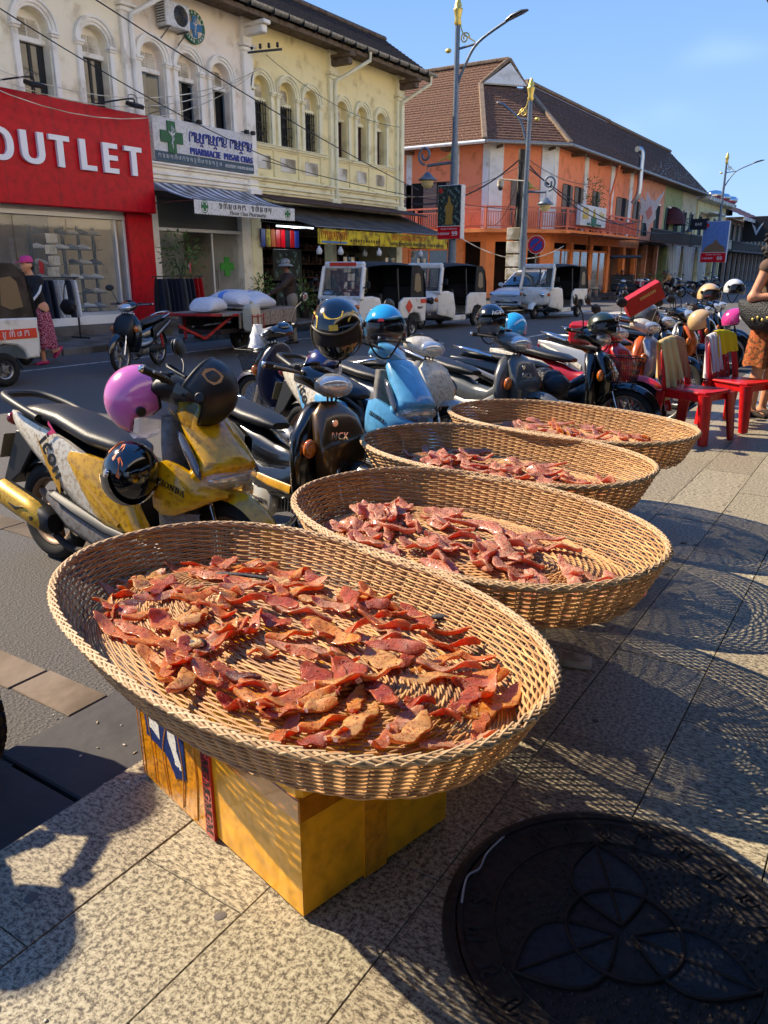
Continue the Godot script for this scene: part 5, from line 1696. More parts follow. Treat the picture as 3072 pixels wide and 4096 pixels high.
	for k in 12:
		var z := -18.4 - 0.6 * k
		var p := thing("goods_shelf", "shelf of carved and painted souvenirs in the art shop, %s" % ["under the red cloths at left", "behind the large teal painting", "beside the lit tube", "left of the middle pier", "behind the first postcard rack", "at the middle pier", "right of the middle pier", "behind the second postcard rack", "behind the first three wheeler", "at the right bay", "by the third postcard rack", "at the far right pier"][k], "shelf", Vector3(-17.6, 0.05, z))
		b = MB.new()
		for r in 6: b.box(Vector3(0, 0.2 + r * 0.45, 0), Vector3(0.4, 0.03, 0.56))
		tag(put(b, "boards", mats.woodc, p), "", "", "", "stuff")
		b = MB.new()
		for r in 6:
			for c in 4:
				var hh := rnd(0.1, 0.33)
				b.box(Vector3(rnd(-0.05, 0.1), 0.215 + r * 0.45 + hh / 2, -0.2 + 0.13 * c), Vector3(0.2, hh, 0.1), 0.02)
		tag(put(b, "souvenirs", gd, p), "", "", "", "stuff")
	t = thing("hanging_cloths", "red, yellow and blue cloths hung high inside the art shop", "cloth", Vector3(-15.9, 2.1, -18.9))
	for k in 8:
		b = MB.new()
		b.T.basis = FT.basis
		b.box(Vector3(-0.85 + k * 0.22, 0.2, 0), Vector3(0.2, 0.5, 0.03), 0.01)
		put(b, "cloth", [mats.signblue, mats.bannery, mats.bannerorange, mats.red, mats.panelred, mats.navyc, mats.red, mats.signblue][k], t)
	var tb := MB.new()
	tb.cyl(Vector3(-15.5, 2.62, -18.2), Vector3(-15.5, 2.62, -19.9), 0.025, 8)
	tag(put(tb, "tube_lamp", mk("tubeglow", Color.WHITE, 0.4, {"em": Color(0.9, 0.95, 1.0), "ee": 1.6})), "lit white fluorescent tube under the grey awning", "lamp")
	var lt := OmniLight3D.new()
	lt.name = "tube_lamp_light"
	lt.position = Vector3(-15.45, 2.55, -19.0)
	lt.light_energy = 0.25
	lt.light_color = Color(0.92, 0.96, 1.0)
	lt.light_size = 0.1
	lt.shadow_enabled = true
	lt.omni_range = 10
	lt.omni_attenuation = 2.0
	add_child(lt)

# ---------------------------------------------------------------- orange corner building and the far row
func wbox(parent: Node, called: String, m: Material, a: Vector3, b: Vector3, bev := 0.01, yaw := 0.0) -> MeshInstance3D:
	var mb := MB.new()
	mb.box((a + b) / 2, (b - a).abs(), bev, Basis(Vector3.UP, yaw))
	return put(mb, called, m, parent)
# wall piece between two plan points, heights y0..y1, thickness d to the left of a->b
func wseg(parent: Node, called: String, m: Material, a: Vector2, b: Vector2, y0: float, y1: float, out := 0.0, d := 0.25, f0 := 0.0, f1 := 1.0, bev := 0.0) -> MeshInstance3D:
	var dir := (b - a).normalized()
	var nn := Vector2(-dir.y, dir.x)
	var p := a.lerp(b, f0)
	var q := a.lerp(b, f1)
	var c := (p + q) / 2 + nn * (out - d / 2)
	var mb := MB.new()
	mb.T = Transform3D(Basis(Vector3(dir.x, 0, dir.y), Vector3.UP, Vector3(nn.x, 0, nn.y)), Vector3(c.x, 0, c.y))
	mb.box(Vector3(0, (y0 + y1) / 2, 0), Vector3(p.distance_to(q), y1 - y0, d), bev)
	return put(mb, called, m, parent)
func poly_at(P: Array, f: float) -> Vector3:
	for k in P.size() - 1:
		if P[k + 1].y >= f or k == P.size() - 2:
			return P[k].lerp(P[k + 1], clampf((f - P[k].y) / maxf(P[k + 1].y - P[k].y, 0.001), 0, 1))
	return P[0]
func courses(parent: Node, L: Array, R: Array, n: int, m: Material) -> void:
	var y0: float = L[0].y
	var y1: float = L[L.size() - 1].y
	for k in n:
		var a := poly_at(L, lerpf(y0, y1, float(k) / n))
		var b := poly_at(R, lerpf(y0, y1, float(k) / n))
		var c := poly_at(L, lerpf(y0, y1, float(k + 1.15) / n))
		var d := poly_at(R, lerpf(y0, y1, float(k + 1.15) / n))
		var up := Vector3(0, 0.055, 0)
		var mb := MB.new()
		var N := 12
		for i in N:
			var s := float(i) / N
			var t := float(i + 1) / N
			var j := Vector3(0, rnd(-0.012, 0.014), 0)
			mb.quad(a.lerp(b, s) + up + j, a.lerp(b, t) + up + j, c.lerp(d, t), c.lerp(d, s))
			mb.quad(a.lerp(b, s) - up * 0.3, a.lerp(b, t) - up * 0.3, a.lerp(b, t) + up + j, a.lerp(b, s) + up + j)
		put(mb, "tile_course", m, parent)

func corner_block() -> void:
	var O := wall("orange", Color(0.95, 0.57, 0.40), "wash")
	var O2 := wall("orange_low", Color(0.94, 0.55, 0.30), "wash")
	var Wt := wall("whitepil", Color(0.90, 0.90, 0.88), "wash")
	var rail := mk("railpaint", Color(0.88, 0.47, 0.35), 0.6, {"tex": "mottle"})
	var shut := mk("greyshut", Color(0.50, 0.46, 0.42), 0.8, {"tex": "dirty", "scale": 1.2})
	var rt := mk("oldtile", Color(0.62, 0.50, 0.42), 0.9, {"tex": "tiles", "scale": 1.3, "bump": "pebble", "bh": 2.0})
	var rt2 := mk("darktile", Color(0.46, 0.385, 0.34), 0.9, {"tex": "tiles", "scale": 1.1, "bump": "pebble", "bh": 2.0})
	var cap := wall("ridgecap", Color(0.55, 0.47, 0.38), "dirty")
	var t := thing("corner_building", "orange corner building with white pilasters, long balcony and brown tiled hip roof", "building")
	var A := Vector2(-40, -37.3)
	var B := Vector2(-18.1, -37.3)
	var C := Vector2(-15.8, -39.9)
	var D := Vector2(-15.8, -56)
	var segs := [[A, B], [B, C], [C, D]]
	for s in segs:
		wseg(t, "upper_wall", O, s[0], s[1], 3.3, 7.35)
		wseg(t, "beam", O2, s[0], s[1], 2.75, 3.3, 0.02, 0.3)
	wseg(t, "rear_wall", O, Vector2(-24.5, -56), Vector2(-24.5, -46.5), 0, 7.3)
	wseg(t, "rear_wall", O, Vector2(-24.5, -46.5), Vector2(-40, -46.5), 0, 7.3)
	# white pilasters
	for q in [[0, 0.645, 0.69], [0, 0.785, 0.80], [0, 0.905, 0.925], [0, 0.985, 1.0], [1, 0.0, 0.21], [1, 0.80, 1.0], [2, 0.0, 0.03], [2, 0.275, 0.31], [2, 0.56, 0.60], [2, 0.80, 0.84]]:
		wseg(t, "pilaster", Wt, segs[q[0]][0], segs[q[0]][1], 3.3, 7.3, 0.06, 0.3, q[1], q[2], 0.01)
	# upper openings: dark doorway and shutter leaves
	for q in [[0, 0.775, 0.84], [0, 0.845, 0.9], [1, 0.36, 0.52], [2, 0.09, 0.16], [2, 0.2, 0.26], [2, 0.38, 0.44], [2, 0.66, 0.78], [2, 0.88, 0.96]]:
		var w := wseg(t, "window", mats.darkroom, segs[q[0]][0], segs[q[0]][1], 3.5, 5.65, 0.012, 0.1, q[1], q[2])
		var f: float = q[2] - q[1]
		wseg(w, "shutter", shut, segs[q[0]][0], segs[q[0]][1], 3.5, 5.6, 0.06, 0.05, q[1] - f * 0.1, q[1] + f * 0.42, 0.01)
		wseg(w, "shutter", shut, segs[q[0]][0], segs[q[0]][1], 3.5, 5.6, 0.05, 0.04, q[2] - f * 0.12, q[2] + f * 0.22, 0.01)
	# ground floor piers and dark rooms
	for q in [[0, 0.62, 0.66], [0, 0.76, 0.79], [0, 0.90, 0.94], [0, 0.985, 1.0], [1, 0.0, 0.14], [1, 0.48, 0.66], [1, 0.86, 1.0], [2, 0.0, 0.045], [2, 0.2, 0.225], [2, 0.40, 0.43], [2, 0.6, 0.63], [2, 0.8, 0.83], [2, 0.97, 1.0]]:
		wseg(t, "pier", O2, segs[q[0]][0], segs[q[0]][1], 0, 2.76, 0.0, 0.3, q[1], q[2], 0.01)
	for q in [[2, 0.045, 0.2], [2, 0.225, 0.4], [2, 0.43, 0.6], [0, 0.66, 0.76], [0, 0.79, 0.9]]:
		var fr := wseg(t, "door_frame", O2, segs[q[0]][0], segs[q[0]][1], 2.35, 2.45, -0.05, 0.1, q[1], q[2])
		for k in 3: wseg(fr, "door_post", O2, segs[q[0]][0], segs[q[0]][1], 0, 2.35, -0.05, 0.1, lerpf(q[1], q[2], 0.02 + 0.48 * k), lerpf(q[1], q[2], 0.05 + 0.47 * k))
		wseg(fr, "pane", mats.shopglass, segs[q[0]][0], segs[q[0]][1], 0.1, 2.35, -0.1, 0.005, q[1], q[2])
	for s in segs: wseg(t, "inner_wall", wall("brownroom", Color(0.22, 0.13, 0.08)), s[0] + Vector2(-2.6, -2.6), s[1] + Vector2(-2.6, -2.6), 0, 3.2)
	# balcony slab, balustrade
	var o := 1.05
	var PB := [Vector2(-40, -37.3 + o), Vector2(-17.65, -37.3 + o), Vector2(-15.8 + o, -39.5), Vector2(-15.8 + o, -51.6)]
	var sl := MB.new()
	sl.T = Transform3D(Basis(Vector3.RIGHT, PI / 2), Vector3.ZERO)
	sl.prism([PB[0], PB[1], PB[2], PB[3], Vector2(-15.75, -51.6), C, B, Vector2(-40, -37.2)], -3.32, -3.14, 0.01)
	put(sl, "balcony_slab", O2, t)
	for k in 3:
		var rl := wseg(t, "balustrade", rail, PB[k], PB[k + 1], 4.27, 4.35, 0, 0.08)
		wseg(rl, "rail", rail, PB[k], PB[k + 1], 4.08, 4.12, 0, 0.05)
		wseg(rl, "rail", rail, PB[k], PB[k + 1], 3.42, 3.47, 0, 0.05)
		var L: float = PB[k].distance_to(PB[k + 1])
		var np := int(L / 1.25)
		for i in np + 1:
			var f := clampf(float(i) / np, 0.003, 0.997)
			wseg(rl, "post", rail, PB[k], PB[k + 1], 3.3, 4.30, 0.02, 0.11, f - 0.05 / L, f + 0.05 / L)
		var bal := MB.new()
		var dir: Vector2 = (PB[k + 1] - PB[k]).normalized()
		for i in int(L / 0.125):
			var p: Vector2 = PB[k] + dir * (i * 0.125)
			bal.box(Vector3(p.x, 3.76, p.y), Vector3(0.03, 0.62, 0.03))
		tag(put(bal, "balusters", rail, rl), "", "", "", "stuff")
	# roof
	var EL := Vector3(-18.0, 7.25, -36.5)
	var ER := Vector3(-15.0, 7.25, -39.9)
	var GL := Vector3(-20.0, 10.4, -39.9)
	var GR := Vector3(-18.4, 10.4, -41.9)
	var AP := Vector3(-19.0, 11.6, -41.0)
	courses(t, [Vector3(-40, 7.25, -36.5), Vector3(-40, 11.6, -41.2)], [EL, GL, AP], 30, rt)
	courses(t, [EL, GL], [ER, GR], 22, rt)
	courses(t, [ER, GR, Vector3(-18.6, 10.75, -42.4)], [Vector3(-15.0, 7.25, -56.4), Vector3(-18.6, 10.75, -56.4)], 24, rt2)
	courses(t, [AP + Vector3(-0.2, -4.3, -5.0), AP], [Vector3(-40, 7.3, -46.2), Vector3(-40, 11.6, -41.2)], 12, rt)
	courses(t, [Vector3(-22.4, 7.25, -56.4), Vector3(-18.6, 10.75, -56.4)], [Vector3(-22.4, 7.25, -45.0), Vector3(-18.6, 10.75, -42.4)], 12, rt2)
	for q in [[EL, GL, 0.13], [ER, GR, 0.12], [GL, AP, 0.14], [GR, AP, 0.12], [AP, Vector3(-40, 11.65, -41.2), 0.13], [GR, Vector3(-18.6, 10.8, -42.4), 0.12], [Vector3(-18.6, 10.8, -42.4), Vector3(-18.6, 10.8, -56.4), 0.12]]:
		var rc := MB.new()
		rc.bar(q[0] + Vector3(0, 0.08, 0), q[1] + Vector3(0, 0.08, 0), q[2] * 2, q[2] * 1.3, 0.03)
		put(rc, "ridge_cap", cap, t)
	var gb := MB.new()
	gb.tri(GL.lerp(AP, 0.05) + Vector3(0.15, 0.02, 0.13), GR.lerp(AP, 0.05) + Vector3(0.15, 0.02, 0.13), AP + Vector3(0.15, -0.15, 0.13))
	gb.tri(GL.lerp(AP, 0.05), AP + Vector3(0.0, -0.15, 0), GR.lerp(AP, 0.05))
	put(gb, "gablet", Wt, t)
	# white gutter along the eave and dark soffit
	var E2 := [Vector3(-40, 7.2, -36.35), Vector3(-17.9, 7.2, -36.35), Vector3(-14.85, 7.2, -39.8), Vector3(-14.85, 7.2, -72.4)]
	for k in 3:
		var gt := MB.new()
		gt.tube([E2[k], E2[k + 1]], 0.085, 8)
		put(gt, "gutter", mats.whitepil if k == 0 else mats.gutter_metal, t)
	var sf := MB.new()
	sf.T = Transform3D(Basis(Vector3.RIGHT, PI / 2), Vector3.ZERO)
	sf.prism([Vector2(-40, -36.4), Vector2(-17.95, -36.4), Vector2(-14.9, -39.85), Vector2(-14.9, -56.4), Vector2(-24, -56.4), Vector2(-24, -46), Vector2(-40, -46)], -7.32, -7.22)
	put(sf, "soffit", mats.soffit, t)
	for q in [[0, 0.8], [0, 0.9], [1, 0.1], [1, 0.9], [2, 0.15], [2, 0.42], [2, 0.7], [2, 0.95]]:
		wseg(t, "eave_bracket", mats.soffit, segs[q[0]][0], segs[q[0]][1], 7.0, 7.15, 0.75, 0.8, q[1] - 0.006, q[1] + 0.006)
	for q in [[0, 0.62], [2, 0.5]]:
		var p: Vector2 = segs[q[0]][0].lerp(segs[q[0]][1], q[1])
		var n2 := Vector2(0, 1) if q[0] == 0 else Vector2(1, 0)
		var e2 := Vector2(1, 0) if q[0] == 0 else Vector2(0, -1)
		var pp := MB.new()
		pp.tube([Vector3(p.x + n2.x * 0.8, 7.1, p.y + n2.y * 0.8), Vector3(p.x + n2.x * 0.7, 6.8, p.y + n2.y * 0.7), Vector3(p.x + n2.x * 0.1 + e2.x, 5.6, p.y + n2.y * 0.1 + e2.y), Vector3(p.x + n2.x * 0.1 + e2.x, 3.4, p.y + n2.y * 0.1 + e2.y)], 0.06, 6)
		put(pp, "rain_pipe", O, t)
	# red-brown tin canopy under the balcony on the street side
	var cn := MB.new()
	cn.box(Vector3(-14.2, 3.1, -50), Vector3(2.3, 0.05, 20), 0, Basis(Vector3.BACK, -0.1))
	put(cn, "tin_canopy", mats.rusttin, t)
	# restaurant board and big potted palm on the balcony
	var sg := thing("restaurant_sign", "white restaurant board with a green bowl of noodles on the orange balcony", "sign", Vector3(-14.55, 3.55, -42.4))
	wbox(sg, "board", mats.white, Vector3(-0.1, 0, -2.0), Vector3(0.14, 1.0, 2.0), 0.02)
	var X := Transform3D(FT.basis, Vector3(0.145, 0, 0))
	var b := MB.new()
	b.T = X
	b.prism(arc(Vector2(0.0, 0.42), 0.42, PI, TAU, 14), 0, 0.02)
	put(b, "bowl", mats.green, sg)
	b = MB.new()
	b.T = X
	b.prism([Vector2(-0.38, 0.42), Vector2(0.38, 0.42), Vector2(0.2, 0.52), Vector2(0.1, 0.85), Vector2(-0.08, 0.85), Vector2(-0.15, 0.52)], 0, 0.015)
	put(b, "noodles", mats.bannery, sg)
	text("Viet", 0.3, 0.01, mk("palegold", Color(0.85, 0.75, 0.4), 0.6), sg, X * xf(Vector3(1.25, 0.62, 0.01)), "Droid Serif", true)
	text("Noodle and Coffee Restaurant", 0.13, 0.008, mats.green, sg, X * xf(Vector3(0.1, -0.02 + 0.12, 0.012)), "Droid Sans", true, "lettering", 0.85)
	for k in 6:
		var g := MB.new()
		g.T = X * xf(Vector3(-1.6 + 0.3 * (k % 3), 0.75 - 0.32 * (k / 3), 0.012))
		khmer(g, k + 2, 0.24, 0.02, true)
		put(g, "letter", mats.palegold, sg)
	plant(Vector3(-15.2, 5.2, -44.3), 0.95, "big drooping palm plant standing on the orange balcony", "balcony_palm")
	var pl := get_child(get_child_count() - 1)
	pl.position.y = 0.02
	far_row()
	street_kit()

func far_row() -> void:
	# [z from, z to, height, wall colour, trim, label]
	var mates := [
		[56.0, 62.0, "salmon", Color(0.86, 0.60, 0.48), "salmon narrow shophouse with green shutters beyond the orange building", 7.3],
		[62.0, 67.5, "olive", Color(0.62, 0.66, 0.46), "pale green narrow shophouse with a maroon door awning", 7.3],
		[67.5, 72.3, "stone", Color(0.80, 0.76, 0.62), "grey stone coloured shophouse at the end of the long tiled roof", 7.3],
		[73.0, 85.0, "sunny", Color(0.93, 0.88, 0.66), "sunlit cream house with balustraded balcony and flat cornice", 6.9],
		[85.5, 113.0, "dusky", Color(0.66, 0.58, 0.52), "long low house with red metal roof and metal vent domes", 6.2],
		[114.0, 150.0, "greyfar", Color(0.6, 0.58, 0.56), "grey flat roofed house at the far end of the street", 7.5],
	]
	for q in mates:
		var t := thing("row_house", q[4], "building")
		var m := wall(q[2], q[3], "wash")
		var z0: float = -q[0]
		var z1: float = -q[1]
		var h: float = q[5]
		var fx := -15.9
		wbox(t, "wall", m, Vector3(fx - 0.25, 3.2, z0), Vector3(fx, h, z1 + 0.01))
		wbox(t, "side_wall", m, Vector3(fx - 9, 0, z0 - 0.01), Vector3(fx - 0.26, h, z0 - 0.25))
		wbox(t, "side_wall", m, Vector3(fx - 9, 0, z1 + 0.01), Vector3(fx - 0.26, h, z1 + 0.25))
		wbox(t, "rear_wall", m, Vector3(fx - 9.3, 0, z0), Vector3(fx - 9.05, h, z1))
		wbox(t, "inner_wall", mats.darkroom, Vector3(fx - 3.2, 0, z0 - 0.3), Vector3(fx - 3, 3.2, z1 + 0.3))
		wbox(t, "upper_floor", mats.concrete, Vector3(fx - 8.9, 3.05, z0 - 0.3), Vector3(fx + 0.9, 3.2, z1 + 0.3))
		var n := maxi(2, int((q[1] - q[0]) / 2.6))
		for k in n:
			var zc := lerpf(z0, z1, (k + 0.5) / n)
			var w := wbox(t, "window", mats.darkroom, Vector3(fx - 0.1, 3.6, zc - 0.5), Vector3(fx + 0.02, 5.7, zc + 0.5))
			wbox(w, "shutter", mk("farshut", Color(0.2, 0.3, 0.27), 0.7), Vector3(fx - 0.05, 3.6, zc + 0.5), Vector3(fx + 0.05, 5.7, zc + 0.85))
			wbox(w, "lintel", mats.bleached, Vector3(fx - 0.05, 5.72, zc - 0.7), Vector3(fx + 0.1, 5.85, zc + 0.7))
			wbox(t, "pier", m, Vector3(fx - 0.3, 0, zc - 1.3), Vector3(fx - 0.01, 3.05, zc - 1.0))
		# balcony with solid or balustraded front
		var bz := MB.new()
		for k in int((q[1] - q[0]) / 0.3): bz.box(Vector3(fx + 0.85, 3.6, z0 - 0.2 - k * 0.3), Vector3(0.1, 0.7, 0.12), 0.02)
		tag(put(bz, "balusters", mats.bleached if q[2] == "sunny" else mats.darkmetal, t), "", "", "", "stuff")
		wbox(t, "handrail", mats.bleached if q[2] == "sunny" else mats.darkmetal, Vector3(fx + 0.78, 3.95, z0 - 0.1), Vector3(fx + 0.92, 4.05, z1 + 0.1))
		if q[2] == "sunny":
			wbox(t, "cornice", mats.bleached, Vector3(fx - 9, h, z0), Vector3(fx + 0.9, h + 0.35, z1), 0.04)
			wbox(t, "awning_slab", mats.bleached, Vector3(fx, 5.9, z0 - 1), Vector3(fx + 1.2, 6.05, z1 + 6), 0.03)
		elif q[2] == "greyfar":
			wbox(t, "flat_roof", mats.concrete, Vector3(fx - 9, h, z0), Vector3(fx + 0.4, h + 0.3, z1), 0.02)
		elif q[2] == "dusky":
			var rr := mk("redroof", Color(0.60, 0.10, 0.08), 0.5, {"tex": "stain"})
			courses(t, [Vector3(fx + 1.6, h, z0), Vector3(fx - 4, h + 2.6, z0)], [Vector3(fx + 1.6, h, z1), Vector3(fx - 4, h + 2.6, z1)], 10, rr)
			courses(t, [Vector3(fx - 9.6, h, z1), Vector3(fx - 4, h + 2.6, z1)], [Vector3(fx - 9.6, h, z0), Vector3(fx - 4, h + 2.6, z0)], 4, rr)
			wbox(t, "fascia", mats.bleached, Vector3(fx + 1.58, h - 0.3, z0), Vector3(fx + 1.66, h + 0.02, z1))
		else:
			courses(t, [Vector3(-15.0, 7.25, z0 - 0.4), Vector3(-18.6, 10.75, z0 - 0.4)], [Vector3(-15.0, 7.25, z1 - 0.4), Vector3(-18.6, 10.75, z1 - 0.4)], 24, mats.darktile)
			courses(t, [Vector3(-22.4, 7.25, z1 - 0.4), Vector3(-18.6, 10.75, z1 - 0.4)], [Vector3(-22.4, 7.25, z0 - 0.4), Vector3(-18.6, 10.75, z0 - 0.4)], 6, mats.darktile)
			wbox(t, "soffit", mats.soffit, Vector3(-22.4, 7.18, z0), Vector3(-15.0, 7.26, z1))
			wbox(t, "ridge_cap", mats.ridgecap, Vector3(-18.75, 10.72, z0 - 0.4), Vector3(-18.45, 10.92, z1 - 0.4), 0.05)
	for k in 3:
		var v := thing("roof_vent", ["silver roof vent dome nearest on the red metal roof", "middle silver roof vent dome on the red metal roof", "farthest silver roof vent dome on the red metal roof"][k], "roof vent", Vector3(-17.4, 7.15, -86.5 - k * 4.0), 0, "silver vent domes on the red roof")
		var b := MB.new()
		b.cyl(Vector3(0, -0.3, 0), Vector3(0, 0.9, 0), 0.42, 14)
		put(b, "neck", mats.steel, v)
		b = MB.new()
		b.lathe([Vector2(0.5, 0.8), Vector2(0.75, 1.05), Vector2(0.8, 1.3), Vector2(0.55, 1.55), Vector2(0, 1.65)], 16)
		put(b, "dome", mats.chrome, v)
	# kitchen duct, cut-out bird sign, maroon hood, navy plate
	var d := thing("kitchen_duct", "silver kitchen duct rising past the tiled eave with a bent top", "duct", Vector3(-14.9, 5.6, -51.8))
	var b := MB.new()
	b.tube(curve3([Vector3(-0.3, -0.3, 0.0), Vector3(0, 0.3, 0), Vector3(0, 1.6, 0), Vector3(0, 2.5, 0), Vector3(-0.1, 2.72, 0.1), Vector3(-0.2, 2.75, 0.4)], 4), 0.17, 12)
	put(b, "pipe", metal("galv", Color(0.72, 0.76, 0.8), 0.35), d)
	for k in 4:
		b = MB.new()
		b.cyl(Vector3(0, 0.3 + k * 0.65, 0), Vector3(0, 0.36 + k * 0.65, 0), 0.185, 12)
		put(b, "joint_ring", mats.galv, d)
	d = thing("bird_sign", "white cut-out bird shaped sign hanging from the balcony beside the duct", "sign", Vector3(-14.2, 3.9, -52.3))
	b = MB.new()
	b.prism([Vector2(-0.1, -0.2), Vector2(0.05, 0.2), Vector2(0.35, 0.5), Vector2(0.3, 0.9), Vector2(0.75, 2.1), Vector2(0.2, 1.5), Vector2(-0.1, 1.7), Vector2(-0.3, 2.1), Vector2(-0.35, 1.5), Vector2(-0.75, 1.9), Vector2(-0.6, 1.2), Vector2(-0.7, 0.8), Vector2(-0.4, 0.7), Vector2(-0.45, 0.3), Vector2(-0.2, 0.25)], -0.03, 0.03, 0.01)
	put(b, "cut_out", mats.white, d)
	b = MB.new()
	b.prism([Vector2(-0.1, 0.4), Vector2(0.15, 0.8), Vector2(0.0, 1.3), Vector2(-0.3, 0.9)], 0.03, 0.04)
	put(b, "pink_heart", mk("faint", Color(0.8, 0.55, 0.5), 0.6), d)
	d = thing("door_hood", "round maroon door hood on the pale green shophouse", "awning", Vector3(-15.85, 4.6, -64.4))
	b = MB.new()
	b.ell(Vector3.ZERO, Vector3(1.0, 1.3, 1.5), I3, 18, 6, 0.0, 1.0)
	put(b, "hood", mk("maroon", Color(0.30, 0.05, 0.08), 0.8, {"tex": "stain"}), d)
	d = thing("navy_plate", "small navy sign plate hung on a bracket by the cream house", "sign", Vector3(-14.3, 4.3, -66.5))
	wbox(d, "plate", mats.navyc, Vector3(-0.6, 0, -0.05), Vector3(0.6, 0.8, 0.05), 0.01)
	text("BAR", 0.2, 0.01, mats.white, d, xf(Vector3(0, 0.4, 0.06)))
	d = thing("black_signboard", "black signboard with a white V shaped bird mark at the far right", "sign", Vector3(-14.0, 4.1, -92))
	wbox(d, "board", mats.darkmetal, Vector3(-1.3, 0, -0.08), Vector3(1.3, 2.4, 0.08), 0.01)
	b = MB.new()
	b.prism([Vector2(-0.6, 1.9), Vector2(-0.15, 0.9), Vector2(0.0, 0.6), Vector2(0.15, 0.9), Vector2(0.6, 1.9), Vector2(0.15, 1.4), Vector2(0.0, 1.0), Vector2(-0.15, 1.4)], 0.085, 0.1)
	put(b, "bird_mark", mats.white, d)
	for k in 3:
		var c := thing("plastic_curtain", ["clear plastic curtain hanging before the salmon shophouse", "clear plastic sheet tied back before the green shophouse", "clear plastic sheet hanging before the stone coloured shophouse"][k], "curtain", Vector3(-14.3, 0.2, -59.5 - k * 4.6))
		var rows := []
		for y in 5:
			var rw := PackedVector3Array()
			for i in 20: rw.append(Vector3(sin(i * 1.3 + y * 0.4) * 0.08, 2.8 * y / 4.0, -1.9 + 3.8 * i / 19.0 * (0.55 + 0.45 * y / 4.0)))
			rows.append(rw)
		b = MB.new()
		b.grid(rows)
		put(b, "sheet", mk("plasticsheet", Color(0.75, 0.77, 0.78), 0.3, {"a": 0.45}), c)
	# our own side of the street, behind the photographer
	var t := thing("own_side_shophouse", "long sunlit cream shophouse row behind the pavement on the near side", "building")
	wbox(t, "upper_wall", wall("sunwall", Color(0.96, 0.93, 0.86), "wash"), Vector3(5.2, 3.4, 14), Vector3(5.5, 12.0, -60))
	var aw := MB.new()
	aw.quad(Vector3(-0.78, 2.8, 9), Vector3(5.2, 3.5, 9), Vector3(5.2, 3.5, -34), Vector3(-0.78, 2.8, -34))
	aw.box(Vector3(-0.78, 2.74, -12.5), Vector3(0.03, 0.13, 43), 0.004)
	put(aw, "canvas_awning", mats.awn_grey, t)
	wbox(t, "shop_back_wall", mats.brownroom, Vector3(8.0, 0, 14), Vector3(8.2, 3.4, -60))
	for k in 12: wbox(t, "pier", mats.sunwall, Vector3(5.2, 0, 12 - k * 6.0), Vector3(5.6, 3.4, 11.4 - k * 6.0))
	for k in 18:
		var w := wbox(t, "window", mats.darkroom, Vector3(5.1, 4.6, 12.5 - k * 4.0), Vector3(5.23, 6.6, 11.5 - k * 4.0))
		wbox(w, "hood", mats.bleached, Vector3(4.95, 6.65, 12.7 - k * 4.0), Vector3(5.25, 6.8, 11.3 - k * 4.0))

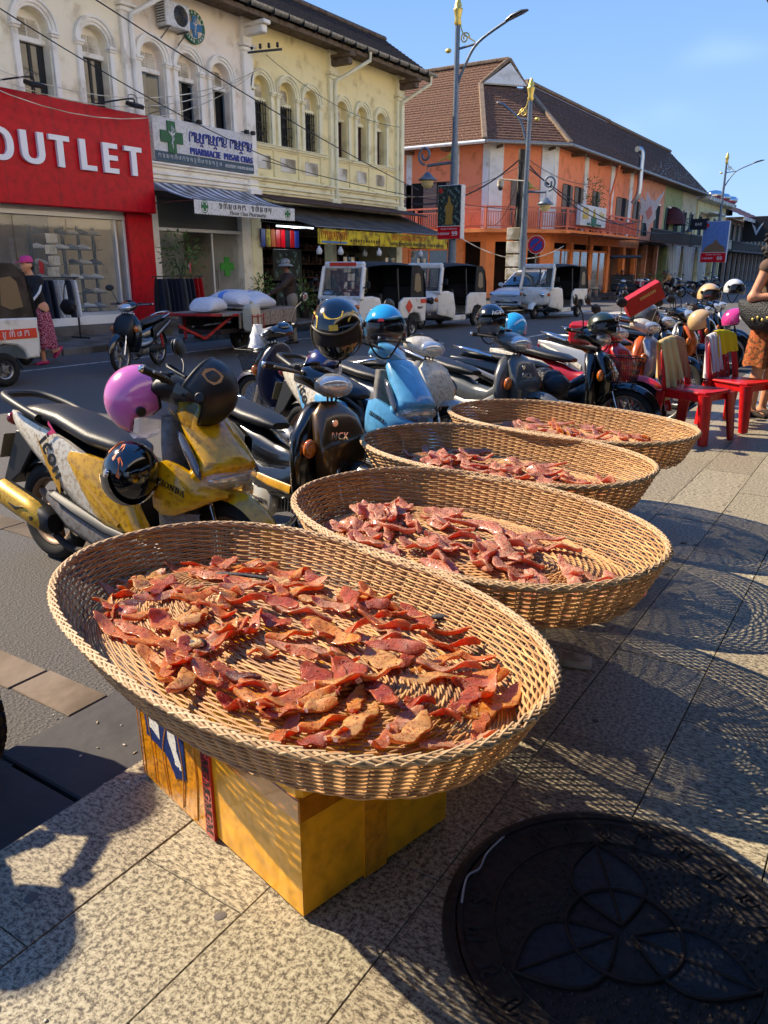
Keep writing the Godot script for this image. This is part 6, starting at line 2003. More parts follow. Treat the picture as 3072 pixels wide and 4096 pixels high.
# ---------------------------------------------------------------- lamps, poles, wires, street signs
func lamp_post(label: String, p: Vector3, h: float, arm: float, ped: float) -> Node3D:
	var post := mk("lamp_grey", Color(0.42, 0.47, 0.52), 0.45, {"metal": 0.3, "tex": "mottle"})
	var gold := mk("gold", Color(0.85, 0.74, 0.38), 0.4, {"metal": 0.6})
	var t := thing("street_lamp", label, "street lamp", p, 0.0, "grey street lamps with gilded tops")
	var b := MB.new()
	b.lathe([Vector2(0.0, 0), Vector2(0.22, 0.0), Vector2(0.2, 0.5), Vector2(0.14, 0.6), Vector2(0.125, 2.4), Vector2(0.16, 2.5), Vector2(0.12, 2.65), Vector2(0.115, h * 0.55), Vector2(0.09, h * 0.57), Vector2(0.075, h - 0.75), Vector2(0, h - 0.75)], 14)
	put(b, "pole", post, t)
	b = MB.new()
	b.lathe([Vector2(0.07, h - 0.78), Vector2(0.12, h - 0.7), Vector2(0.09, h - 0.6), Vector2(0.13, h - 0.38), Vector2(0.15, h - 0.33), Vector2(0.1, h - 0.3), Vector2(0.11, h - 0.22), Vector2(0.05, h - 0.05), Vector2(0, h)], 12)
	put(b, "gilded_top", gold, t)
	# road arm
	var y0 := h - 1.55
	b = MB.new()
	b.tube([Vector3(0, y0 + 0.15, 0), Vector3(arm * 0.30, y0 + 0.22, 0)], 0.035, 6)
	b.tube(curve3([Vector3(0, y0 - 0.9, 0), Vector3(arm * 0.14, y0 - 0.3, 0), Vector3(arm * 0.34, y0 + 0.25, 0), Vector3(arm * 0.8, y0 + 0.7, 0)], 6), 0.042, 6)
	put(b, "arm", post, t)
	b = MB.new()
	b.body([[arm * 0.76, y0 + 0.68, 0.04, 0.07], [arm * 0.85, y0 + 0.76, 0.06, 0.13], [arm, y0 + 0.84, 0.05, 0.13], [arm * 1.08, y0 + 0.86, 0.02, 0.06]], 10)
	put(b, "lantern", mats.steel, t)
	b = MB.new()
	var sc := []
	for k in 26: sc.append(Vector3(sign(arm) * (0.25 + cos(k * 0.42) * 0.16 * (1 - k / 30.0)), y0 + 0.42 + sin(k * 0.42) * 0.16 * (1 - k / 30.0), 0))
	b.tube(sc, 0.022, 5)
	b.tube(curve3([Vector3(sign(arm) * 0.1, y0 + 0.8, 0), Vector3(sign(arm) * 0.2, y0 + 0.55, 0), Vector3(sign(arm) * 0.6, y0 + 0.28, 0)], 5), 0.02, 5)
	b.ell(Vector3(-sign(arm) * 0.3, y0 + 0.15, 0), Vector3(0.11, 0.07, 0.07), I3, 8, 5)
	put(b, "gilded_scroll", gold, t)
	# pedestrian lamp on a scrolled bracket
	var y1 := 4.65 if h > 8.6 else 4.2
	b = MB.new()
	b.tube([Vector3(0, y1, 0), Vector3(ped * 0.85, y1 - 0.05, 0)], 0.05, 6)
	var sp := []
	for k in 24: sp.append(Vector3(ped * 0.85 + sign(ped) * (0.1 + sin(k * 0.36) * 0.26 * (1.0 - k / 34.0)), y1 + 0.27 - cos(k * 0.36) * 0.28 * (1 - k / 34.0), 0))
	b.tube(sp, 0.04, 6)
	b.tube([Vector3(ped * 0.85, y1, 0), Vector3(ped * 0.85, y1 - 0.25, 0)], 0.012, 4)
	put(b, "scroll_bracket", post, t)
	b = MB.new()
	b.T = xf(Vector3(ped * 0.85, y1 - 0.5, 0))
	b.lathe([Vector2(0, 0.28), Vector2(0.08, 0.24), Vector2(0.2, 0.12), Vector2(0.33, 0.02), Vector2(0.2, 0.0)], 14)
	put(b, "shade", post, t)
	b = MB.new()
	b.T = xf(Vector3(ped * 0.85, y1 - 0.5, 0))
	b.lathe([Vector2(0.2, 0.0), Vector2(0.19, -0.12), Vector2(0.1, -0.22), Vector2(0, -0.24)], 12)
	put(b, "globe", mk("globe", Color(0.80, 0.72, 0.5), 0.4), t)
	b = MB.new()
	b.tube(curve3([Vector3(sign(ped) * 0.06, y1 + 0.45, 0), Vector3(sign(ped) * 0.2, y1 + 0.2, 0), Vector3(ped * 0.5, y1 + 0.06, 0)], 5), 0.025, 5)
	b.ell(Vector3(sign(ped) * 0.17, y1 + 0.17, 0), Vector3(0.1, 0.1, 0.03), I3, 10, 5)
	put(b, "gilded_scroll", gold, t)
	return t

func banner_box(label: String, p: Vector3, w: float, h: float, statue: bool, yaw := 0.0) -> void:
	var t := thing("poster_box", label, "sign", p, yaw)
	wbox(t, "case", mats.white, Vector3(-w / 2, 0, -0.26), Vector3(w / 2, h, 0), 0.01)
	var b := MB.new()
	b.box(Vector3(0, h * 0.62, 0.004), Vector3(w * 0.96, h * 0.74, 0.006))
	put(b, "photo_print", mk("forestprint", Color(1, 1, 1), 0.5, {"tex": "photo", "scale": 1.2}) if statue else mk("skyprint", Color(0.35, 0.5, 0.75), 0.5, {"tex": "mottle", "scale": 0.8}), t)
	b = MB.new()
	b.box(Vector3(0, h * 0.12, 0.004), Vector3(w * 0.96, h * 0.23, 0.006))
	put(b, "red_band", mats.panelred, t)
	text("99", h * 0.085, 0.003, mats.white, t, xf(Vector3(w * 0.25, h * 0.10, 0.009)), "Droid Sans", true)
	text("1 GB/DAY", h * 0.042, 0.003, mats.white, t, xf(Vector3(-w * 0.22, h * 0.10, 0.009)), "Droid Sans", true)
	text("TOURIST SIM PLAN", h * 0.03, 0.003, mats.white, t, xf(Vector3(0, h * 0.19, 0.009)), "Droid Sans")
	if statue:
		b = MB.new()
		b.T = xf(Vector3(0.0, h * 0.27, 0.008))
		b.prism([Vector2(-0.16, 0), Vector2(0.16, 0), Vector2(0.13, 0.3), Vector2(0.17, 0.62), Vector2(0.06, 0.75), Vector2(0.05, 0.86), Vector2(0, 1.0), Vector2(-0.05, 0.86), Vector2(-0.06, 0.75), Vector2(-0.17, 0.62), Vector2(-0.13, 0.3)].map(func(q): return q * h * 0.55), 0, 0.004)
		put(b, "gold_figure_print", mk("figureprint", Color(0.62, 0.50, 0.2), 0.5, {"tex": "dirty", "scale": 5.0}), t)
	else:
		b = MB.new()
		b.T = xf(Vector3(0, h * 0.25, 0.008))
		b.prism([Vector2(-0.45, 0), Vector2(0.45, 0), Vector2(0.4, 0.2), Vector2(0.2, 0.3), Vector2(0.05, 0.5), Vector2(-0.1, 0.34), Vector2(-0.3, 0.22)].map(func(q): return q * w), 0, 0.004)
		put(b, "tower_print", mk("towerprint", Color(0.45, 0.35, 0.25), 0.5), t)
	b = MB.new()
	b.T = Transform3D(Basis(Vector3.RIGHT, PI / 2), Vector3(-w * 0.36, h * 0.9, 0.008))
	b.cyl(Vector3.ZERO, Vector3(0, 0.003, 0), w * 0.09, 14)
	put(b, "red_roundel", mats.red, t)

func street_kit() -> void:
	lamp_post("tall grey street lamp with a gilded top before the yellow shophouse corner", Vector3(-12.7, 0.02, -23.65), 9.2, 2.1, -1.15)
	lamp_post("grey street lamp standing among wires before the orange corner", Vector3(-12.7, 0.02, -29.4), 8.05, -1.25, 0.95)
	lamp_post("distant grey street lamp before the cream house", Vector3(-12.9, 0.02, -67), 9.7, 2.4, -2.6)
	banner_box("poster box with a golden statue photo and red 99 band on the tall lamp", Vector3(-12.72, 2.36, -23.42), 0.86, 1.62, true)
	banner_box("small far poster box with a blue sky photo on the distant street lamp", Vector3(-13.0, 1.9, -66.6), 1.9, 3.0, false)
	# concrete pole with meters and a camera arm
	var t := thing("utility_pole", "weathered concrete utility pole with meter boxes beside the second street lamp", "utility pole", Vector3(-13.15, 0.02, -29.9))
	var b := MB.new()
	b.cyl(Vector3(0, 0, 0), Vector3(0, 5.75, 0), 0.13, 10)
	put(b, "pole", mats.concrete, t)
	for k in 5: wbox(t, "meter_box", mats.bleached, Vector3(-0.35, 0.5 + k * 0.5, 0.14), Vector3(0.2, 0.95 + k * 0.5, 0.3), 0.02)
	b = MB.new()
	for k in 6: b.tube(curve3([Vector3(rnd(-0.2, 0.2), 5.3, 0.1), Vector3(rnd(-0.3, 0.1), 4.2, 0.16), Vector3(rnd(-0.2, 0.2), 3.0, 0.14), Vector3(0, 1.9, 0.15)], 4), 0.018, 4)
	put(b, "cable_bundle", mats.black, t)
	b = MB.new()
	b.tube([Vector3(0.3, 4.6, 0.2), Vector3(-0.75, 4.72, 0.3)], 0.03, 5)
	b.cyl(Vector3(-0.7, 4.68, 0.3), Vector3(-0.7, 4.45, 0.3), 0.13, 10, 0.02)
	put(b, "camera_arm", mats.bleached, t)
	b = MB.new()
	b.ell(Vector3(-0.7, 4.42, 0.3), Vector3(0.1, 0.12, 0.1), I3, 10, 6)
	put(b, "camera_dome", mats.blackgloss, t)
	# no parking sign
	t = thing("no_parking_sign", "round red and blue no parking sign on a thin post", "road sign", Vector3(-12.9, 0.02, -31.2))
	b = MB.new()
	b.cyl(Vector3.ZERO, Vector3(0, 2.3, 0), 0.03, 8)
	put(b, "post", mats.steel, t)
	for k in 3:
		b = MB.new()
		b.T = Transform3D(Basis.from_euler(Vector3(PI / 2, 0.2, 0)), Vector3(0, 2.35, 0.03))
		b.T = b.T.scaled_local(Vector3(0.85, 1, 1.25)) if false else b.T
		b.cyl(Vector3(0, 0.004 * k, 0), Vector3(0, 0.01 + 0.004 * k, 0), [0.36, 0.34, 0.25][k], 22)
		put(b, ["rim", "red_ring", "blue_disc"][k], [mats.white, mats.red, mats.signblue][k], t)
	b = MB.new()
	b.T = Transform3D(Basis.from_euler(Vector3(0, 0.2, 0.75)), Vector3(0, 2.35, 0.055))
	b.box(Vector3.ZERO, Vector3(0.5, 0.06, 0.004))
	put(b, "red_bar", mats.red, t)
	# overhead wires: [from, to, sag, radius]
	var wl := [
		[Vector3(-13.6, 7.6, -6), Vector3(-14.5, 4.0, -24.5), 0.3, 0.014, "thick black wire sloping across the upper facades"],
		[Vector3(-13.8, 6.6, -6.5), Vector3(-15.2, 4.2, -18.5), 0.3, 0.012, "black wire sloping down to the pharmacy sign"],
		[Vector3(-15.0, 5.35, -8), Vector3(-15.6, 6.6, -17.9), 0.9, 0.010, "upper thin grey wire drooping before the cream windows"],
		[Vector3(-15.0, 5.25, -8), Vector3(-15.6, 6.5, -17.7), 1.0, 0.010, "middle thin grey wire drooping before the cream windows"],
		[Vector3(-15.0, 5.15, -8), Vector3(-15.6, 6.4, -17.6), 1.15, 0.010, "lowest thin grey wire drooping before the cream windows"],
		[Vector3(-15.7, 7.0, -18.3), Vector3(-15.6, 6.1, -25.0), 0.35, 0.008, "thin wire along the yellow upper wall"],
		[Vector3(-15.75, 4.35, -18.0), Vector3(-13.15, 3.6, -29.5), 0.2, 0.012, "wire from the pharmacy sign to the utility pole"],
		[Vector3(-15.7, 3.7, -26.0), Vector3(-13.15, 5.5, -29.9), 0.5, 0.028, "thick black cable rising to the utility pole"],
		[Vector3(-13.15, 5.5, -29.9), Vector3(-14.6, 4.3, -52), 1.0, 0.026, "thick cable from the pole along the orange balcony"],
		[Vector3(-13.15, 5.3, -29.9), Vector3(-14.2, 3.9, -60), 0.9, 0.026, "second thick cable from the pole along the orange front"],
		[Vector3(-13.15, 5.6, -29.9), Vector3(-15.9, 6.3, -48), 0.5, 0.014, "thin cable from the pole up to the orange wall"],
		[Vector3(-13.15, 4.9, -29.9), Vector3(-17.9, 3.5, -37.4), 0.5, 0.014, "thin cable from the pole to the chamfered corner"],
		[Vector3(-13.15, 5.2, -29.9), Vector3(-24, 5.2, -37.2), 0.5, 0.014, "thin cable from the pole to the orange side wall"],
		[Vector3(-13.6, 2.6, -25.5), Vector3(-14.5, 2.5, -38.5), 0.7, 0.02, "pale string of small lights slung below the orange balcony"],
	]
	for q in wl:
		b = MB.new()
		var p := []
		for k in 15:
			var f := k / 14.0
			p.append(q[0].lerp(q[1], f) - Vector3(0, q[2] * 4 * f * (1 - f), 0))
		b.tube(p, q[3], 5)
		tag(put(b, "overhead_wire", mats.black if q[3] != 0.02 and q[3] != 0.010 else mats.bleached), q[4], "wire")

# ---------------------------------------------------------------- motorcycles (x forward from the rear contact, y up, z to the rider's right)
func wheel(t: Node3D, x: float, r: float, w: float, spokes: int, rimm: Material, knobs := false) -> void:
	var X := Transform3D(Basis(Vector3.RIGHT, PI / 2), Vector3(x, r, 0))
	var b := MB.new()
	b.T = X
	var hw := w / 2
	b.lathe([Vector2(r - w * 0.95, -hw * 0.55), Vector2(r - w * 0.9, -hw * 0.7), Vector2(r - w * 1.15, -hw * 0.4), Vector2(r - w * 1.15, hw * 0.4), Vector2(r - w * 0.9, hw * 0.7), Vector2(r - w * 0.95, hw * 0.55)], 32)
	b.cyl(Vector3(0, -hw * 0.9, 0), Vector3(0, hw * 0.9, 0), 0.045, 12, 0.006)
	b.cyl(Vector3(0, hw * 0.25, 0), Vector3(0, hw * 0.3, 0), r * 0.42, 20)
	for k in spokes:
		var a := TAU * k / spokes
		var d := Vector3(cos(a), 0, sin(a))
		if spokes > 10: b.tube([d * 0.03 + Vector3(0, hw * (0.6 if k % 2 else -0.6), 0), d * (r - w)], 0.004, 4)
		else: b.bar(d * 0.03, d * (r - w * 1.05), hw * 0.7, 0.034, 0.005, Vector3(-d.z, 0, d.x))
	var wn := put(b, "wheel", rimm, t)
	b = MB.new()
	b.T = X
	var pr := []
	for k in 11:
		var a := lerpf(-2.35, 2.35, k / 10.0)
		pr.append(Vector2(r - w * 0.5 + cos(a) * w * 0.5, sin(a) * hw))
	b.lathe(pr, 36)
	if knobs:
		for k in 40:
			for s in 4:
				var a := TAU * (k + 0.5 * (s % 2)) / 40
				var e: float = [-1.05, -0.36, 0.36, 1.05][s]
				var rad := r - w * 0.5 + cos(e) * w * 0.5
				var p := Vector3(cos(a) * rad, sin(e) * hw, sin(a) * rad)
				var nn := Vector3(cos(a) * cos(e), sin(e), sin(a) * cos(e))
				var tg := Vector3(-sin(a), 0, cos(a))
				b.box(p, Vector3(0.024, 0.026, 0.03), 0.003, Basis(nn, tg.cross(nn), tg))
	put(b, "tyre", mats.rubber, wn)

func fender(t: Node3D, called: String, m: Material, x: float, y: float, r: float, w: float, a0: float, a1: float) -> void:
	var b := MB.new()
	var rows := []
	for k in 15:
		var a := lerpf(a0, a1, k / 14.0)
		var ring := PackedVector3Array()
		var taper := 0.55 + 0.45 * sin(PI * clampf(k / 14.0 * 0.9 + 0.08, 0, 1))
		for j in 9:
			var e := lerpf(-1.0, 1.0, j / 8.0)
			var rr := r - 0.045 * e * e
			ring.append(Vector3(x + cos(a) * rr, y + sin(a) * rr, e * w / 2 * taper))
		rows.append(ring)
	b.grid(rows)
	put(b, called, m, t)

# body panel on both flanks; stations [x, top, bottom, z top, z bottom]
func shell(t: Node3D, called: String, m: Material, st: Array, bulge := 0.02) -> void:
	for s in [1.0, -1.0]:
		var b := MB.new()
		var rows := []
		for q in st:
			var r := PackedVector3Array([Vector3(q[0], q[1] - 0.004, s * (q[3] - 0.035)), Vector3(q[0], q[1], s * (q[3] - 0.004))])
			for k in 6:
				var f := k / 5.0
				r.append(Vector3(q[0], lerpf(q[1], q[2], f), s * (lerpf(q[3], q[4], f) + bulge * sin(PI * f))))
			r.append(Vector3(q[0], q[2] + 0.004, s * (q[4] - 0.035)))
			rows.append(r)
		b.grid(rows)
		put(b, called, m, t)

func mirror(t: Node3D, p: Vector3, top: Vector3, m: Material) -> void:
	var b := MB.new()
	b.tube(curve3([p, p.lerp(top, 0.5) + Vector3(0.02, 0.03, 0), top], 4), 0.006, 6)
	var st := put(b, "mirror_stem", mats.black, t)
	b = MB.new()
	b.T = Transform3D(Basis.from_euler(Vector3(0, 0.25 * signf(p.z), 0.15)), top + Vector3(0, 0.035, 0.02 * signf(p.z)))
	b.ell(Vector3.ZERO, Vector3(0.022, 0.048, 0.07), I3, 14, 8)
	var mh := put(b, "mirror", m, t)
	b = MB.new()
	b.T = Transform3D(Basis.from_euler(Vector3(0, 0.25 * signf(p.z), 0.15)), top + Vector3(-0.021, 0.035, 0.02 * signf(p.z)))
	b.ell(Vector3.ZERO, Vector3(0.004, 0.04, 0.06), I3, 14, 4)
	put(b, "mirror_glass", mats.chrome, mh)

func handlebar(t: Node3D, x: float, y: float, cowl: Material, mir: Array, steer := 0.0) -> void:
	var n0 := t.get_child_count()
	var b := MB.new()
	b.tube(curve3([Vector3(x - 0.12, y + 0.03, -0.34), Vector3(x - 0.06, y + 0.03, -0.2), Vector3(x, y, -0.08), Vector3(x, y, 0.08), Vector3(x - 0.06, y + 0.03, 0.2), Vector3(x - 0.12, y + 0.03, 0.34)], 4), 0.011, 7)
	put(b, "handlebar", mats.steel, t)
	for s in [-1, 1]:
		b = MB.new()
		b.tube([Vector3(x - 0.125, y + 0.03, s * 0.345), Vector3(x - 0.068, y + 0.03, s * 0.215)], 0.0175, 9)
		var g := put(b, "grip", mats.black, t)
		b = MB.new()
		b.ell(Vector3(x - 0.128, y + 0.03, s * 0.352), Vector3(0.014, 0.017, 0.014), I3, 9, 6)
		put(b, "bar_end", mats.chrome, g)
		b = MB.new()
		b.tube(curve3([Vector3(x - 0.03, y + 0.02, s * 0.17), Vector3(x - 0.035, y + 0.025, s * 0.22), Vector3(x - 0.08, y + 0.03, s * 0.33)], 4), 0.007, 5)
		put(b, "brake_lever", mats.alloy, t)
		b = MB.new()
		b.box(Vector3(x - 0.055, y + 0.035, s * 0.185), Vector3(0.05, 0.045, 0.06), 0.01)
		put(b, "switch_box", mats.black, t)
		if mir.has(s): mirror(t, Vector3(x - 0.03, y + 0.05, s * 0.17), Vector3(x - 0.08, y + 0.24, s * 0.3), mats.black)
	b = MB.new()
	b.body([[x - 0.14, y - 0.01, 0.02, 0.06], [x - 0.10, y + 0.01, 0.05, 0.12], [x - 0.02, y + 0.01, 0.065, 0.155], [x + 0.06, y - 0.02, 0.065, 0.13], [x + 0.11, y - 0.045, 0.03, 0.06]], 16)
	put(b, "handlebar_cowl", cowl, t)
	b = MB.new()
	b.T = xf(Vector3(x - 0.08, y + 0.068, 0), 0, 0, 0.5)
	b.ell(Vector3.ZERO, Vector3(0.05, 0.015, 0.075), I3, 12, 5)
	put(b, "speedometer", mats.darkglass, t)
	for k in 3:
		b = MB.new()
		b.tube(curve3([Vector3(x - 0.03, y, 0.1 - 0.1 * k), Vector3(x + 0.08, y - 0.06, 0.06 - 0.05 * k), Vector3(x + 0.07, y - 0.3, 0.04)], 5), 0.006, 5)
		put(b, "cable", mats.black, t)
	var R := Transform3D(Basis(Vector3(-0.35, 1, 0).normalized(), steer), Vector3.ZERO)
	var pv := Vector3(x, y, 0)
	for k in range(n0, t.get_child_count()): t.get_child(k).transform = Transform3D(R.basis, pv - R.basis * pv)

func lens(t: Node3D, p: Vector3, r: Vector3, B := I3) -> void:
	var b := MB.new()
	b.ell(p - B.x * r.x * 0.15, r * 0.86, B, 16, 10)
	var rf := put(b, "headlight_reflector", mats.chrome, t)
	b = MB.new()
	b.ell(p + B.x * r.x * 0.2, r * 0.36, B, 10, 6)
	put(b, "headlight_bulb", mk("amberbulb", Color(0.75, 0.6, 0.25), 0.2, {"metal": 0.5}), rf)
	b = MB.new()
	b.ell(p, r, B, 18, 10)
	put(b, "headlight_glass", mk("lensglass", Color(0.95, 0.95, 0.92), 0.04, {"a": 0.22}), t)

func scooter(label: String, c1: Material, c2: Material, rear: Material, sk: Material, gold: Material, mir: Array, steer := 0.0) -> Node3D:
	var t := thing("motor_scooter", label, "scooter", Vector3.ZERO, 0.0, "motorbikes parked along the kerb")
	wheel(t, -0.12, 0.275, 0.095, 5, mk("rustrim", Color(0.52, 0.42, 0.33), 0.5, {"metal": 0.4, "tex": "dirty", "scale": 5.0}))
	wheel(t, 1.22, 0.275, 0.085, 5, mats.rustrim)
	var b := MB.new()
	b.body([[-0.40, 0.765, 0.02, 0.03], [-0.2, 0.71, 0.05, 0.08], [0.05, 0.64, 0.08, 0.115], [0.3, 0.54, 0.13, 0.13], [0.55, 0.46, 0.14, 0.12], [0.66, 0.40, 0.12, 0.08]], 14)
	put(b, "under_body", mats.black, t)
	shell(t, "rear_panel", rear, [[-0.43, 0.80, 0.745, 0.045, 0.04], [-0.32, 0.795, 0.69, 0.085, 0.08], [-0.15, 0.775, 0.62, 0.125, 0.12], [0.03, 0.745, 0.535, 0.145, 0.14], [0.20, 0.71, 0.44, 0.16, 0.15], [0.34, 0.665, 0.36, 0.165, 0.155], [0.40, 0.60, 0.33, 0.165, 0.155], [0.46, 0.50, 0.325, 0.16, 0.155], [0.52, 0.38, 0.32, 0.155, 0.15]], 0.012)
	shell(t, "side_panel", c1, [[0.26, 0.665, 0.60, 0.166, 0.172], [0.36, 0.665, 0.49, 0.166, 0.178], [0.46, 0.655, 0.38, 0.162, 0.176], [0.56, 0.64, 0.315, 0.15, 0.17], [0.64, 0.56, 0.29, 0.135, 0.165], [0.72, 0.42, 0.28, 0.125, 0.16], [0.80, 0.31, 0.275, 0.12, 0.155]], 0.014)
	shell(t, "crease", c1, [[0.36, 0.56, 0.545, 0.183, 0.188], [0.5, 0.47, 0.44, 0.183, 0.19], [0.64, 0.36, 0.34, 0.17, 0.178]], 0.008)
	b = MB.new()
	b.body([[-0.31, 0.80, 0.012, 0.06], [-0.25, 0.815, 0.03, 0.10], [-0.12, 0.82, 0.043, 0.125], [0.08, 0.80, 0.05, 0.135], [0.22, 0.765, 0.052, 0.14], [0.34, 0.735, 0.05, 0.142], [0.5, 0.71, 0.05, 0.12], [0.58, 0.70, 0.04, 0.09], [0.62, 0.685, 0.015, 0.05]], 18)
	put(b, "seat", mk("seatvinyl", Color(0.10, 0.10, 0.105), 0.42, {"bump": "pebble", "bh": 0.12, "scale": 6.0, "tex": "mottle"}), t)
	b = MB.new()
	b.tube(curve3([Vector3(-0.02, 0.80, -0.155), Vector3(-0.22, 0.85, -0.15), Vector3(-0.40, 0.885, -0.11), Vector3(-0.47, 0.885, 0), Vector3(-0.40, 0.885, 0.11), Vector3(-0.22, 0.85, 0.15), Vector3(-0.02, 0.80, 0.155)], 5), 0.021, 8)
	put(b, "grab_rail", mats.black, t)
	b = MB.new()
	b.ell(Vector3(-0.42, 0.755, 0), Vector3(0.035, 0.045, 0.09), I3, 12, 8)
	put(b, "tail_lamp", mk("redlens", Color(0.5, 0.02, 0.02), 0.15, {"coat": 1.0}), t)
	# mud flap and number plate
	b = MB.new()
	b.prism([Vector2(-0.28, 0.70), Vector2(-0.36, 0.70), Vector2(-0.50, 0.40), Vector2(-0.44, 0.385), Vector2(-0.33, 0.46), Vector2(-0.20, 0.62)], -0.075, 0.075, 0.008)
	put(b, "mud_flap", mats.black, t)
	b = MB.new()
	b.T = xf(Vector3(-0.46, 0.60, 0), 0, 0, -0.35)
	b.box(Vector3.ZERO, Vector3(0.006, 0.15, 0.2), 0.002)
	put(b, "number_plate", mk("plate", Color(0.55, 0.52, 0.42), 0.5, {"metal": 0.5}), t)
	# skirts and footboard
	shell(t, "skirt", sk, [[0.06, 0.43, 0.385, 0.165, 0.175], [0.25, 0.37, 0.27, 0.175, 0.185], [0.5, 0.315, 0.205, 0.18, 0.185], [0.8, 0.275, 0.17, 0.18, 0.175], [1.0, 0.275, 0.175, 0.17, 0.16], [1.06, 0.31, 0.21, 0.15, 0.13]], 0.006)
	b = MB.new()
	for k in 9: b.box(Vector3(0.84, 0.278 + 0.004 * (k % 2), -0.14 + 0.035 * k), Vector3(0.46, 0.02, 0.033), 0.004)
	put(b, "footboard", mats.black, t)
	shell(t, "side_strip", mats.black, [[0.12, 0.44, 0.42, 0.165, 0.2], [0.3, 0.40, 0.36, 0.175, 0.2], [0.55, 0.335, 0.30, 0.18, 0.2], [0.85, 0.30, 0.265, 0.18, 0.19]], 0.003)
	# front: inner leg shield, outer nose, wings, grey lower legs
	b = MB.new()
	b.body([[1.0, 0.27, 0.03, 0.15, 3, PI / 2], [1.02, 0.42, 0.035, 0.185, 3, PI / 2], [0.99, 0.6, 0.04, 0.19, 3, PI / 2], [0.94, 0.78, 0.045, 0.16, 3, PI / 2], [0.90, 0.9, 0.05, 0.12, 3, PI / 2]], 16)
	put(b, "inner_shield", sk, t)
	b = MB.new()
	b.body([[1.08, 0.56, 0.05, 0.12, 2.2, PI / 2], [1.12, 0.60, 0.08, 0.16, 2.2, PI / 2], [1.14, 0.66, 0.10, 0.175, 2.2, PI / 2], [1.17, 0.705, 0.125, 0.16, 1.9, PI / 2], [1.165, 0.735, 0.135, 0.145, 1.8, PI / 2], [1.12, 0.79, 0.125, 0.14, 1.9, PI / 2], [1.06, 0.86, 0.105, 0.13, 2.0, PI / 2], [1.01, 0.925, 0.085, 0.12, 2.2, PI / 2], [0.975, 0.97, 0.05, 0.09, 2.2, PI / 2], [0.96, 0.985, 0.01, 0.03, 2.2, PI / 2]], 20)
	put(b, "nose_cover", c1, t)
	shell(t, "wing", c1, [[0.94, 0.70, 0.50, 0.205, 0.215], [1.0, 0.72, 0.475, 0.20, 0.22], [1.07, 0.70, 0.48, 0.19, 0.21], [1.15, 0.66, 0.515, 0.165, 0.18], [1.22, 0.62, 0.555, 0.125, 0.13], [1.27, 0.595, 0.575, 0.07, 0.07]], 0.012)
	shell(t, "lower_leg", sk, [[0.96, 0.53, 0.27, 0.205, 0.155], [1.0, 0.52, 0.26, 0.205, 0.155], [1.05, 0.50, 0.30, 0.195, 0.15], [1.10, 0.49, 0.40, 0.175, 0.145], [1.16, 0.49, 0.45, 0.14, 0.12]], 0.012)
	lens(t, Vector3(1.19, 0.645, 0), Vector3(0.105, 0.062, 0.16), Basis(Vector3.BACK, 0.3))
	for s in [-1, 1]:
		b = MB.new()
		b.T = Transform3D(Basis.from_euler(Vector3(0.1 * s, -0.35 * s, -0.72)), Vector3(1.10, 0.755, s * 0.152))
		b.ell(Vector3.ZERO, Vector3(0.15, 0.03, 0.02), I3, 12, 8)
		put(b, "indicator", mk("smokelens", Color(0.25, 0.25, 0.28), 0.06, {"coat": 1.0}), t)
	fender(t, "front_fender", c1, 1.22, 0.275, 0.325, 0.13, 0.05, 2.5)
	fender(t, "rear_fender", mats.black, -0.12, 0.275, 0.315, 0.12, 1.2, 2.6)
	for s in [-1, 1]:
		b = MB.new()
		b.tube([Vector3(1.22, 0.275, s * 0.075), Vector3(1.20, 0.42, s * 0.072)], 0.025, 8)
		b.tube([Vector3(1.20, 0.42, s * 0.072), Vector3(1.12, 0.62, s * 0.07)], 0.016, 8)
		put(b, "fork_leg", mats.chrome, t)
	handlebar(t, 0.88, 1.0, c2, mir, steer)
	# engine, fan cover, exhaust, stand
	b = MB.new()
	b.box(Vector3(0.2, 0.29, 0.02), Vector3(0.46, 0.13, 0.2), 0.03)
	b.box(Vector3(0.06, 0.29, -0.13), Vector3(0.5, 0.15, 0.08), 0.03)
	put(b, "engine", mk("dirtymetal", Color(0.26, 0.22, 0.19), 0.7, {"metal": 0.4, "tex": "dirty", "scale": 4.0}), t)
	b = MB.new()
	b.T = Transform3D(Basis(Vector3.RIGHT, PI / 2), Vector3(0.27, 0.31, 0.125))
	b.lathe([Vector2(0.088, -0.03), Vector2(0.092, 0.02), Vector2(0.082, 0.022), Vector2(0.078, -0.02), Vector2(0, -0.02)], 20)
	var fc := put(b, "fan_cover", mats.dirtymetal, t)
	b = MB.new()
	for k in 4:
		var p := []
		for e in 12: p.append(Vector3(0.27 + cos(e * 0.42 + k * 1.57) * (0.014 + 0.0055 * e), 0.31 + sin(e * 0.42 + k * 1.57) * (0.014 + 0.0055 * e), 0.146))
		b.tube(p, 0.0028, 4)
	put(b, "fan_swirl", mats.alloy, fc)
	b = MB.new()
	b.tube(curve3([Vector3(0.42, 0.24, 0.10), Vector3(0.36, 0.16, 0.13), Vector3(0.22, 0.155, 0.15), Vector3(0.10, 0.20, 0.15)], 5), 0.019, 8)
	put(b, "exhaust_pipe", mats.rust, t)
	b = MB.new()
	b.body([[0.12, 0.265, 0.05, 0.045, 2.6, 0.25, 0.165], [0.08, 0.275, 0.07, 0.06, 2.6, 0.25, 0.17], [-0.15, 0.335, 0.075, 0.062, 2.6, 0.25, 0.18], [-0.30, 0.375, 0.072, 0.06, 2.6, 0.25, 0.185], [-0.34, 0.385, 0.05, 0.04, 2.6, 0.25, 0.185]], 16)
	put(b, "muffler", mats.black, t)
	b = MB.new()
	var rows := []
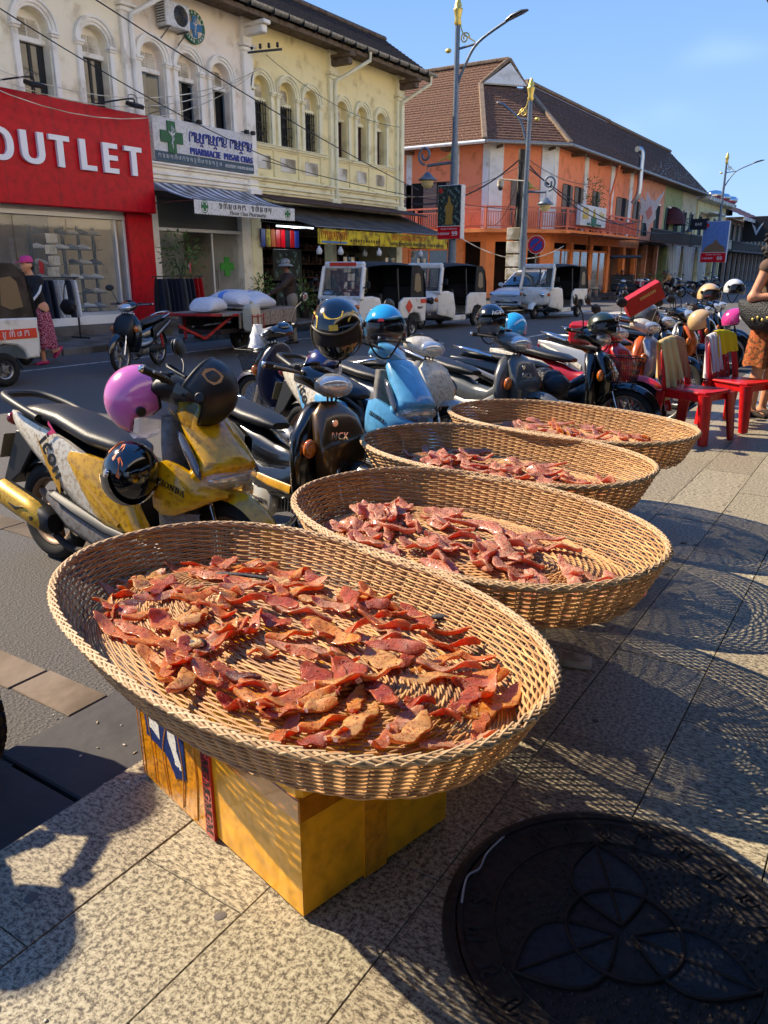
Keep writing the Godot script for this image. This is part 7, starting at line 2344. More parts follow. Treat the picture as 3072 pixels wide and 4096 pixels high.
	for k in 8:
		var x := lerpf(0.09, -0.34, k / 7.0)
		var y := 0.277 + (0.09 - x) * 0.25
		var ring := PackedVector3Array()
		var ww := 0.078 if k > 0 and k < 7 else 0.05
		for j in 9:
			var a := lerpf(-1.3, 1.45, j / 8.0)
			ring.append(Vector3(x - sin(a) * 0.02, y + sin(a) * ww, 0.178 + cos(a) * 0.072 * (ww / 0.078)))
		rows.append(ring)
	b.grid(rows)
	var mc := put(b, "muffler_cover", gold, t)
	b = MB.new()
	b.T = xf(Vector3(0, 0, 0.247))
	b.prism([Vector2(-0.02, 0.345), Vector2(-0.10, 0.335), Vector2(-0.17, 0.35), Vector2(-0.10, 0.315)], 0.0, 0.008)
	for q in [[0.03, 0.29], [-0.25, 0.365]]: b.prism(arc(Vector2(q[0], q[1]), 0.012, 0, TAU * 0.93, 9), -0.004, 0.003)
	put(b, "cover_slots", mats.black, mc)
	b = MB.new()
	b.tube([Vector3(0.55, 0.25, -0.14), Vector3(0.48, 0.02, -0.24)], 0.012, 6)
	put(b, "side_stand", mats.black, t)
	b = MB.new()
	for k in 9: b.T = xf(Vector3(0.0 - 0.012 * k, 0.36 + 0.026 * k, -0.13)); b.lathe([Vector2(0.022, 0), Vector2(0.03, 0.008), Vector2(0.022, 0.016)], 8)
	put(b, "shock_spring", mats.steel, t)
	return t

func icon_decal(t: Node3D, hot: Material, ac: Material) -> void:
	for s in [1.0, -1.0]:
		var X := Transform3D(Basis.from_euler(Vector3(0, 0.0 if s > 0 else PI, -0.95 * s)), Vector3(0.09, 0.615, s * 0.163))
		X = Transform3D(Basis(Vector3.UP, 0.06 * s), Vector3(0, 0, 0.006 * s)) * X
		text("icon", 0.085, 0.003, mats.black, t, X, "Droid Sans", true, "decal")
		var b := MB.new()
		b.T = X * xf(Vector3(-0.10, 0.06, -0.0015))
		b.prism([Vector2(-0.06, 0.03), Vector2(0.02, 0.045), Vector2(0.0, -0.02), Vector2(-0.015, -0.01), Vector2(-0.01, 0.025), Vector2(-0.045, 0.018)], 0, 0.003)
		put(b, "pink_decal", hot, t)
		b = MB.new()
		b.T = X * xf(Vector3(0.02, -0.06, -0.002))
		b.prism([Vector2(-0.17, 0.02), Vector2(0.12, 0.035), Vector2(0.17, 0.0), Vector2(0.0, -0.005)], 0, 0.003)
		put(b, "colour_decal", ac, t)
		text("HONDA", 0.028, 0.002, mats.black, t, Transform3D(Basis.from_euler(Vector3(0, 0.12 if s > 0 else PI - 0.12, -0.28 * s)), Vector3(1.06, 0.605, s * 0.216)), "Droid Serif", true, "badge")

func wire_basket(t: Node3D, p: Vector3, m: Material) -> void:
	var b := MB.new()
	var L := func(u: float, v: float) -> Vector3:
		# u round the wall, v height
		var e := 4.0 * (u - floorf(u))
		var k := int(e)
		var f := e - k
		var q: Vector2 = [Vector2(-1, -1), Vector2(1, -1), Vector2(1, 1), Vector2(-1, 1)][k].lerp([Vector2(1, -1), Vector2(1, 1), Vector2(-1, 1), Vector2(-1, -1)][k], f)
		return p + Vector3(q.x * (0.095 + 0.03 * v), v * 0.22, q.y * (0.13 + 0.035 * v))
	for k in 46: b.tube([L.call(k / 46.0, 0.0), L.call((k + 1.6) / 46.0, 1.0)], 0.0014, 3)
	for k in 46: b.tube([L.call(k / 46.0, 0.0), L.call((k - 1.6) / 46.0, 1.0)], 0.0014, 3)
	for v in 5:
		var ring := []
		for k in 24: ring.append(L.call(k / 24.0, v / 4.0))
		b.tube(ring, 0.005 if v == 4 or v == 0 else 0.0018, 4, false, true)
	for k in 7: b.tube([p + Vector3(-0.095, 0, -0.13 + 0.043 * k), p + Vector3(0.095, 0, -0.13 + 0.043 * k)], 0.0016, 3)
	tag(put(b, "wire_basket", m, t), "", "", "", "stuff")

func underbone(label: String, c1: Material, c2: Material, stripe: Material, o := {}) -> Node3D:
	var t := thing("motorbike", label, "motorbike", Vector3.ZERO, 0.0, "motorbikes parked along the kerb")
	var sp: int = o.get("spokes", 30)
	wheel(t, 0, 0.285, 0.075, sp, mats.alloy)
	wheel(t, 1.22, 0.285, 0.07, sp, mats.alloy)
	var b := MB.new()
	b.body([[-0.36, 0.775, 0.012, 0.05], [-0.3, 0.785, 0.03, 0.09], [-0.1, 0.775, 0.045, 0.115], [0.1, 0.755, 0.045, 0.125], [0.26, 0.73, 0.045, 0.125], [0.42, 0.715, 0.042, 0.105], [0.52, 0.70, 0.02, 0.06]], 16)
	put(b, "seat", mats.seatvinyl, t)
	b = MB.new()
	b.body([[-0.42, 0.72, 0.03, 0.05], [-0.1, 0.66, 0.07, 0.09], [0.2, 0.58, 0.12, 0.105], [0.42, 0.52, 0.14, 0.095], [0.52, 0.5, 0.12, 0.07], [0.7, 0.52, 0.07, 0.06], [0.92, 0.66, 0.08, 0.06]], 14)
	put(b, "main_body", c1, t)
	shell(t, "tail_panel", c2, [[-0.46, 0.755, 0.70, 0.045, 0.045], [-0.25, 0.745, 0.62, 0.10, 0.095], [0.0, 0.71, 0.53, 0.12, 0.115], [0.22, 0.68, 0.44, 0.125, 0.12], [0.34, 0.62, 0.42, 0.122, 0.115]], 0.01)
	shell(t, "tail_stripe", stripe, [[-0.38, 0.715, 0.70, 0.09, 0.092], [-0.15, 0.66, 0.62, 0.125, 0.125], [0.1, 0.58, 0.53, 0.137, 0.137], [0.25, 0.52, 0.46, 0.135, 0.133]], 0.003)
	shell(t, "frame_cover", c1, [[0.34, 0.50, 0.40, 0.10, 0.12], [0.5, 0.47, 0.34, 0.105, 0.125], [0.7, 0.49, 0.33, 0.10, 0.12], [0.86, 0.58, 0.36, 0.09, 0.11], [0.95, 0.66, 0.42, 0.08, 0.10]], 0.012)
	shell(t, "cover_stripe", stripe, [[0.42, 0.44, 0.41, 0.125, 0.13], [0.6, 0.43, 0.38, 0.13, 0.135], [0.8, 0.42, 0.37, 0.125, 0.13]], 0.003)
	# leg shield
	var sh: Material = o.get("shield", c1)
	b = MB.new()
	b.body([[0.93, 0.30, 0.03, 0.15, 3, PI / 2], [0.96, 0.42, 0.045, 0.23, 3, PI / 2], [0.955, 0.58, 0.05, 0.25, 3, PI / 2], [0.93, 0.72, 0.06, 0.23, 3, PI / 2], [0.90, 0.83, 0.06, 0.15, 3, PI / 2], [0.885, 0.88, 0.03, 0.08, 3, PI / 2]], 18)
	put(b, "leg_shield", sh, t)
	b = MB.new()
	b.body([[1.0, 0.44, 0.04, 0.08, 2.6, PI / 2], [1.06, 0.54, 0.065, 0.15, 2.6, PI / 2], [1.05, 0.70, 0.07, 0.17, 2.6, PI / 2], [0.98, 0.83, 0.06, 0.14, 2.6, PI / 2], [0.94, 0.89, 0.02, 0.06, 2.4, PI / 2]], 14)
	put(b, "centre_cover", o.get("centre", c2), t)
	if o.has("badge"):
		text(o.badge, 0.036, 0.004, mats.chrome, t, Transform3D(Basis.from_euler(Vector3(0.0, PI / 2 - 0.12, 0)), Vector3(1.115, 0.735, 0.07)), "Droid Sans", true, "badge")
		b = MB.new()
		b.T = Transform3D(Basis(Vector3.FORWARD, PI / 2), Vector3(1.07, 0.795, 0.07))
		b.cyl(Vector3.ZERO, Vector3(0, 0.006, 0), 0.018, 12)
		put(b, "round_badge", mats.chrome, t)
	handlebar(t, 0.86, 0.99, o.get("cowl", c1), o.get("mir", [-1, 1]), o.get("steer", 0.0))
	lens(t, Vector3(0.955, 0.975, 0), Vector3(0.075, 0.06, 0.12), Basis(Vector3.BACK, -0.35))
	for s in [-1, 1]:
		b = MB.new()
		b.ell(Vector3(1.03, 0.66, s * 0.19), Vector3(0.03, 0.05, 0.04), I3, 10, 6)
		put(b, "indicator", mk("amberlens", Color(0.75, 0.38, 0.08), 0.12, {"coat": 1.0}), t)
		b = MB.new()
		b.tube([Vector3(1.22, 0.285, s * 0.065), Vector3(1.14, 0.48, s * 0.062)], 0.022, 8)
		b.tube([Vector3(1.14, 0.48, s * 0.062), Vector3(1.02, 0.80, s * 0.06)], 0.014, 8)
		put(b, "fork_leg", mats.chrome, t)
		b = MB.new()
		b.tube([Vector3(0.0, 0.3, s * 0.10), Vector3(0.10, 0.62, s * 0.115)], 0.014, 6)
		for k in 8: b.T = xf(Vector3(0.02 + 0.009 * k, 0.36 + 0.029 * k, s * 0.108)); b.lathe([Vector2(0.018, 0), Vector2(0.028, 0.008), Vector2(0.018, 0.016)], 8)
		put(b, "shock_absorber", mats.red if o.get("redshock", false) else mats.steel, t)
		b = MB.new()
		b.tube([Vector3(0.52, 0.27, s * 0.12), Vector3(0.53, 0.27, s * 0.25)], 0.016, 7)
		put(b, "foot_peg", mats.black, t)
	fender(t, "front_fender", o.get("fend", c1), 1.22, 0.285, 0.335, 0.115, 0.15, 2.7)
	fender(t, "rear_fender", mats.black, 0, 0.285, 0.33, 0.12, 1.1, 3.0)
	b = MB.new()
	b.ell(Vector3(-0.44, 0.70, 0), Vector3(0.04, 0.05, 0.07), I3, 10, 6)
	put(b, "tail_lamp", mats.redlens, t)
	b = MB.new()
	b.T = xf(Vector3(-0.42, 0.52, 0), 0, 0, -0.3)
	b.box(Vector3.ZERO, Vector3(0.006, 0.13, 0.17), 0.002)
	put(b, "number_plate", mats.plate, t)
	b = MB.new()
	b.tube(curve3([Vector3(0.0, 0.77, -0.13), Vector3(-0.3, 0.83, -0.12), Vector3(-0.46, 0.85, 0), Vector3(-0.3, 0.83, 0.12), Vector3(0.0, 0.77, 0.13)], 5), 0.012, 7)
	put(b, "grab_rail", mats.chrome, t)
	# engine
	b = MB.new()
	b.box(Vector3(0.47, 0.30, 0.0), Vector3(0.32, 0.17, 0.19), 0.04)
	b.box(Vector3(0.70, 0.33, 0), Vector3(0.2, 0.12, 0.12), 0.02)
	for k in 7: b.box(Vector3(0.63 + k * 0.03, 0.33, 0), Vector3(0.01, 0.16, 0.15))
	var en := put(b, "engine", mats.alloy, t)
	b = MB.new()
	b.T = Transform3D(Basis(Vector3.RIGHT, PI / 2), Vector3(0.52, 0.28, 0.09))
	b.lathe([Vector2(0.105, -0.02), Vector2(0.105, 0.02), Vector2(0.095, 0.035), Vector2(0, 0.04)], 22)
	put(b, "clutch_cover", mk("warmalloy", Color(0.80, 0.77, 0.70), 0.35, {"metal": 0.5}), en)
	text("HONDA", 0.026, 0.002, mats.steel, en, xf(Vector3(0.52, 0.285, 0.131)), "Droid Serif", true, "badge")
	b = MB.new()
	b.tube(curve3([Vector3(0.78, 0.27, 0.04), Vector3(0.72, 0.17, 0.08), Vector3(0.5, 0.15, 0.12), Vector3(0.28, 0.2, 0.13)], 5), 0.017, 8)
	put(b, "exhaust_pipe", mats.chrome, t)
	b = MB.new()
	b.tube([Vector3(0.3, 0.2, 0.13), Vector3(0.2, 0.22, 0.135), Vector3(-0.3, 0.32, 0.15), Vector3(-0.36, 0.33, 0.15)], [0.02, 0.042, 0.048, 0.03], 12)
	put(b, "muffler", mats.chrome, t)
	b = MB.new()
	b.body([[-0.07, 0.29, 0.04, 0.02, 3, 0, -0.085], [0.1, 0.30, 0.06, 0.025, 3, 0, -0.085], [0.4, 0.31, 0.06, 0.025, 3, 0, -0.085], [0.46, 0.31, 0.03, 0.02, 3, 0, -0.085]], 10)
	put(b, "chain_case", mats.black, t)
	b = MB.new()
	b.tube([Vector3(0.5, 0.25, -0.12), Vector3(0.42, 0.02, -0.24)], 0.012, 6)
	put(b, "side_stand", mats.black, t)
	if o.get("basket", false): wire_basket(t, Vector3(1.17, 0.62, 0), mats.black)
	return t

func stand_at(t: Node3D, p: Vector3, yaw: float, lean := -0.11) -> Node3D:
	t.transform = Transform3D(Basis(Vector3.UP, deg_to_rad(yaw)) * Basis(Vector3.RIGHT, lean), p)
	return t

# ---------------------------------------------------------------- helmets (x = face, y = crown)
func helmet(label: String, m: Material, full: bool, visor: String, p: Vector3, rot: Vector3, called := "helmet") -> Node3D:
	var t := thing(called, label, "helmet", p)
	t.rotation = rot
	var b := MB.new()
	var rows := []
	var N := 28
	var lat := 16
	for i in lat + 1:
		var a := lerpf(PI / 2, -0.62 if full else -0.35, float(i) / lat)
		var ring := PackedVector3Array()
		for k in N:
			var u := TAU * k / N
			var rx := 0.142 if cos(u) > 0 else 0.132
			var q := Vector3(cos(u) * cos(a) * rx, sin(a) * 0.132, sin(u) * cos(a) * 0.118)
			# face opening: pull the shell back (open) or cut an eye port (full)
			var face := clampf((cos(u) - 0.25) / 0.35, 0, 1)
			if not full and a < 0.42 and face > 0:
				q = q.lerp(Vector3(0.06 - 0.03 * face, lerpf(q.y, 0.056, face), q.z * 0.98), face)
			ring.append(q)
		rows.append(ring)
	if full:
		# chin bar pushes forward
		for i in lat + 1:
			for k in N:
				var q: Vector3 = rows[i][k]
				if q.x > 0 and q.y < 0.0: rows[i][k] = q + Vector3(0.028 * clampf(-q.y / 0.07, 0, 1) * (q.x / 0.14), 0, 0)
	b.grid(rows, true)
	var inner := []
	for r in rows:
		var g := PackedVector3Array()
		for q in r: g.append(q * 0.86 + Vector3(-0.004, 0, 0))
		inner.append(g)
	put(b, "shell", m, t)
	b = MB.new()
	b.grid(inner, true)
	put(b, "liner", mk("liner", Color(0.10, 0.075, 0.06), 0.95), t)
	b = MB.new()
	var e1: PackedVector3Array = rows[lat]
	var lip := []
	for q in e1: lip.append(q * 0.955)
	b.tube(lip, 0.009, 6, false, true)
	put(b, "edge_trim", mats.black, t)
	if visor != "none":
		b = MB.new()
		var vr := []
		var drop := 0.115 if visor != "short" else 0.05
		for i in 9:
			var g := PackedVector3Array()
			for k in 15:
				var u := lerpf(-1.35, 1.35, k / 14.0)
				var y := lerpf(0.055, 0.055 - drop, i / 8.0)
				var rr := sqrt(maxf(0.05, 1.0 - pow(y / 0.16, 2)))
				g.append(Vector3(cos(u) * 0.158 * rr, y - 0.012 * (1 - cos(u)), sin(u) * 0.128 * rr))
			vr.append(g)
		b.grid(vr)
		put(b, "visor", mats.smoke if visor == "dark" else (mats.darkglass if visor == "tinted" else mk("visorglass", Color(0.85, 0.8, 0.86), 0.05, {"a": 0.25})), t)
		for s in [-1, 1]:
			b = MB.new()
			b.T = Transform3D(Basis(Vector3.RIGHT, PI / 2), Vector3(0.028, 0.035, s * 0.119))
			b.cyl(Vector3(0, -0.008, 0), Vector3(0, 0.008, 0), 0.019, 12, 0.003)
			put(b, "visor_pivot", mats.black if visor != "tinted" else mats.chrome, t)
	b = MB.new()
	b.tube(curve3([Vector3(0, -0.06, 0.10), Vector3(0.01, -0.15, 0.05), Vector3(0.0, -0.17, -0.02), Vector3(0, -0.06, -0.10)], 4), 0.006, 5)
	put(b, "chin_strap", mats.black, t)
	return t

# a print lying on a helmet's shell at longitude u, latitude a
func helmet_print(t: Node3D, called: String, m: Material, poly: Array, u: float, a: float) -> void:
	var b := MB.new()
	var c := Vector3(cos(u) * cos(a) * 0.14, sin(a) * 0.132, sin(u) * cos(a) * 0.118)
	var nn := Vector3(c.x / 0.0196, c.y / 0.0174, c.z / 0.0139).normalized()
	var ex := Vector3.UP.cross(nn).normalized()
	var ey := nn.cross(ex)
	var pts := PackedVector3Array()
	for q in poly:
		var w: Vector3 = c + ex * q.x + ey * q.y
		var d: float = sqrt(pow(w.x / (0.144 if w.x > 0 else 0.134), 2) + pow(w.y / 0.134, 2) + pow(w.z / 0.12, 2))
		pts.append(w / d * 1.006)
	var ti := Geometry2D.triangulate_polygon(PackedVector2Array(poly))
	for k in range(0, ti.size(), 3): b.tri(pts[ti[k]], pts[ti[k + 1]], pts[ti[k + 2]])
	put(b, called, m, t)

func blossom(r: float, k := 5) -> Array:
	var o := []
	for i in k * 6: o.append(Vector2(cos(TAU * i / (k * 6)), sin(TAU * i / (k * 6))) * r * (0.72 + 0.28 * cos(TAU * i / 6.0)))
	return o

func parked() -> void:
	var yel := mk("scooter_yellow", Color(0.85, 0.65, 0.08), 0.34, {"coat": 0.4, "tex": "dirty", "scale": 2.2, "rt": "gloss"})
	var wht := mk("scooter_white", Color(0.80, 0.78, 0.72), 0.36, {"coat": 0.4, "tex": "dirty", "scale": 2.5})
	var gry := mk("scooter_grey", Color(0.44, 0.43, 0.42), 0.6, {"tex": "dirty", "scale": 2.0})
	var blu := mk("scooter_blue", Color(0.36, 0.66, 0.84), 0.3, {"coat": 0.6, "tex": "mottle", "scale": 2.0})
	var blk := mk("scooter_black", Color(0.035, 0.034, 0.036), 0.22, {"coat": 0.8, "tex": "mottle", "scale": 2.0})
	var gld := mk("muffler_gold", Color(0.78, 0.62, 0.16), 0.35, {"metal": 0.35, "tex": "dirty", "scale": 6.0})
	var ylw := paint("stripe_yellow", Color(0.85, 0.62, 0.10))
	var hot := paint("pink", Color(0.9, 0.25, 0.45))
	var red := paint("bike_red", Color(0.70, 0.05, 0.09))
	var org := paint("bike_orange", Color(0.86, 0.38, 0.07))
	var sil := mk("bike_silver", Color(0.62, 0.62, 0.62), 0.3, {"metal": 0.5, "coat": 0.5})
	var dgy := paint("bike_grey", Color(0.30, 0.31, 0.31))
	var nvy := paint("bike_navy", Color(0.07, 0.12, 0.25))
	var t := scooter("dusty yellow motor scooter with two helmets on its handlebar, nearest to the trays", yel, mats.black, wht, gry, gld, [-1], 0.75)
	icon_decal(t, hot, ylw)
	stand_at(t, Vector3(-3.64, -0.1, -2.42), -1)
	t = scooter("white and light blue motor scooter with a round blue helmet on its handlebar", blu, blu, wht, gry, mats.steel, [], 0.5)
	icon_decal(t, hot, blu)
	stand_at(t, Vector3(-3.72, -0.1, -4.66), -19)
	t = underbone("black motorbike with gold badge and yellow stripes behind the yellow scooter", blk, mats.black, ylw, {"badge": "NCX", "mir": [], "steer": 0.35, "centre": mk("bronze", Color(0.32, 0.23, 0.12), 0.3, {"metal": 0.5, "coat": 0.6})})
	stand_at(t, Vector3(-3.38, -0.1, -3.38), -14)
	t = underbone("black motorbike facing the road with a wire basket holding plastic bags", nvy, blk, sil, {"basket": true, "mir": [1], "cowl": blk})
	stand_at(t, Vector3(-4.0, -0.1, -5.75), 178)
	# bags in that basket
	var b := MB.new()
	for k in 3:
		b.T = xf(Vector3(-5.12 + 0.03 * k, 0.64 + 0.05 * k, -5.85 + 0.12 * k), k)
		var rows := []
		for i in 7:
			var ring := PackedVector3Array()
			for j in 12: ring.append(Vector3(cos(TAU * j / 12) * 0.09 * (1.1 - 0.12 * i) + 0.012 * sin(j * 5 + i), i * 0.035, sin(TAU * j / 12) * 0.08 * (1.1 - 0.12 * i) + 0.015 * sin(j * 3 + i * 2)))
			rows.append(ring)
		b.loft(rows)
	tag(put(b, "plastic_bags", mk("bagwhite", Color(0.86, 0.86, 0.86), 0.4, {"back": Color(0.4, 0.4, 0.4), "bump": "bumpy", "bh": 0.5, "scale": 4.0})), "crumpled white plastic bags in the wire basket of the black motorbike", "bag")
	t = underbone("silver white motorbike with a pale handlebar cowl behind the blue scooter", sil, wht, blk, {"cowl": wht, "mir": [1]})
	stand_at(t, Vector3(-3.9, -0.1, -5.30), -12)
	t = underbone("grey motorbike with a silver badge and a visored helmet on its handlebar", dgy, sil, wht, {"badge": "NCX", "mir": [], "shield": dgy, "centre": dgy})
	stand_at(t, Vector3(-3.5, -0.1, -6.12), -16)
	t = underbone("black motorbike with a wire basket in front and a crumpled black cover", blk, blk, sil, {"basket": true, "mir": [-1, 1], "cowl": blk})
	stand_at(t, Vector3(-3.1, -0.1, -6.6), 2, -0.16)
	b = MB.new()
	for k in 5:
		b.T = xf(Vector3(-2.55 + 0.06 * k, 0.52 + 0.03 * (k % 2), -6.38 + 0.05 * k), k)
		b.ell(Vector3.ZERO, Vector3(0.12, 0.10, 0.11), I3, 9, 6)
	tag(put(b, "black_bag", mk("binbag", Color(0.03, 0.03, 0.032), 0.2, {"bump": "bumpy", "bh": 1.0, "scale": 3.0})), "crumpled shiny black plastic bag stuffed behind a black leg shield", "bag")
	t = underbone("red motorbike with white trim, red front fender and an olive helmet", red, wht, sil, {"mir": [-1, 1], "centre": red, "fend": red, "cowl": red, "redshock": true})
	stand_at(t, Vector3(-3.12, -0.1, -7.45), -11, -0.07)
	b = MB.new()
	b.box(Vector3(-2.37, 0.90, -6.95), Vector3(0.22, 0.2, 0.26), 0.03)
	tag(put(b, "tail_box", red), "small glossy red box fixed behind the red motorbike's seat", "box")
	t = underbone("orange motorbike with alloy wheels and a red card box on its mirror", org, sil, wht, {"spokes": 5, "mir": [-1, 1], "shield": org, "cowl": wht, "fend": sil})
	stand_at(t, Vector3(-3.1, -0.1, -8.55), -17, -0.14)
	var o := thing("card_box", "flat red card box tilted on the orange motorbike's mirror", "box", Vector3(-2.15, 1.17, -7.95))
	o.rotation = Vector3(0.2, 0.7, 0.55)
	wbox(o, "carton", mats.red, Vector3(-0.19, -0.09, -0.05), Vector3(0.19, 0.09, 0.05), 0.004)
	text("DRAGON", 0.028, 0.002, mats.palegold, o, xf(Vector3(0.04, 0.03, 0.052)), "Droid Sans", true)
	# the darker crowd farther along
	var names := ["black motorbike beyond the orange one, with square mirrors", "black and orange motorbike under a tan helmet in the farther crowd", "silver grey motorbike in the farther crowd behind the chairs", "dark red motorbike beside the pink helmet", "blue black motorbike near the farthest white helmet", "black motorbike at the far end of the row"]
	for k in 6:
		var m1: Material = [blk, blk, sil, red, nvy, blk][k]
		t = underbone(names[k], m1, [blk, org, blk, blk, blk, sil][k], [sil, org, red, wht, sil, ylw][k], {"spokes": 5 if k % 2 else 30, "mir": [-1, 1], "cowl": blk, "fend": blk})
		stand_at(t, Vector3(-3.2 - 0.05 * k, -0.1, -9.5 - k * 0.9 - 0.12 * (k % 2)), [-14, 4, -22, -6, 8, -12][k], [-0.15, -0.07, -0.12, -0.17, -0.08, -0.11][k])
	# the bike at the left edge: only its knobbly front tyre shows
	t = underbone("motorbike with a knobbly tyre at the left edge, before the yellow box", blk, blk, sil, {"mir": []})
	wheel(t, 1.22, 0.3, 0.11, 5, mats.alloy, true)
	stand_at(t, Vector3(-3.56, -0.1, -0.98), 3, 0.09)
	t = underbone("motorbike left of the frame whose shadow falls across the corner of the pavement", red, blk, sil, {"mir": []})
	stand_at(t, Vector3(-3.34, -0.1, -0.42), 0)
	helmets()

func helmets() -> void:
	var pk := mk("helmet_pink", Color(0.80, 0.42, 0.68), 0.22, {"coat": 0.9})
	var bl := mk("helmet_leather", Color(0.035, 0.035, 0.037), 0.4, {"bump": "pebble", "bh": 0.05, "scale": 8.0})
	var sky := mk("helmet_sky", Color(0.16, 0.60, 0.82), 0.12, {"coat": 1.0})
	var nv := mk("helmet_navy", Color(0.06, 0.10, 0.34), 0.25, {"coat": 0.8})
	var tan := mk("helmet_tan", Color(0.85, 0.70, 0.48), 0.25, {"coat": 0.8})
	var ol := mk("helmet_olive", Color(0.13, 0.17, 0.07), 0.3, {"coat": 0.6})
	var gp := mk("goldprint", Color(0.80, 0.66, 0.18), 0.4)
	var tp := mk("tanprint", Color(0.72, 0.52, 0.30), 0.7)
	var op := mk("orangeprint", Color(0.85, 0.42, 0.12), 0.4)
	var t := helmet("pink helmet with flower stickers hanging on the yellow scooter's handlebar", pk, false, "clear", Vector3(-2.91, 0.87, -2.46), Vector3(0.1, -2.1, -0.55))
	face(t, Vector3(0.05, -0.97, -0.1), Vector3(-0.4, 0.2, 0.9), 1.2)
	t.position += Vector3(-0.02, 0.0, 0.05)
	for q in [[0.9, 0.2, 0.02], [1.1, 0.12, 0.014], [0.75, 0.08, 0.013], [1.0, -0.05, 0.016], [0.85, -0.15, 0.012]]:
		helmet_print(t, "flower_print", [mats.bleached, gp, pk, mats.bleached, gp][int(q[2] * 1000) % 5], blossom(q[2]), PI - q[0], q[1])
	t = helmet("black leather-look helmet with a peeled tan patch on the yellow scooter", bl, false, "dark", Vector3(-2.59, 0.91, -2.52), Vector3(0.1, -1.15, -0.35))
	face(t, Vector3(-0.376, -0.76, 0.524), Vector3(0.765, -0.568, -0.275), 1.15)
	t.position += Vector3(0.04, 0.02, 0.06)
	helmet_print(t, "peeled_patch", tp, [Vector2(-0.03, 0.03), Vector2(0.0, 0.04), Vector2(0.03, 0.028), Vector2(0.036, 0.0), Vector2(0.028, -0.035), Vector2(0.0, -0.04), Vector2(-0.026, -0.02), Vector2(-0.03, 0.01)], 2.1, 0.15)
	t = helmet("glossy black full face helmet with orange marks hooked below the yellow scooter's bars", mats.blackgloss, true, "tinted", Vector3(-2.74, 0.60, -2.17), Vector3(-0.3, -0.35, -1.4))
	for q in [[2.2, 0.4], [2.4, -0.1], [-2.2, 0.4], [1.6, 0.7]]: helmet_print(t, "orange_mark", op, [Vector2(-0.05, 0.0), Vector2(-0.02, 0.02), Vector2(0.05, 0.012), Vector2(0.04, -0.004), Vector2(-0.01, 0.004), Vector2(-0.04, -0.012)], q[0], q[1])
	t = helmet("black full face helmet with gold emblem hung upside front on the black motorbike", mk("helmet_gold", Color(0.045, 0.042, 0.03), 0.14, {"coat": 1.0}), true, "none", Vector3(-2.60, 1.14, -3.53), Vector3(0.0, -0.75, -0.75))
	face(t, Vector3(0.45, -0.5, 0.72), Vector3(0.1, 0.9, 0.3), 1.22)
	helmet_print(t, "emblem_print", gp, [Vector2(-0.05, 0.02), Vector2(0.05, 0.02), Vector2(0.04, -0.012), Vector2(0.018, -0.022), Vector2(-0.018, -0.022), Vector2(-0.04, -0.012)], 0.0, 1.05)
	helmet_print(t, "small_print", gp, [Vector2(-0.02, 0.012), Vector2(0.02, 0.012), Vector2(0.02, -0.012), Vector2(-0.02, -0.012)], 0.0, 0.62)
	for s in [-1, 1]: helmet_print(t, "gold_flank_print", gp, [Vector2(-0.05, 0.02), Vector2(0.02, 0.03), Vector2(0.05, -0.01), Vector2(0.045, -0.015), Vector2(0.015, 0.02), Vector2(-0.05, 0.012)], s * 1.2, 0.6)
	b_port(t)
	t = helmet("round light blue helmet with tinted visor on the blue scooter", sky, false, "dark", Vector3(-2.75, 1.09, -4.24), Vector3(0.05, -0.85, -0.1))
	t.scale = Vector3.ONE * 1.12
	helmet_print(t, "tricolour_badge", mats.red, [Vector2(-0.02, 0), Vector2(0.02, 0), Vector2(0.012, 0.016), Vector2(-0.01, 0.016)], 0.35, 0.45)
	t = helmet("navy helmet with red stripe lying on the blue scooter's seat", nv, false, "clear", Vector3(-3.36, 0.79, -4.38), Vector3(0.1, -0.4, -0.35))
	helmet_print(t, "red_stripe", mats.red, [Vector2(-0.09, 0.05), Vector2(0.09, 0.03), Vector2(0.09, 0.012), Vector2(-0.09, 0.03)], 1.4, 0.4)
	helmet_print(t, "red_roundel", mats.red, blossom(0.028, 3), 1.25, 0.05)
	helmet_print(t, "white_mark", mats.white, [Vector2(-0.02, 0.03), Vector2(0.0, 0.01), Vector2(0.02, 0.03), Vector2(0.012, -0.03), Vector2(-0.012, -0.03)], 2.2, 0.3)
	t = helmet("black and silver helmet with dark visor on the grey motorbike", mk("helmet_dark", Color(0.05, 0.055, 0.065), 0.18, {"coat": 0.9}), false, "dark", Vector3(-2.81, 1.04, -5.92), Vector3(0.05, -0.75, -0.1))
	t.scale = Vector3.ONE * 1.05
	helmet_print(t, "silver_disc", mats.steel, blossom(0.03, 4), 1.5, 0.1)
	text("AGT", 0.03, 0.003, mats.white, t, Transform3D(Basis.from_euler(Vector3(-0.5, PI / 2, 0)), Vector3(0.125, 0.085, 0.0)), "Droid Sans", true, "brand_print")
	t = helmet("light blue helmet behind the dark visored one", sky, false, "none", Vector3(-2.87, 0.95, -6.52), Vector3(0, 2.3, 0.1))
	t = helmet("olive green and black helmet on the red motorbike's handlebar", ol, false, "dark", Vector3(-2.17, 0.95, -6.82), Vector3(0.1, -0.6, 0.1))
	t.scale = Vector3.ONE * 1.08
	t = helmet("tan cream helmet with dark visor standing on a far motorbike", tan, false, "dark", Vector3(-1.88, 1.16, -9.65), Vector3(0, -0.7, 0))
	helmet_print(t, "red_mark", mats.red, [Vector2(-0.04, 0), Vector2(0.04, 0.012), Vector2(0.035, -0.01), Vector2(-0.03, -0.014)], 0.9, 0.0)
	helmet("cream helmet in a wire net behind the chairs", tan, false, "none", Vector3(-1.83, 0.9, -9.12), Vector3(0.3, 0.4, 0.4))
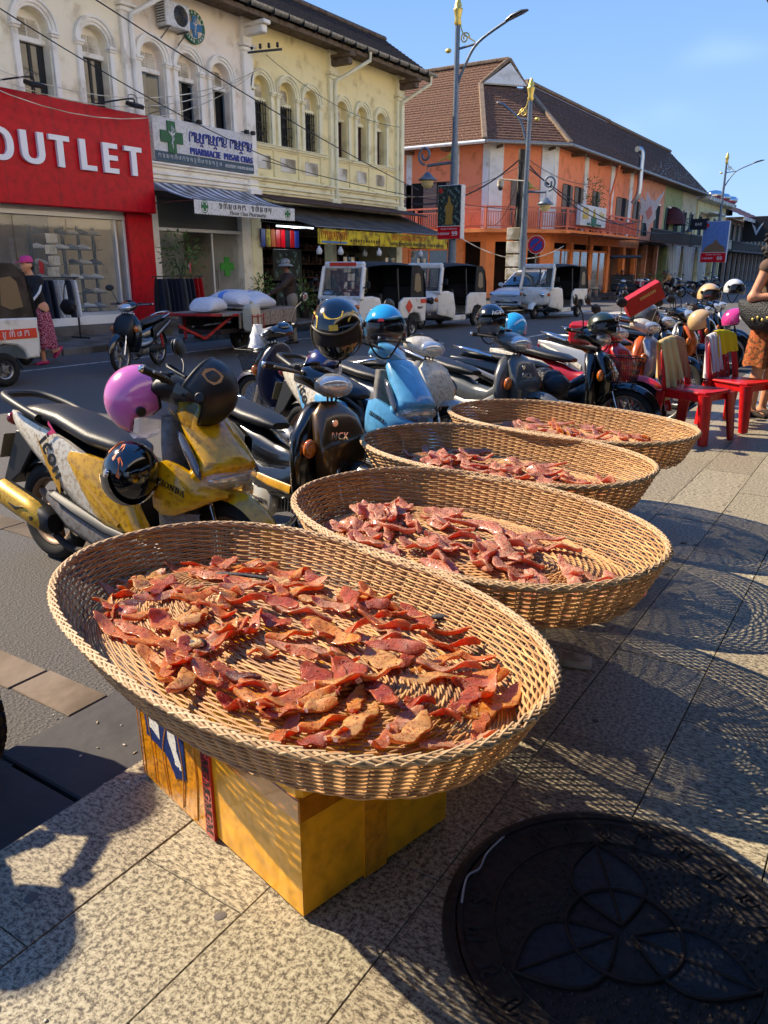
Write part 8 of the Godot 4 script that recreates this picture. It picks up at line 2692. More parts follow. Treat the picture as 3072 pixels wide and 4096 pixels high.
	helmet("glossy white helmet beside the standing woman's arm", mk("helmet_white", Color(0.82, 0.82, 0.80), 0.15, {"coat": 1.0}), false, "dark", Vector3(-1.92, 1.19, -11.4), Vector3(0, -0.6, 0))
	helmet("bright pink helmet low behind the yellow cloth", mk("helmet_rose", Color(0.85, 0.25, 0.55), 0.2, {"coat": 0.9}), false, "none", Vector3(-1.57, 0.9, -9.6), Vector3(0, 0.2, 0.2))
	helmet("grey helmet hung among the far handlebars", mats.bike_grey, false, "dark", Vector3(-2.35, 0.95, -8.9), Vector3(0, 1.0, 0))

func face(t: Node3D, x: Vector3, y: Vector3, s: float) -> void:
	x = x.normalized()
	y = (y - x * x.dot(y)).normalized()
	t.transform = Transform3D(Basis(x, y, x.cross(y)).scaled(Vector3.ONE * s), t.position)

func b_port(t: Node3D) -> void:
	# the open eye port of the hanging full face helmet
	var b := MB.new()
	var rows := []
	for i in 7:
		var g := PackedVector3Array()
		for k in 17:
			var u := lerpf(-1.15, 1.15, k / 16.0)
			var y := lerpf(0.055, -0.085, i / 6.0)
			var q := Vector3(cos(u) * 0.143 * sqrt(1.0 - pow(y / 0.14, 2)), y, sin(u) * 0.119 * sqrt(1.0 - pow(y / 0.14, 2)))
			g.append(q * (1.012 if i > 0 and i < 6 and k > 0 and k < 16 else 0.99))
		rows.append(g)
	b.grid(rows)
	put(b, "eye_port", mats.liner, t)
	var lip := []
	for q in rows[0]: lip.append(q * 1.02)
	for i in range(1, 6): lip.append(rows[i][16] * 1.02)
	for k in range(16, -1, -1): lip.append(rows[6][k] * 1.02)
	for i in range(5, 0, -1): lip.append(rows[i][0] * 1.02)
	b = MB.new()
	b.tube(lip, 0.006, 6, false, true)
	put(b, "port_rubber", mk("portrim", Color(0.3, 0.27, 0.2), 0.4), t)

# ---------------------------------------------------------------- people: one continuous surface meshed from a field of tapered bones
func blob(bones: Array, cell: float, k := 0.035) -> MB:
	var lo := Vector3.ONE * 99.0
	var hi := -lo
	for q in bones:
		var r: float = maxf(q[2], q[3]) + cell * 2 + k
		for p in [q[0], q[1]]:
			lo = lo.min(p - Vector3.ONE * r)
			hi = hi.max(p + Vector3.ONE * r)
	var n := Vector3i((hi - lo) / cell) + Vector3i(2, 2, 2)
	var f := PackedFloat32Array()
	f.resize(n.x * n.y * n.z)
	f.fill(9.0)
	var sx := n.y * n.z
	for q in bones:
		var a: Vector3 = q[0]
		var ab: Vector3 = q[1] - a
		var l2 := maxf(ab.length_squared(), 1e-8)
		var r := maxf(q[2], q[3]) + cell * 2 + k
		var i0 := Vector3i((a.min(q[1]) - Vector3.ONE * r - lo) / cell).clamp(Vector3i.ZERO, n - Vector3i.ONE)
		var i1 := (Vector3i((a.max(q[1]) + Vector3.ONE * r - lo) / cell) + Vector3i.ONE).clamp(Vector3i.ZERO, n - Vector3i.ONE)
		for i in range(i0.x, i1.x + 1):
			for j in range(i0.y, i1.y + 1):
				for l in range(i0.z, i1.z + 1):
					var p := lo + Vector3(i, j, l) * cell - a
					var t := clampf(p.dot(ab) / l2, 0.0, 1.0)
					var d: float = (p - ab * t).length() - lerpf(q[2], q[3], t)
					var o := i * sx + j * n.z + l
					var v := f[o]
					if v > 5.0: f[o] = d
					else:
						var h := clampf(0.5 + 0.5 * (v - d) / k, 0.0, 1.0)
						f[o] = lerpf(v, d, h) - k * h * (1.0 - h)
	var b := MB.new()
	var ids := PackedInt32Array()
	ids.resize(f.size())
	ids.fill(-1)
	var co := [0, 1, n.z, n.z + 1, sx, sx + 1, sx + n.z, sx + n.z + 1]
	var eg := [0, 1, 2, 3, 4, 5, 6, 7, 0, 2, 1, 3, 4, 6, 5, 7, 0, 4, 1, 5, 2, 6, 3, 7]
	for i in n.x - 1:
		for j in n.y - 1:
			for l in n.z - 1:
				var o := i * sx + j * n.z + l
				var m := 0
				for e in 8:
					if f[o + co[e]] < 0.0: m += 1
				if m == 0 or m == 8: continue
				var s := Vector3.ZERO
				var c := 0
				for e in 12:
					var u: int = eg[e * 2]
					var w: int = eg[e * 2 + 1]
					var fu := f[o + co[u]]
					var fw := f[o + co[w]]
					if (fu < 0.0) != (fw < 0.0):
						s += Vector3(u >> 2, (u >> 1) & 1, u & 1).lerp(Vector3(w >> 2, (w >> 1) & 1, w & 1), fu / (fu - fw))
						c += 1
				ids[o] = b.pv(lo + (Vector3(i, j, l) + s / c) * cell, Vector3.UP)
	var st := [sx, n.z, 1]
	for i in range(1, n.x - 1):
		for j in range(1, n.y - 1):
			for l in range(1, n.z - 1):
				var o := i * sx + j * n.z + l
				for ax in 3:
					var inside := f[o] < 0.0
					if inside == (f[o + st[ax]] < 0.0): continue
					var u: int = st[(ax + 1) % 3]
					var w: int = st[(ax + 2) % 3]
					var A := ids[o]
					var B := ids[o - u]
					var C := ids[o - u - w]
					var D := ids[o - w]
					if mini(mini(A, B), mini(C, D)) < 0: continue
					if inside: b.ix.append_array(PackedInt32Array([A, C, B, A, D, C]))
					else: b.ix.append_array(PackedInt32Array([A, B, C, A, C, D]))
	var nr := PackedVector3Array()
	nr.resize(b.v.size())
	for e in range(0, b.ix.size(), 3):
		var p0 := b.v[b.ix[e]]
		var g := (b.v[b.ix[e + 2]] - p0).cross(b.v[b.ix[e + 1]] - p0)
		for z in 3: nr[b.ix[e + z]] += g
	for e in nr.size(): b.n[e] = nr[e].normalized()
	return b

# o: lean, sh (shoulders forward), kn, ft, el, ha (each [left, right]), hd head offset, skin, top, low, skirt, hair, sleeve
func person(label: String, p: Vector3, yaw: float, o: Dictionary, cell := 0.018) -> Node3D:
	var t := thing("person", label, "person", p, deg_to_rad(yaw))
	var L: Vector3 = o.get("lean", Vector3.ZERO)
	var hip := Vector3(0, o.get("hip", 0.90), 0)
	var chest: Vector3 = hip + Vector3(0.0, 0.36, 0) + L * 0.7
	var neck: Vector3 = hip + Vector3(-0.01, 0.56, 0) + L
	var head: Vector3 = neck + Vector3(0.03, 0.15, 0) + o.get("hd", Vector3.ZERO)
	var skin: Material = o.skin
	var B := [[hip + Vector3(0, 0.02, -0.06), hip + Vector3(0, 0.02, 0.06), 0.115, 0.115], [hip, chest, 0.115, 0.125], [chest + Vector3(0, 0.05, -0.08), chest + Vector3(0, 0.05, 0.08), 0.10, 0.10], [chest + Vector3(0, 0.12, 0), neck + Vector3(0, 0.03, 0), 0.075, 0.052], [neck, head, 0.05, 0.055],
		[head + Vector3(-0.02, 0.03, 0), head + Vector3(0.015, 0.01, 0), 0.085, 0.08], [head + Vector3(0.03, -0.03, 0), head + Vector3(0.05, -0.06, 0), 0.058, 0.04], [head + Vector3(0.085, 0.005, 0), head + Vector3(0.105, -0.02, 0), 0.012, 0.014]]
	var T := [[hip + Vector3(0, -0.03, -0.05), hip + Vector3(0, -0.03, 0.05), 0.13, 0.13], [hip, chest, 0.128, 0.142], [chest + Vector3(0, 0.05, -0.09), chest + Vector3(0, 0.05, 0.09), 0.115, 0.115], [chest + Vector3(0, 0.10, 0), neck + Vector3(0, -0.02, 0), 0.09, 0.065]]
	var Wl := []
	for s in 2:
		var sg := -1.0 if s == 0 else 1.0
		var hj := hip + Vector3(0, -0.02, sg * 0.09)
		var kn: Vector3 = o.get("kn", [Vector3(0.03, 0.47, -0.09), Vector3(0.03, 0.47, 0.09)])[s]
		var ft: Vector3 = o.get("ft", [Vector3(-0.02, 0.07, -0.09), Vector3(-0.02, 0.07, 0.09)])[s]
		B.append_array([[hj, kn, 0.088, 0.055], [kn, ft, 0.055, 0.036], [kn.lerp(ft, 0.2) + Vector3(-0.02, 0, 0), kn.lerp(ft, 0.45) + Vector3(-0.015, 0, 0), 0.045, 0.042], [ft + Vector3(-0.03, -0.03, 0), ft + Vector3(0.13, -0.045, 0), 0.035, 0.026]])
		Wl.append_array([[hip + Vector3(0, 0.05, sg * 0.06), hj, 0.125, 0.115], [hj, kn, 0.108, 0.08], [kn, ft + Vector3(0, 0.04, 0), 0.08, 0.065]])
		var sj := chest + Vector3(0, 0.115, sg * 0.175)
		var el: Vector3 = o.get("el", [Vector3(-0.03, 1.12, -0.25), Vector3(-0.03, 1.12, 0.25)])[s]
		var ha: Vector3 = o.get("ha", [Vector3(0.08, 0.88, -0.24), Vector3(0.08, 0.88, 0.24)])[s]
		B.append_array([[chest + Vector3(0, 0.12, sg * 0.06), sj, 0.07, 0.062], [sj, el, 0.054, 0.042], [el, ha, 0.042, 0.028]])
		T.append([chest + Vector3(0, 0.11, sg * 0.06), sj, 0.088, 0.078])
		if o.get("sleeve", 2) == 2: T.append_array([[sj, el, 0.074, 0.06], [el, el.lerp(ha, 0.92), 0.06, 0.048]])
		# hand: palm, four fingers, thumb
		var d := (ha - el).normalized()
		var side := d.cross(Vector3(0.2, 1, 0)).normalized() * sg
		var up := side.cross(d).normalized()
		var hb := [[ha, ha + d * 0.08, 0.026, 0.03], [ha + d * 0.05 - side * 0.02, ha + d * 0.05 + side * 0.02, 0.022, 0.022]]
		for q in 4:
			var k0 := ha + d * 0.085 + side * (0.03 - 0.02 * q)
			var ln: float = [0.032, 0.04, 0.037, 0.028][q]
			var k1 := k0 + d * ln - up * 0.014
			hb.append_array([[k0, k1, 0.0095, 0.009], [k1, k1 + d * ln * 0.6 - up * ln * 0.7, 0.009, 0.007]])
		var th := ha + d * 0.03 + side * 0.03
		hb.append_array([[th, th + side * 0.03 + d * 0.02, 0.013, 0.011], [th + side * 0.03 + d * 0.02, th + side * 0.04 + d * 0.05 - up * 0.01, 0.011, 0.008]])
		put(blob(hb, 0.0075, 0.008), "hand", skin, t)
	for s in [-1, 1]: B.append([head + Vector3(-0.01, -0.005, s * 0.082), head + Vector3(-0.02, 0.012, s * 0.088), 0.014, 0.016])
	put(blob(B, cell), "body", skin, t)
	for s in [-1, 1]:
		var e := MB.new()
		e.ell(head + Vector3(0.076, 0.022, s * 0.032), Vector3(0.008, 0.008, 0.013), I3, 8, 5)
		e.box(head + Vector3(0.082, 0.042, s * 0.032), Vector3(0.008, 0.006, 0.034), 0.002)
		put(e, "eye", mats.black, t)
	var mo := MB.new()
	mo.ell(head + Vector3(0.088, -0.055, 0), Vector3(0.008, 0.007, 0.024), I3, 8, 5)
	put(mo, "mouth", mk("lips", Color(0.5, 0.22, 0.2), 0.5), t)
	put(blob(T, cell), "shirt", o.top, t)
	if o.has("skirt"):
		var rows := []
		var len: float = o.skirt
		for i in 12:
			var f := i / 11.0
			var ring := PackedVector3Array()
			for k in 30:
				var a := TAU * k / 30
				var r := lerpf(0.15, o.get("flare", 0.24), pow(f, 0.7)) + 0.018 * f * sin(a * 7 + 1.0) + 0.008 * f * sin(a * 13)
				ring.append(hip + Vector3(cos(a) * r * 0.85, 0.08 - f * len + 0.012 * sin(a * 5) * f, sin(a) * r))
			rows.append(ring)
		var b := MB.new()
		b.grid(rows, true)
		put(b, "skirt", o.low, t)
	else: put(blob(Wl, cell), "trousers", o.low, t)
	if o.has("hair"):
		var hb := [[head + Vector3(-0.035, 0.045, 0), head + Vector3(-0.01, 0.055, 0), 0.09, 0.085], [head + Vector3(-0.06, 0.0, -0.03), head + Vector3(-0.07, -0.05, 0.03), 0.06, 0.05]]
		if o.get("curls", 0) > 0:
			for k in 40: hb.append([head + Vector3(rnd(-0.16, -0.03), rnd(-0.12, 0.08), rnd(-0.10, 0.10)), head + Vector3(rnd(-0.2, -0.06), rnd(-0.17, 0.06), rnd(-0.12, 0.12)), 0.02, 0.012])
		put(blob(hb, 0.012, 0.012), "hair", o.hair, t)
	for s in 2:
		var ft: Vector3 = o.get("ft", [Vector3(-0.02, 0.07, -0.09), Vector3(-0.02, 0.07, 0.09)])[s]
		var b := MB.new()
		b.body([[-0.08, -0.04, 0.03, 0.035], [0.0, -0.035, 0.038, 0.042], [0.10, -0.045, 0.03, 0.05], [0.17, -0.055, 0.016, 0.035]], 10)
		var sh := put(b, "shoe", o.shoes, t)
		sh.position = ft
		if ft.y > 0.12: sh.rotation.z = -0.7
	return t

func cap(t: Node3D, head: Vector3, m: Material, brim: float, round := false) -> void:
	var b := MB.new()
	b.T = xf(head + Vector3(-0.01, 0.05, 0))
	b.lathe([Vector2(0.10, 0.0), Vector2(0.103, 0.03), Vector2(0.09, 0.075), Vector2(0.05, 0.10), Vector2(0, 0.105)], 18)
	if round: b.lathe([Vector2(0.10, 0.0), Vector2(0.14, -0.025), Vector2(0.175, -0.05), Vector2(0.17, -0.055), Vector2(0.10, -0.01)], 18)
	else: b.prism([Vector2(0.05, -0.085), Vector2(0.10, -0.09), Vector2(0.10 + brim, -0.06), Vector2(0.12 + brim, 0), Vector2(0.10 + brim, 0.06), Vector2(0.10, 0.09), Vector2(0.05, 0.085)].map(func(q): return q), 0.0, 0.008)
	put(b, "hat", m, t)
	if not round:
		var o: MeshInstance3D = t.get_child(t.get_child_count() - 1)
		var c := MB.new()
		c.T = Transform3D(Basis(Vector3.RIGHT, PI / 2), head + Vector3(-0.01, 0.055, 0))
		c.prism([Vector2(0.05, -0.085), Vector2(0.10, -0.085), Vector2(0.10 + brim, -0.06), Vector2(0.12 + brim, 0), Vector2(0.10 + brim, 0.06), Vector2(0.10, 0.085), Vector2(0.05, 0.085)], 0.0, 0.01)
		put(c, "peak", m, o)
		b = MB.new()
		b.T = xf(head + Vector3(-0.01, 0.05, 0))
		b.lathe([Vector2(0.10, 0.0), Vector2(0.103, 0.03), Vector2(0.09, 0.075), Vector2(0.05, 0.10), Vector2(0, 0.105)], 18)
		o.mesh = b.mesh()

func people() -> void:
	var fair := mk("skin_fair", Color(0.80, 0.56, 0.42), 0.5, {"sss": 0.1})
	var dark := mk("skin_dark", Color(0.45, 0.29, 0.20), 0.55)
	var hair := mk("hair", Color(0.11, 0.075, 0.055), 0.6, {"bump": "bumpy", "bh": 0.4, "scale": 6.0})
	var blkc := mk("black_cloth", Color(0.045, 0.045, 0.05), 0.8, {"bump": "soft", "bh": 0.6, "scale": 4.0})
	var t := person("woman in a brown strap top and patterned skirt with a black shoulder bag", Vector3(-1.08, 0.01, -8.7), -25, {"skin": fair, "top": mk("knit", Color(0.40, 0.31, 0.25), 0.9, {"bump": "pebble", "bh": 0.3, "scale": 5.0}), "sleeve": 0, "low": mk("batik", Color(0.95, 0.85, 0.7), 0.85, {"tex": "skirt", "scale": 1.6}), "skirt": 0.55, "flare": 0.23, "hair": hair, "curls": 1, "shoes": mats.rust, "hip": 0.98,
		"kn": [Vector3(0.03, 0.5, -0.09), Vector3(0.0, 0.5, 0.1)], "el": [Vector3(-0.07, 1.17, -0.25), Vector3(-0.07, 1.17, 0.25)], "ha": [Vector3(0.19, 1.2, -0.15), Vector3(0.19, 1.2, 0.15)]}, 0.013)
	cap(t, Vector3(0.02, 1.69, 0), mk("sage", Color(0.50, 0.50, 0.40), 0.8, {"tex": "cloth"}), 0.09)
	var b := MB.new()
	b.tube(curve3([Vector3(0.1, 1.25, -0.1), Vector3(0.06, 1.46, -0.1), Vector3(-0.08, 1.47, -0.05), Vector3(-0.15, 1.25, 0.08), Vector3(-0.08, 1.05, 0.2)], 5), 0.016, 6)
	put(b, "strap", mats.black_cloth, t)
	var bag := thing("shoulder_bag", "big slouchy black cloth bag hanging at the standing woman's hip", "bag", t.position + Vector3(0, 0.92, 0), t.rotation.y)
	b = MB.new()
	b.body([[-0.24, 0.20, 0.03, 0.03, 2, 0, 0.19], [-0.18, 0.14, 0.10, 0.07, 2, 0, 0.20], [-0.05, 0.09, 0.15, 0.10, 2, 0, 0.21], [0.10, 0.07, 0.15, 0.10, 2, 0, 0.20], [0.22, 0.10, 0.09, 0.07, 2, 0, 0.19], [0.27, 0.14, 0.03, 0.03, 2, 0, 0.18]], 18)
	put(b, "pouch", mk("bag_cloth", Color(0.05, 0.055, 0.07), 0.55, {"bump": "bumpy", "bh": 1.2, "scale": 2.0}), bag)
	b = MB.new()
	for k in 4: b.ell(Vector3(0.0 + 0.05 * k, 0.05 + 0.02 * (k % 2), 0.31), Vector3(0.014, 0.014, 0.008), I3, 8, 5)
	put(b, "studs", mats.gold, bag)
	t = person("woman in a pink cap, black tracksuit top and red flowered skirt walking by the shop", Vector3(-12.15, -0.1, -8.1), -85, {"skin": fair, "top": blkc, "low": mk("floral_skirt", Color(0.95, 0.9, 0.9), 0.85, {"tex": "floral", "scale": 1.6}), "skirt": 0.72, "flare": 0.25, "hair": hair, "shoes": mk("clogs", Color(0.72, 0.12, 0.33), 0.5), "lean": Vector3(0.12, -0.02, 0),
		"kn": [Vector3(0.12, 0.5, -0.08), Vector3(-0.02, 0.48, 0.08)], "ft": [Vector3(0.10, 0.07, -0.08), Vector3(-0.34, 0.22, 0.08)], "el": [Vector3(0.18, 1.16, -0.22), Vector3(0.18, 1.14, 0.22)], "ha": [Vector3(0.38, 0.98, -0.2), Vector3(0.4, 0.96, 0.2)]}, 0.02)
	cap(t, Vector3(0.14, 1.60, 0), mk("cap_pink", Color(0.78, 0.22, 0.48), 0.8), 0.09)
	b = MB.new()
	for s in [-1, 1]: b.tube(curve3([Vector3(0.05, 1.40, s * 0.17), Vector3(0.10, 1.3, s * 0.235), Vector3(0.20, 1.17, s * 0.285), Vector3(0.38, 1.0, s * 0.25)], 4), 0.02, 6)
	put(b, "white_sleeve_band", mats.white, t)
	var hb := thing("handbag", "black handbag on the pink capped woman's arm", "bag", Vector3(-12.0, 0.72, -8.55))
	b = MB.new()
	b.body([[-0.16, 0.1, 0.05, 0.05], [-0.08, 0.1, 0.13, 0.07], [0.08, 0.1, 0.13, 0.07], [0.16, 0.1, 0.05, 0.05]], 12)
	put(b, "pouch", mats.black_cloth, hb)
	b = MB.new()
	b.tube(curve3([Vector3(-0.1, 0.2, 0), Vector3(0, 0.5, 0), Vector3(0.1, 0.2, 0)], 5), 0.01, 5)
	put(b, "handle", mats.black_cloth, hb)
	t = person("man in a striped bucket hat and brown jacket behind the cart of sacks", Vector3(-11.05, -0.1, -13.35), -120, {"skin": dark, "top": mk("brown_jacket", Color(0.24, 0.17, 0.12), 0.85, {"tex": "cloth", "scale": 3.0, "bump": "soft", "bh": 0.6}), "low": mk("khaki", Color(0.5, 0.46, 0.4), 0.85), "hair": hair, "shoes": mats.black, "lean": Vector3(0.08, 0, 0),
		"el": [Vector3(0.26, 1.20, -0.26), Vector3(-0.16, 1.16, 0.27)], "ha": [Vector3(0.52, 1.05, -0.22), Vector3(0.0, 0.95, 0.24)]}, 0.02)
	cap(t, Vector3(0.10, 1.60, 0), mk("bucket_hat", Color(0.85, 0.83, 0.78), 0.85, {"tex": "hat", "scale": 2.0}), 0.08, true)
	b = MB.new()
	b.tube(curve3([Vector3(0.12, 1.42, -0.12), Vector3(-0.10, 1.36, 0.0), Vector3(-0.14, 1.15, 0.13), Vector3(-0.05, 0.95, 0.2)], 5), 0.022, 6)
	put(b, "sash", mats.greyc, t)
	person("man in a red shirt seated outside the orange restaurant", Vector3(-13.6, 0.02, -45.5), -60, {"skin": dark, "top": mats.red, "low": mats.navyc, "hair": hair, "shoes": mats.black, "hip": 0.5, "kn": [Vector3(0.4, 0.48, -0.1), Vector3(0.4, 0.48, 0.1)], "ft": [Vector3(0.38, 0.07, -0.1), Vector3(0.38, 0.07, 0.1)], "el": [Vector3(0.1, 0.75, -0.26), Vector3(0.1, 0.75, 0.26)], "ha": [Vector3(0.35, 0.72, -0.2), Vector3(0.35, 0.72, 0.2)]}, 0.03)
	person("man in a tan shirt bending over a motorbike across the street", Vector3(-11.2, -0.1, -47.0), -150, {"skin": dark, "top": mk("tan_shirt", Color(0.62, 0.48, 0.30), 0.85), "low": mats.black_cloth, "hair": hair, "shoes": mats.black, "lean": Vector3(0.38, -0.22, 0), "hd": Vector3(0.08, -0.08, 0), "el": [Vector3(0.4, 0.92, -0.24), Vector3(0.4, 0.92, 0.24)], "ha": [Vector3(0.6, 0.75, -0.2), Vector3(0.6, 0.75, 0.2)]}, 0.03)

# ---------------------------------------------------------------- red chairs and towels
func chair_parts(t: Node3D) -> void:
	var m := mk("chair_red", Color(0.80, 0.055, 0.07), 0.38, {"tex": "mottle", "scale": 2.0, "back": Color(0.25, 0.02, 0.02)})
	var b := MB.new()
	b.T = Transform3D(Basis(Vector3.RIGHT, -PI / 2), Vector3(0, 0.435, 0))
	b.prism([Vector2(-0.20, -0.19), Vector2(0.15, -0.215), Vector2(0.21, -0.19), Vector2(0.235, -0.1), Vector2(0.24, 0), Vector2(0.235, 0.1), Vector2(0.21, 0.19), Vector2(0.15, 0.215), Vector2(-0.20, 0.19)], -0.012, 0.012, 0.008)
	put(b, "seat", m, t)
	b = MB.new()
	for q in [[Vector3(0.19, 0.395, -0.17), Vector3(0.19, 0.395, 0.17)], [Vector3(-0.19, 0.395, -0.17), Vector3(0.19, 0.395, -0.19)], [Vector3(-0.19, 0.395, 0.17), Vector3(0.19, 0.395, 0.19)], [Vector3(-0.2, 0.395, -0.17), Vector3(-0.2, 0.395, 0.17)]]: b.bar(q[0], q[1], 0.016, 0.065, 0.006)
	put(b, "apron", m, t)
	for q in [[0.19, 1], [0.19, -1], [-0.19, 1], [-0.19, -1]]:
		b = MB.new()
		var rows := []
		for i in 5:
			var f := i / 4.0
			var w := lerpf(0.048, 0.033, f)
			var c := Vector3(q[0] + signf(q[0]) * 0.05 * f, 0.425 - 0.42 * f, q[1] * (0.175 + 0.03 * f))
			var ring := PackedVector3Array()
			for e in [[-1, -1], [-1, 1], [-0.4, 1], [-0.4, -0.3], [0.6, -0.3], [0.6, -1]]: ring.append(c + Vector3(-signf(q[0]) * e[0] * w, 0, q[1] * -e[1] * w))
			rows.append(ring)
		b.loft(rows)
		put(b, "leg", m, t)
	b = MB.new()
	for s in [-1, 1]:
		var rows := []
		for i in 9:
			var f := i / 8.0
			var c := Vector3(-0.19 - 0.09 * pow(f, 1.3), 0.42 + 0.42 * f, s * (0.175 - 0.02 * f - 0.10 * pow(maxf(f - 0.72, 0) / 0.28, 2)))
			var ring := PackedVector3Array()
			for k in 8: ring.append(c + Vector3(cos(TAU * k / 8) * 0.014, 0, sin(TAU * k / 8) * lerpf(0.05, 0.036, f)))
			rows.append(ring)
		b.loft(rows)
	b.tube(curve3([Vector3(-0.275, 0.815, -0.10), Vector3(-0.285, 0.845, -0.05), Vector3(-0.288, 0.85, 0.0), Vector3(-0.285, 0.845, 0.05), Vector3(-0.275, 0.815, 0.10)], 3), 0.024, 7)
	put(b, "back_frame", m, t)
	for k in 5:
		b = MB.new()
		b.bar(Vector3(-0.2, 0.45, -0.09 + 0.045 * k), Vector3(-0.275, 0.82, -0.075 + 0.0375 * k), 0.03, 0.008, 0.003)
		put(b, "back_slat", m, t)

# cloth hung over a chair back: s across, drop front and back
func towel(label: String, m: Material, c: Transform3D, z0: float, z1: float, front: float, back: float, y: float, ph: float, slant := 0.0) -> void:
	var t := thing("towel", label, "towel")
	t.transform = c
	var rows := []
	var N := 26
	for i in N:
		var s := lerpf(-back, front, i / (N - 1.0))
		var row := PackedVector3Array()
		for k in 22:
			var f := k / 21.0
			var z := lerpf(z0, z1, f)
			var d := absf(s)
			var ex := 1.0 + slant * (f - 0.5) * 2.0
			var x := -0.286 + signf(s) * minf(0.026, d * 0.6) + (0.24 * d if s > 0 else 0.16 * d)
			var yy := y - maxf(0.0, d - 0.02) * ex - 0.03 * pow(absf(z) / 0.17, 2.0)
			var fold := d / 0.4 * (0.022 * sin(f * 17 + ph + s * 2.0) + 0.012 * sin(f * 31 + ph * 2.0))
			row.append(Vector3(x + fold * signf(s), yy + 0.01 * sin(f * 9 + ph) * d, z + fold * 0.5))
		rows.append(row)
	var back_side := []
	for r in rows:
		var q := PackedVector3Array()
		for p in r: q.append(p - Vector3(0.0, 0.004, 0))
		back_side.append(q)
	var b := MB.new()
	b.grid(rows)
	put(b, "cloth", m, t)
	b = MB.new()
	b.grid(back_side)
	put(b, "underside", m, t)

func chairs() -> void:
	var c1 := thing("plastic_chair", "red plastic chair with cream towels over its back, nearer the trays", "chair", Vector3(-1.40, 0.012, -7.13), deg_to_rad(-20), "red plastic chairs on the pavement")
	chair_parts(c1)
	var c2 := copy(c1, "red plastic chair with a white towel and a yellow cloth, beside the woman", Vector3(-1.17, 0.012, -7.93), deg_to_rad(-28))
	towel("thick cream towel hung over the nearer red chair", mk("terry_cream", Color(0.88, 0.76, 0.50), 0.95, {"bump": "pebble", "bh": 0.4, "scale": 5.0, "sheen": 0.5, "back": Color(0.3, 0.25, 0.15)}), c1.transform, 0.0, 0.20, 0.46, 0.30, 0.878, 0.4, 0.2)
	towel("thin peach cloth hung beside the cream towel on the nearer chair", mk("peach", Color(0.86, 0.62, 0.44), 0.9, {"tex": "cloth", "scale": 2.0, "back": Color(0.4, 0.3, 0.2)}), c1.transform, -0.16, 0.02, 0.36, 0.3, 0.872, 2.0)
	towel("white towel with a red edge on the farther red chair", mk("terry_white", Color(0.87, 0.84, 0.83), 0.95, {"bump": "pebble", "bh": 0.4, "scale": 5.0}), c2.transform, 0.06, 0.19, 0.36, 0.42, 0.872, 1.0)
	towel("bright yellow cloth draped over the farther red chair", mk("cloth_yellow", Color(0.90, 0.80, 0.10), 0.9, {"bump": "soft", "bh": 0.6, "scale": 4.0, "back": Color(0.4, 0.35, 0.05)}), c2.transform, -0.19, 0.09, 0.22, 0.2, 0.885, 3.0, 0.2)

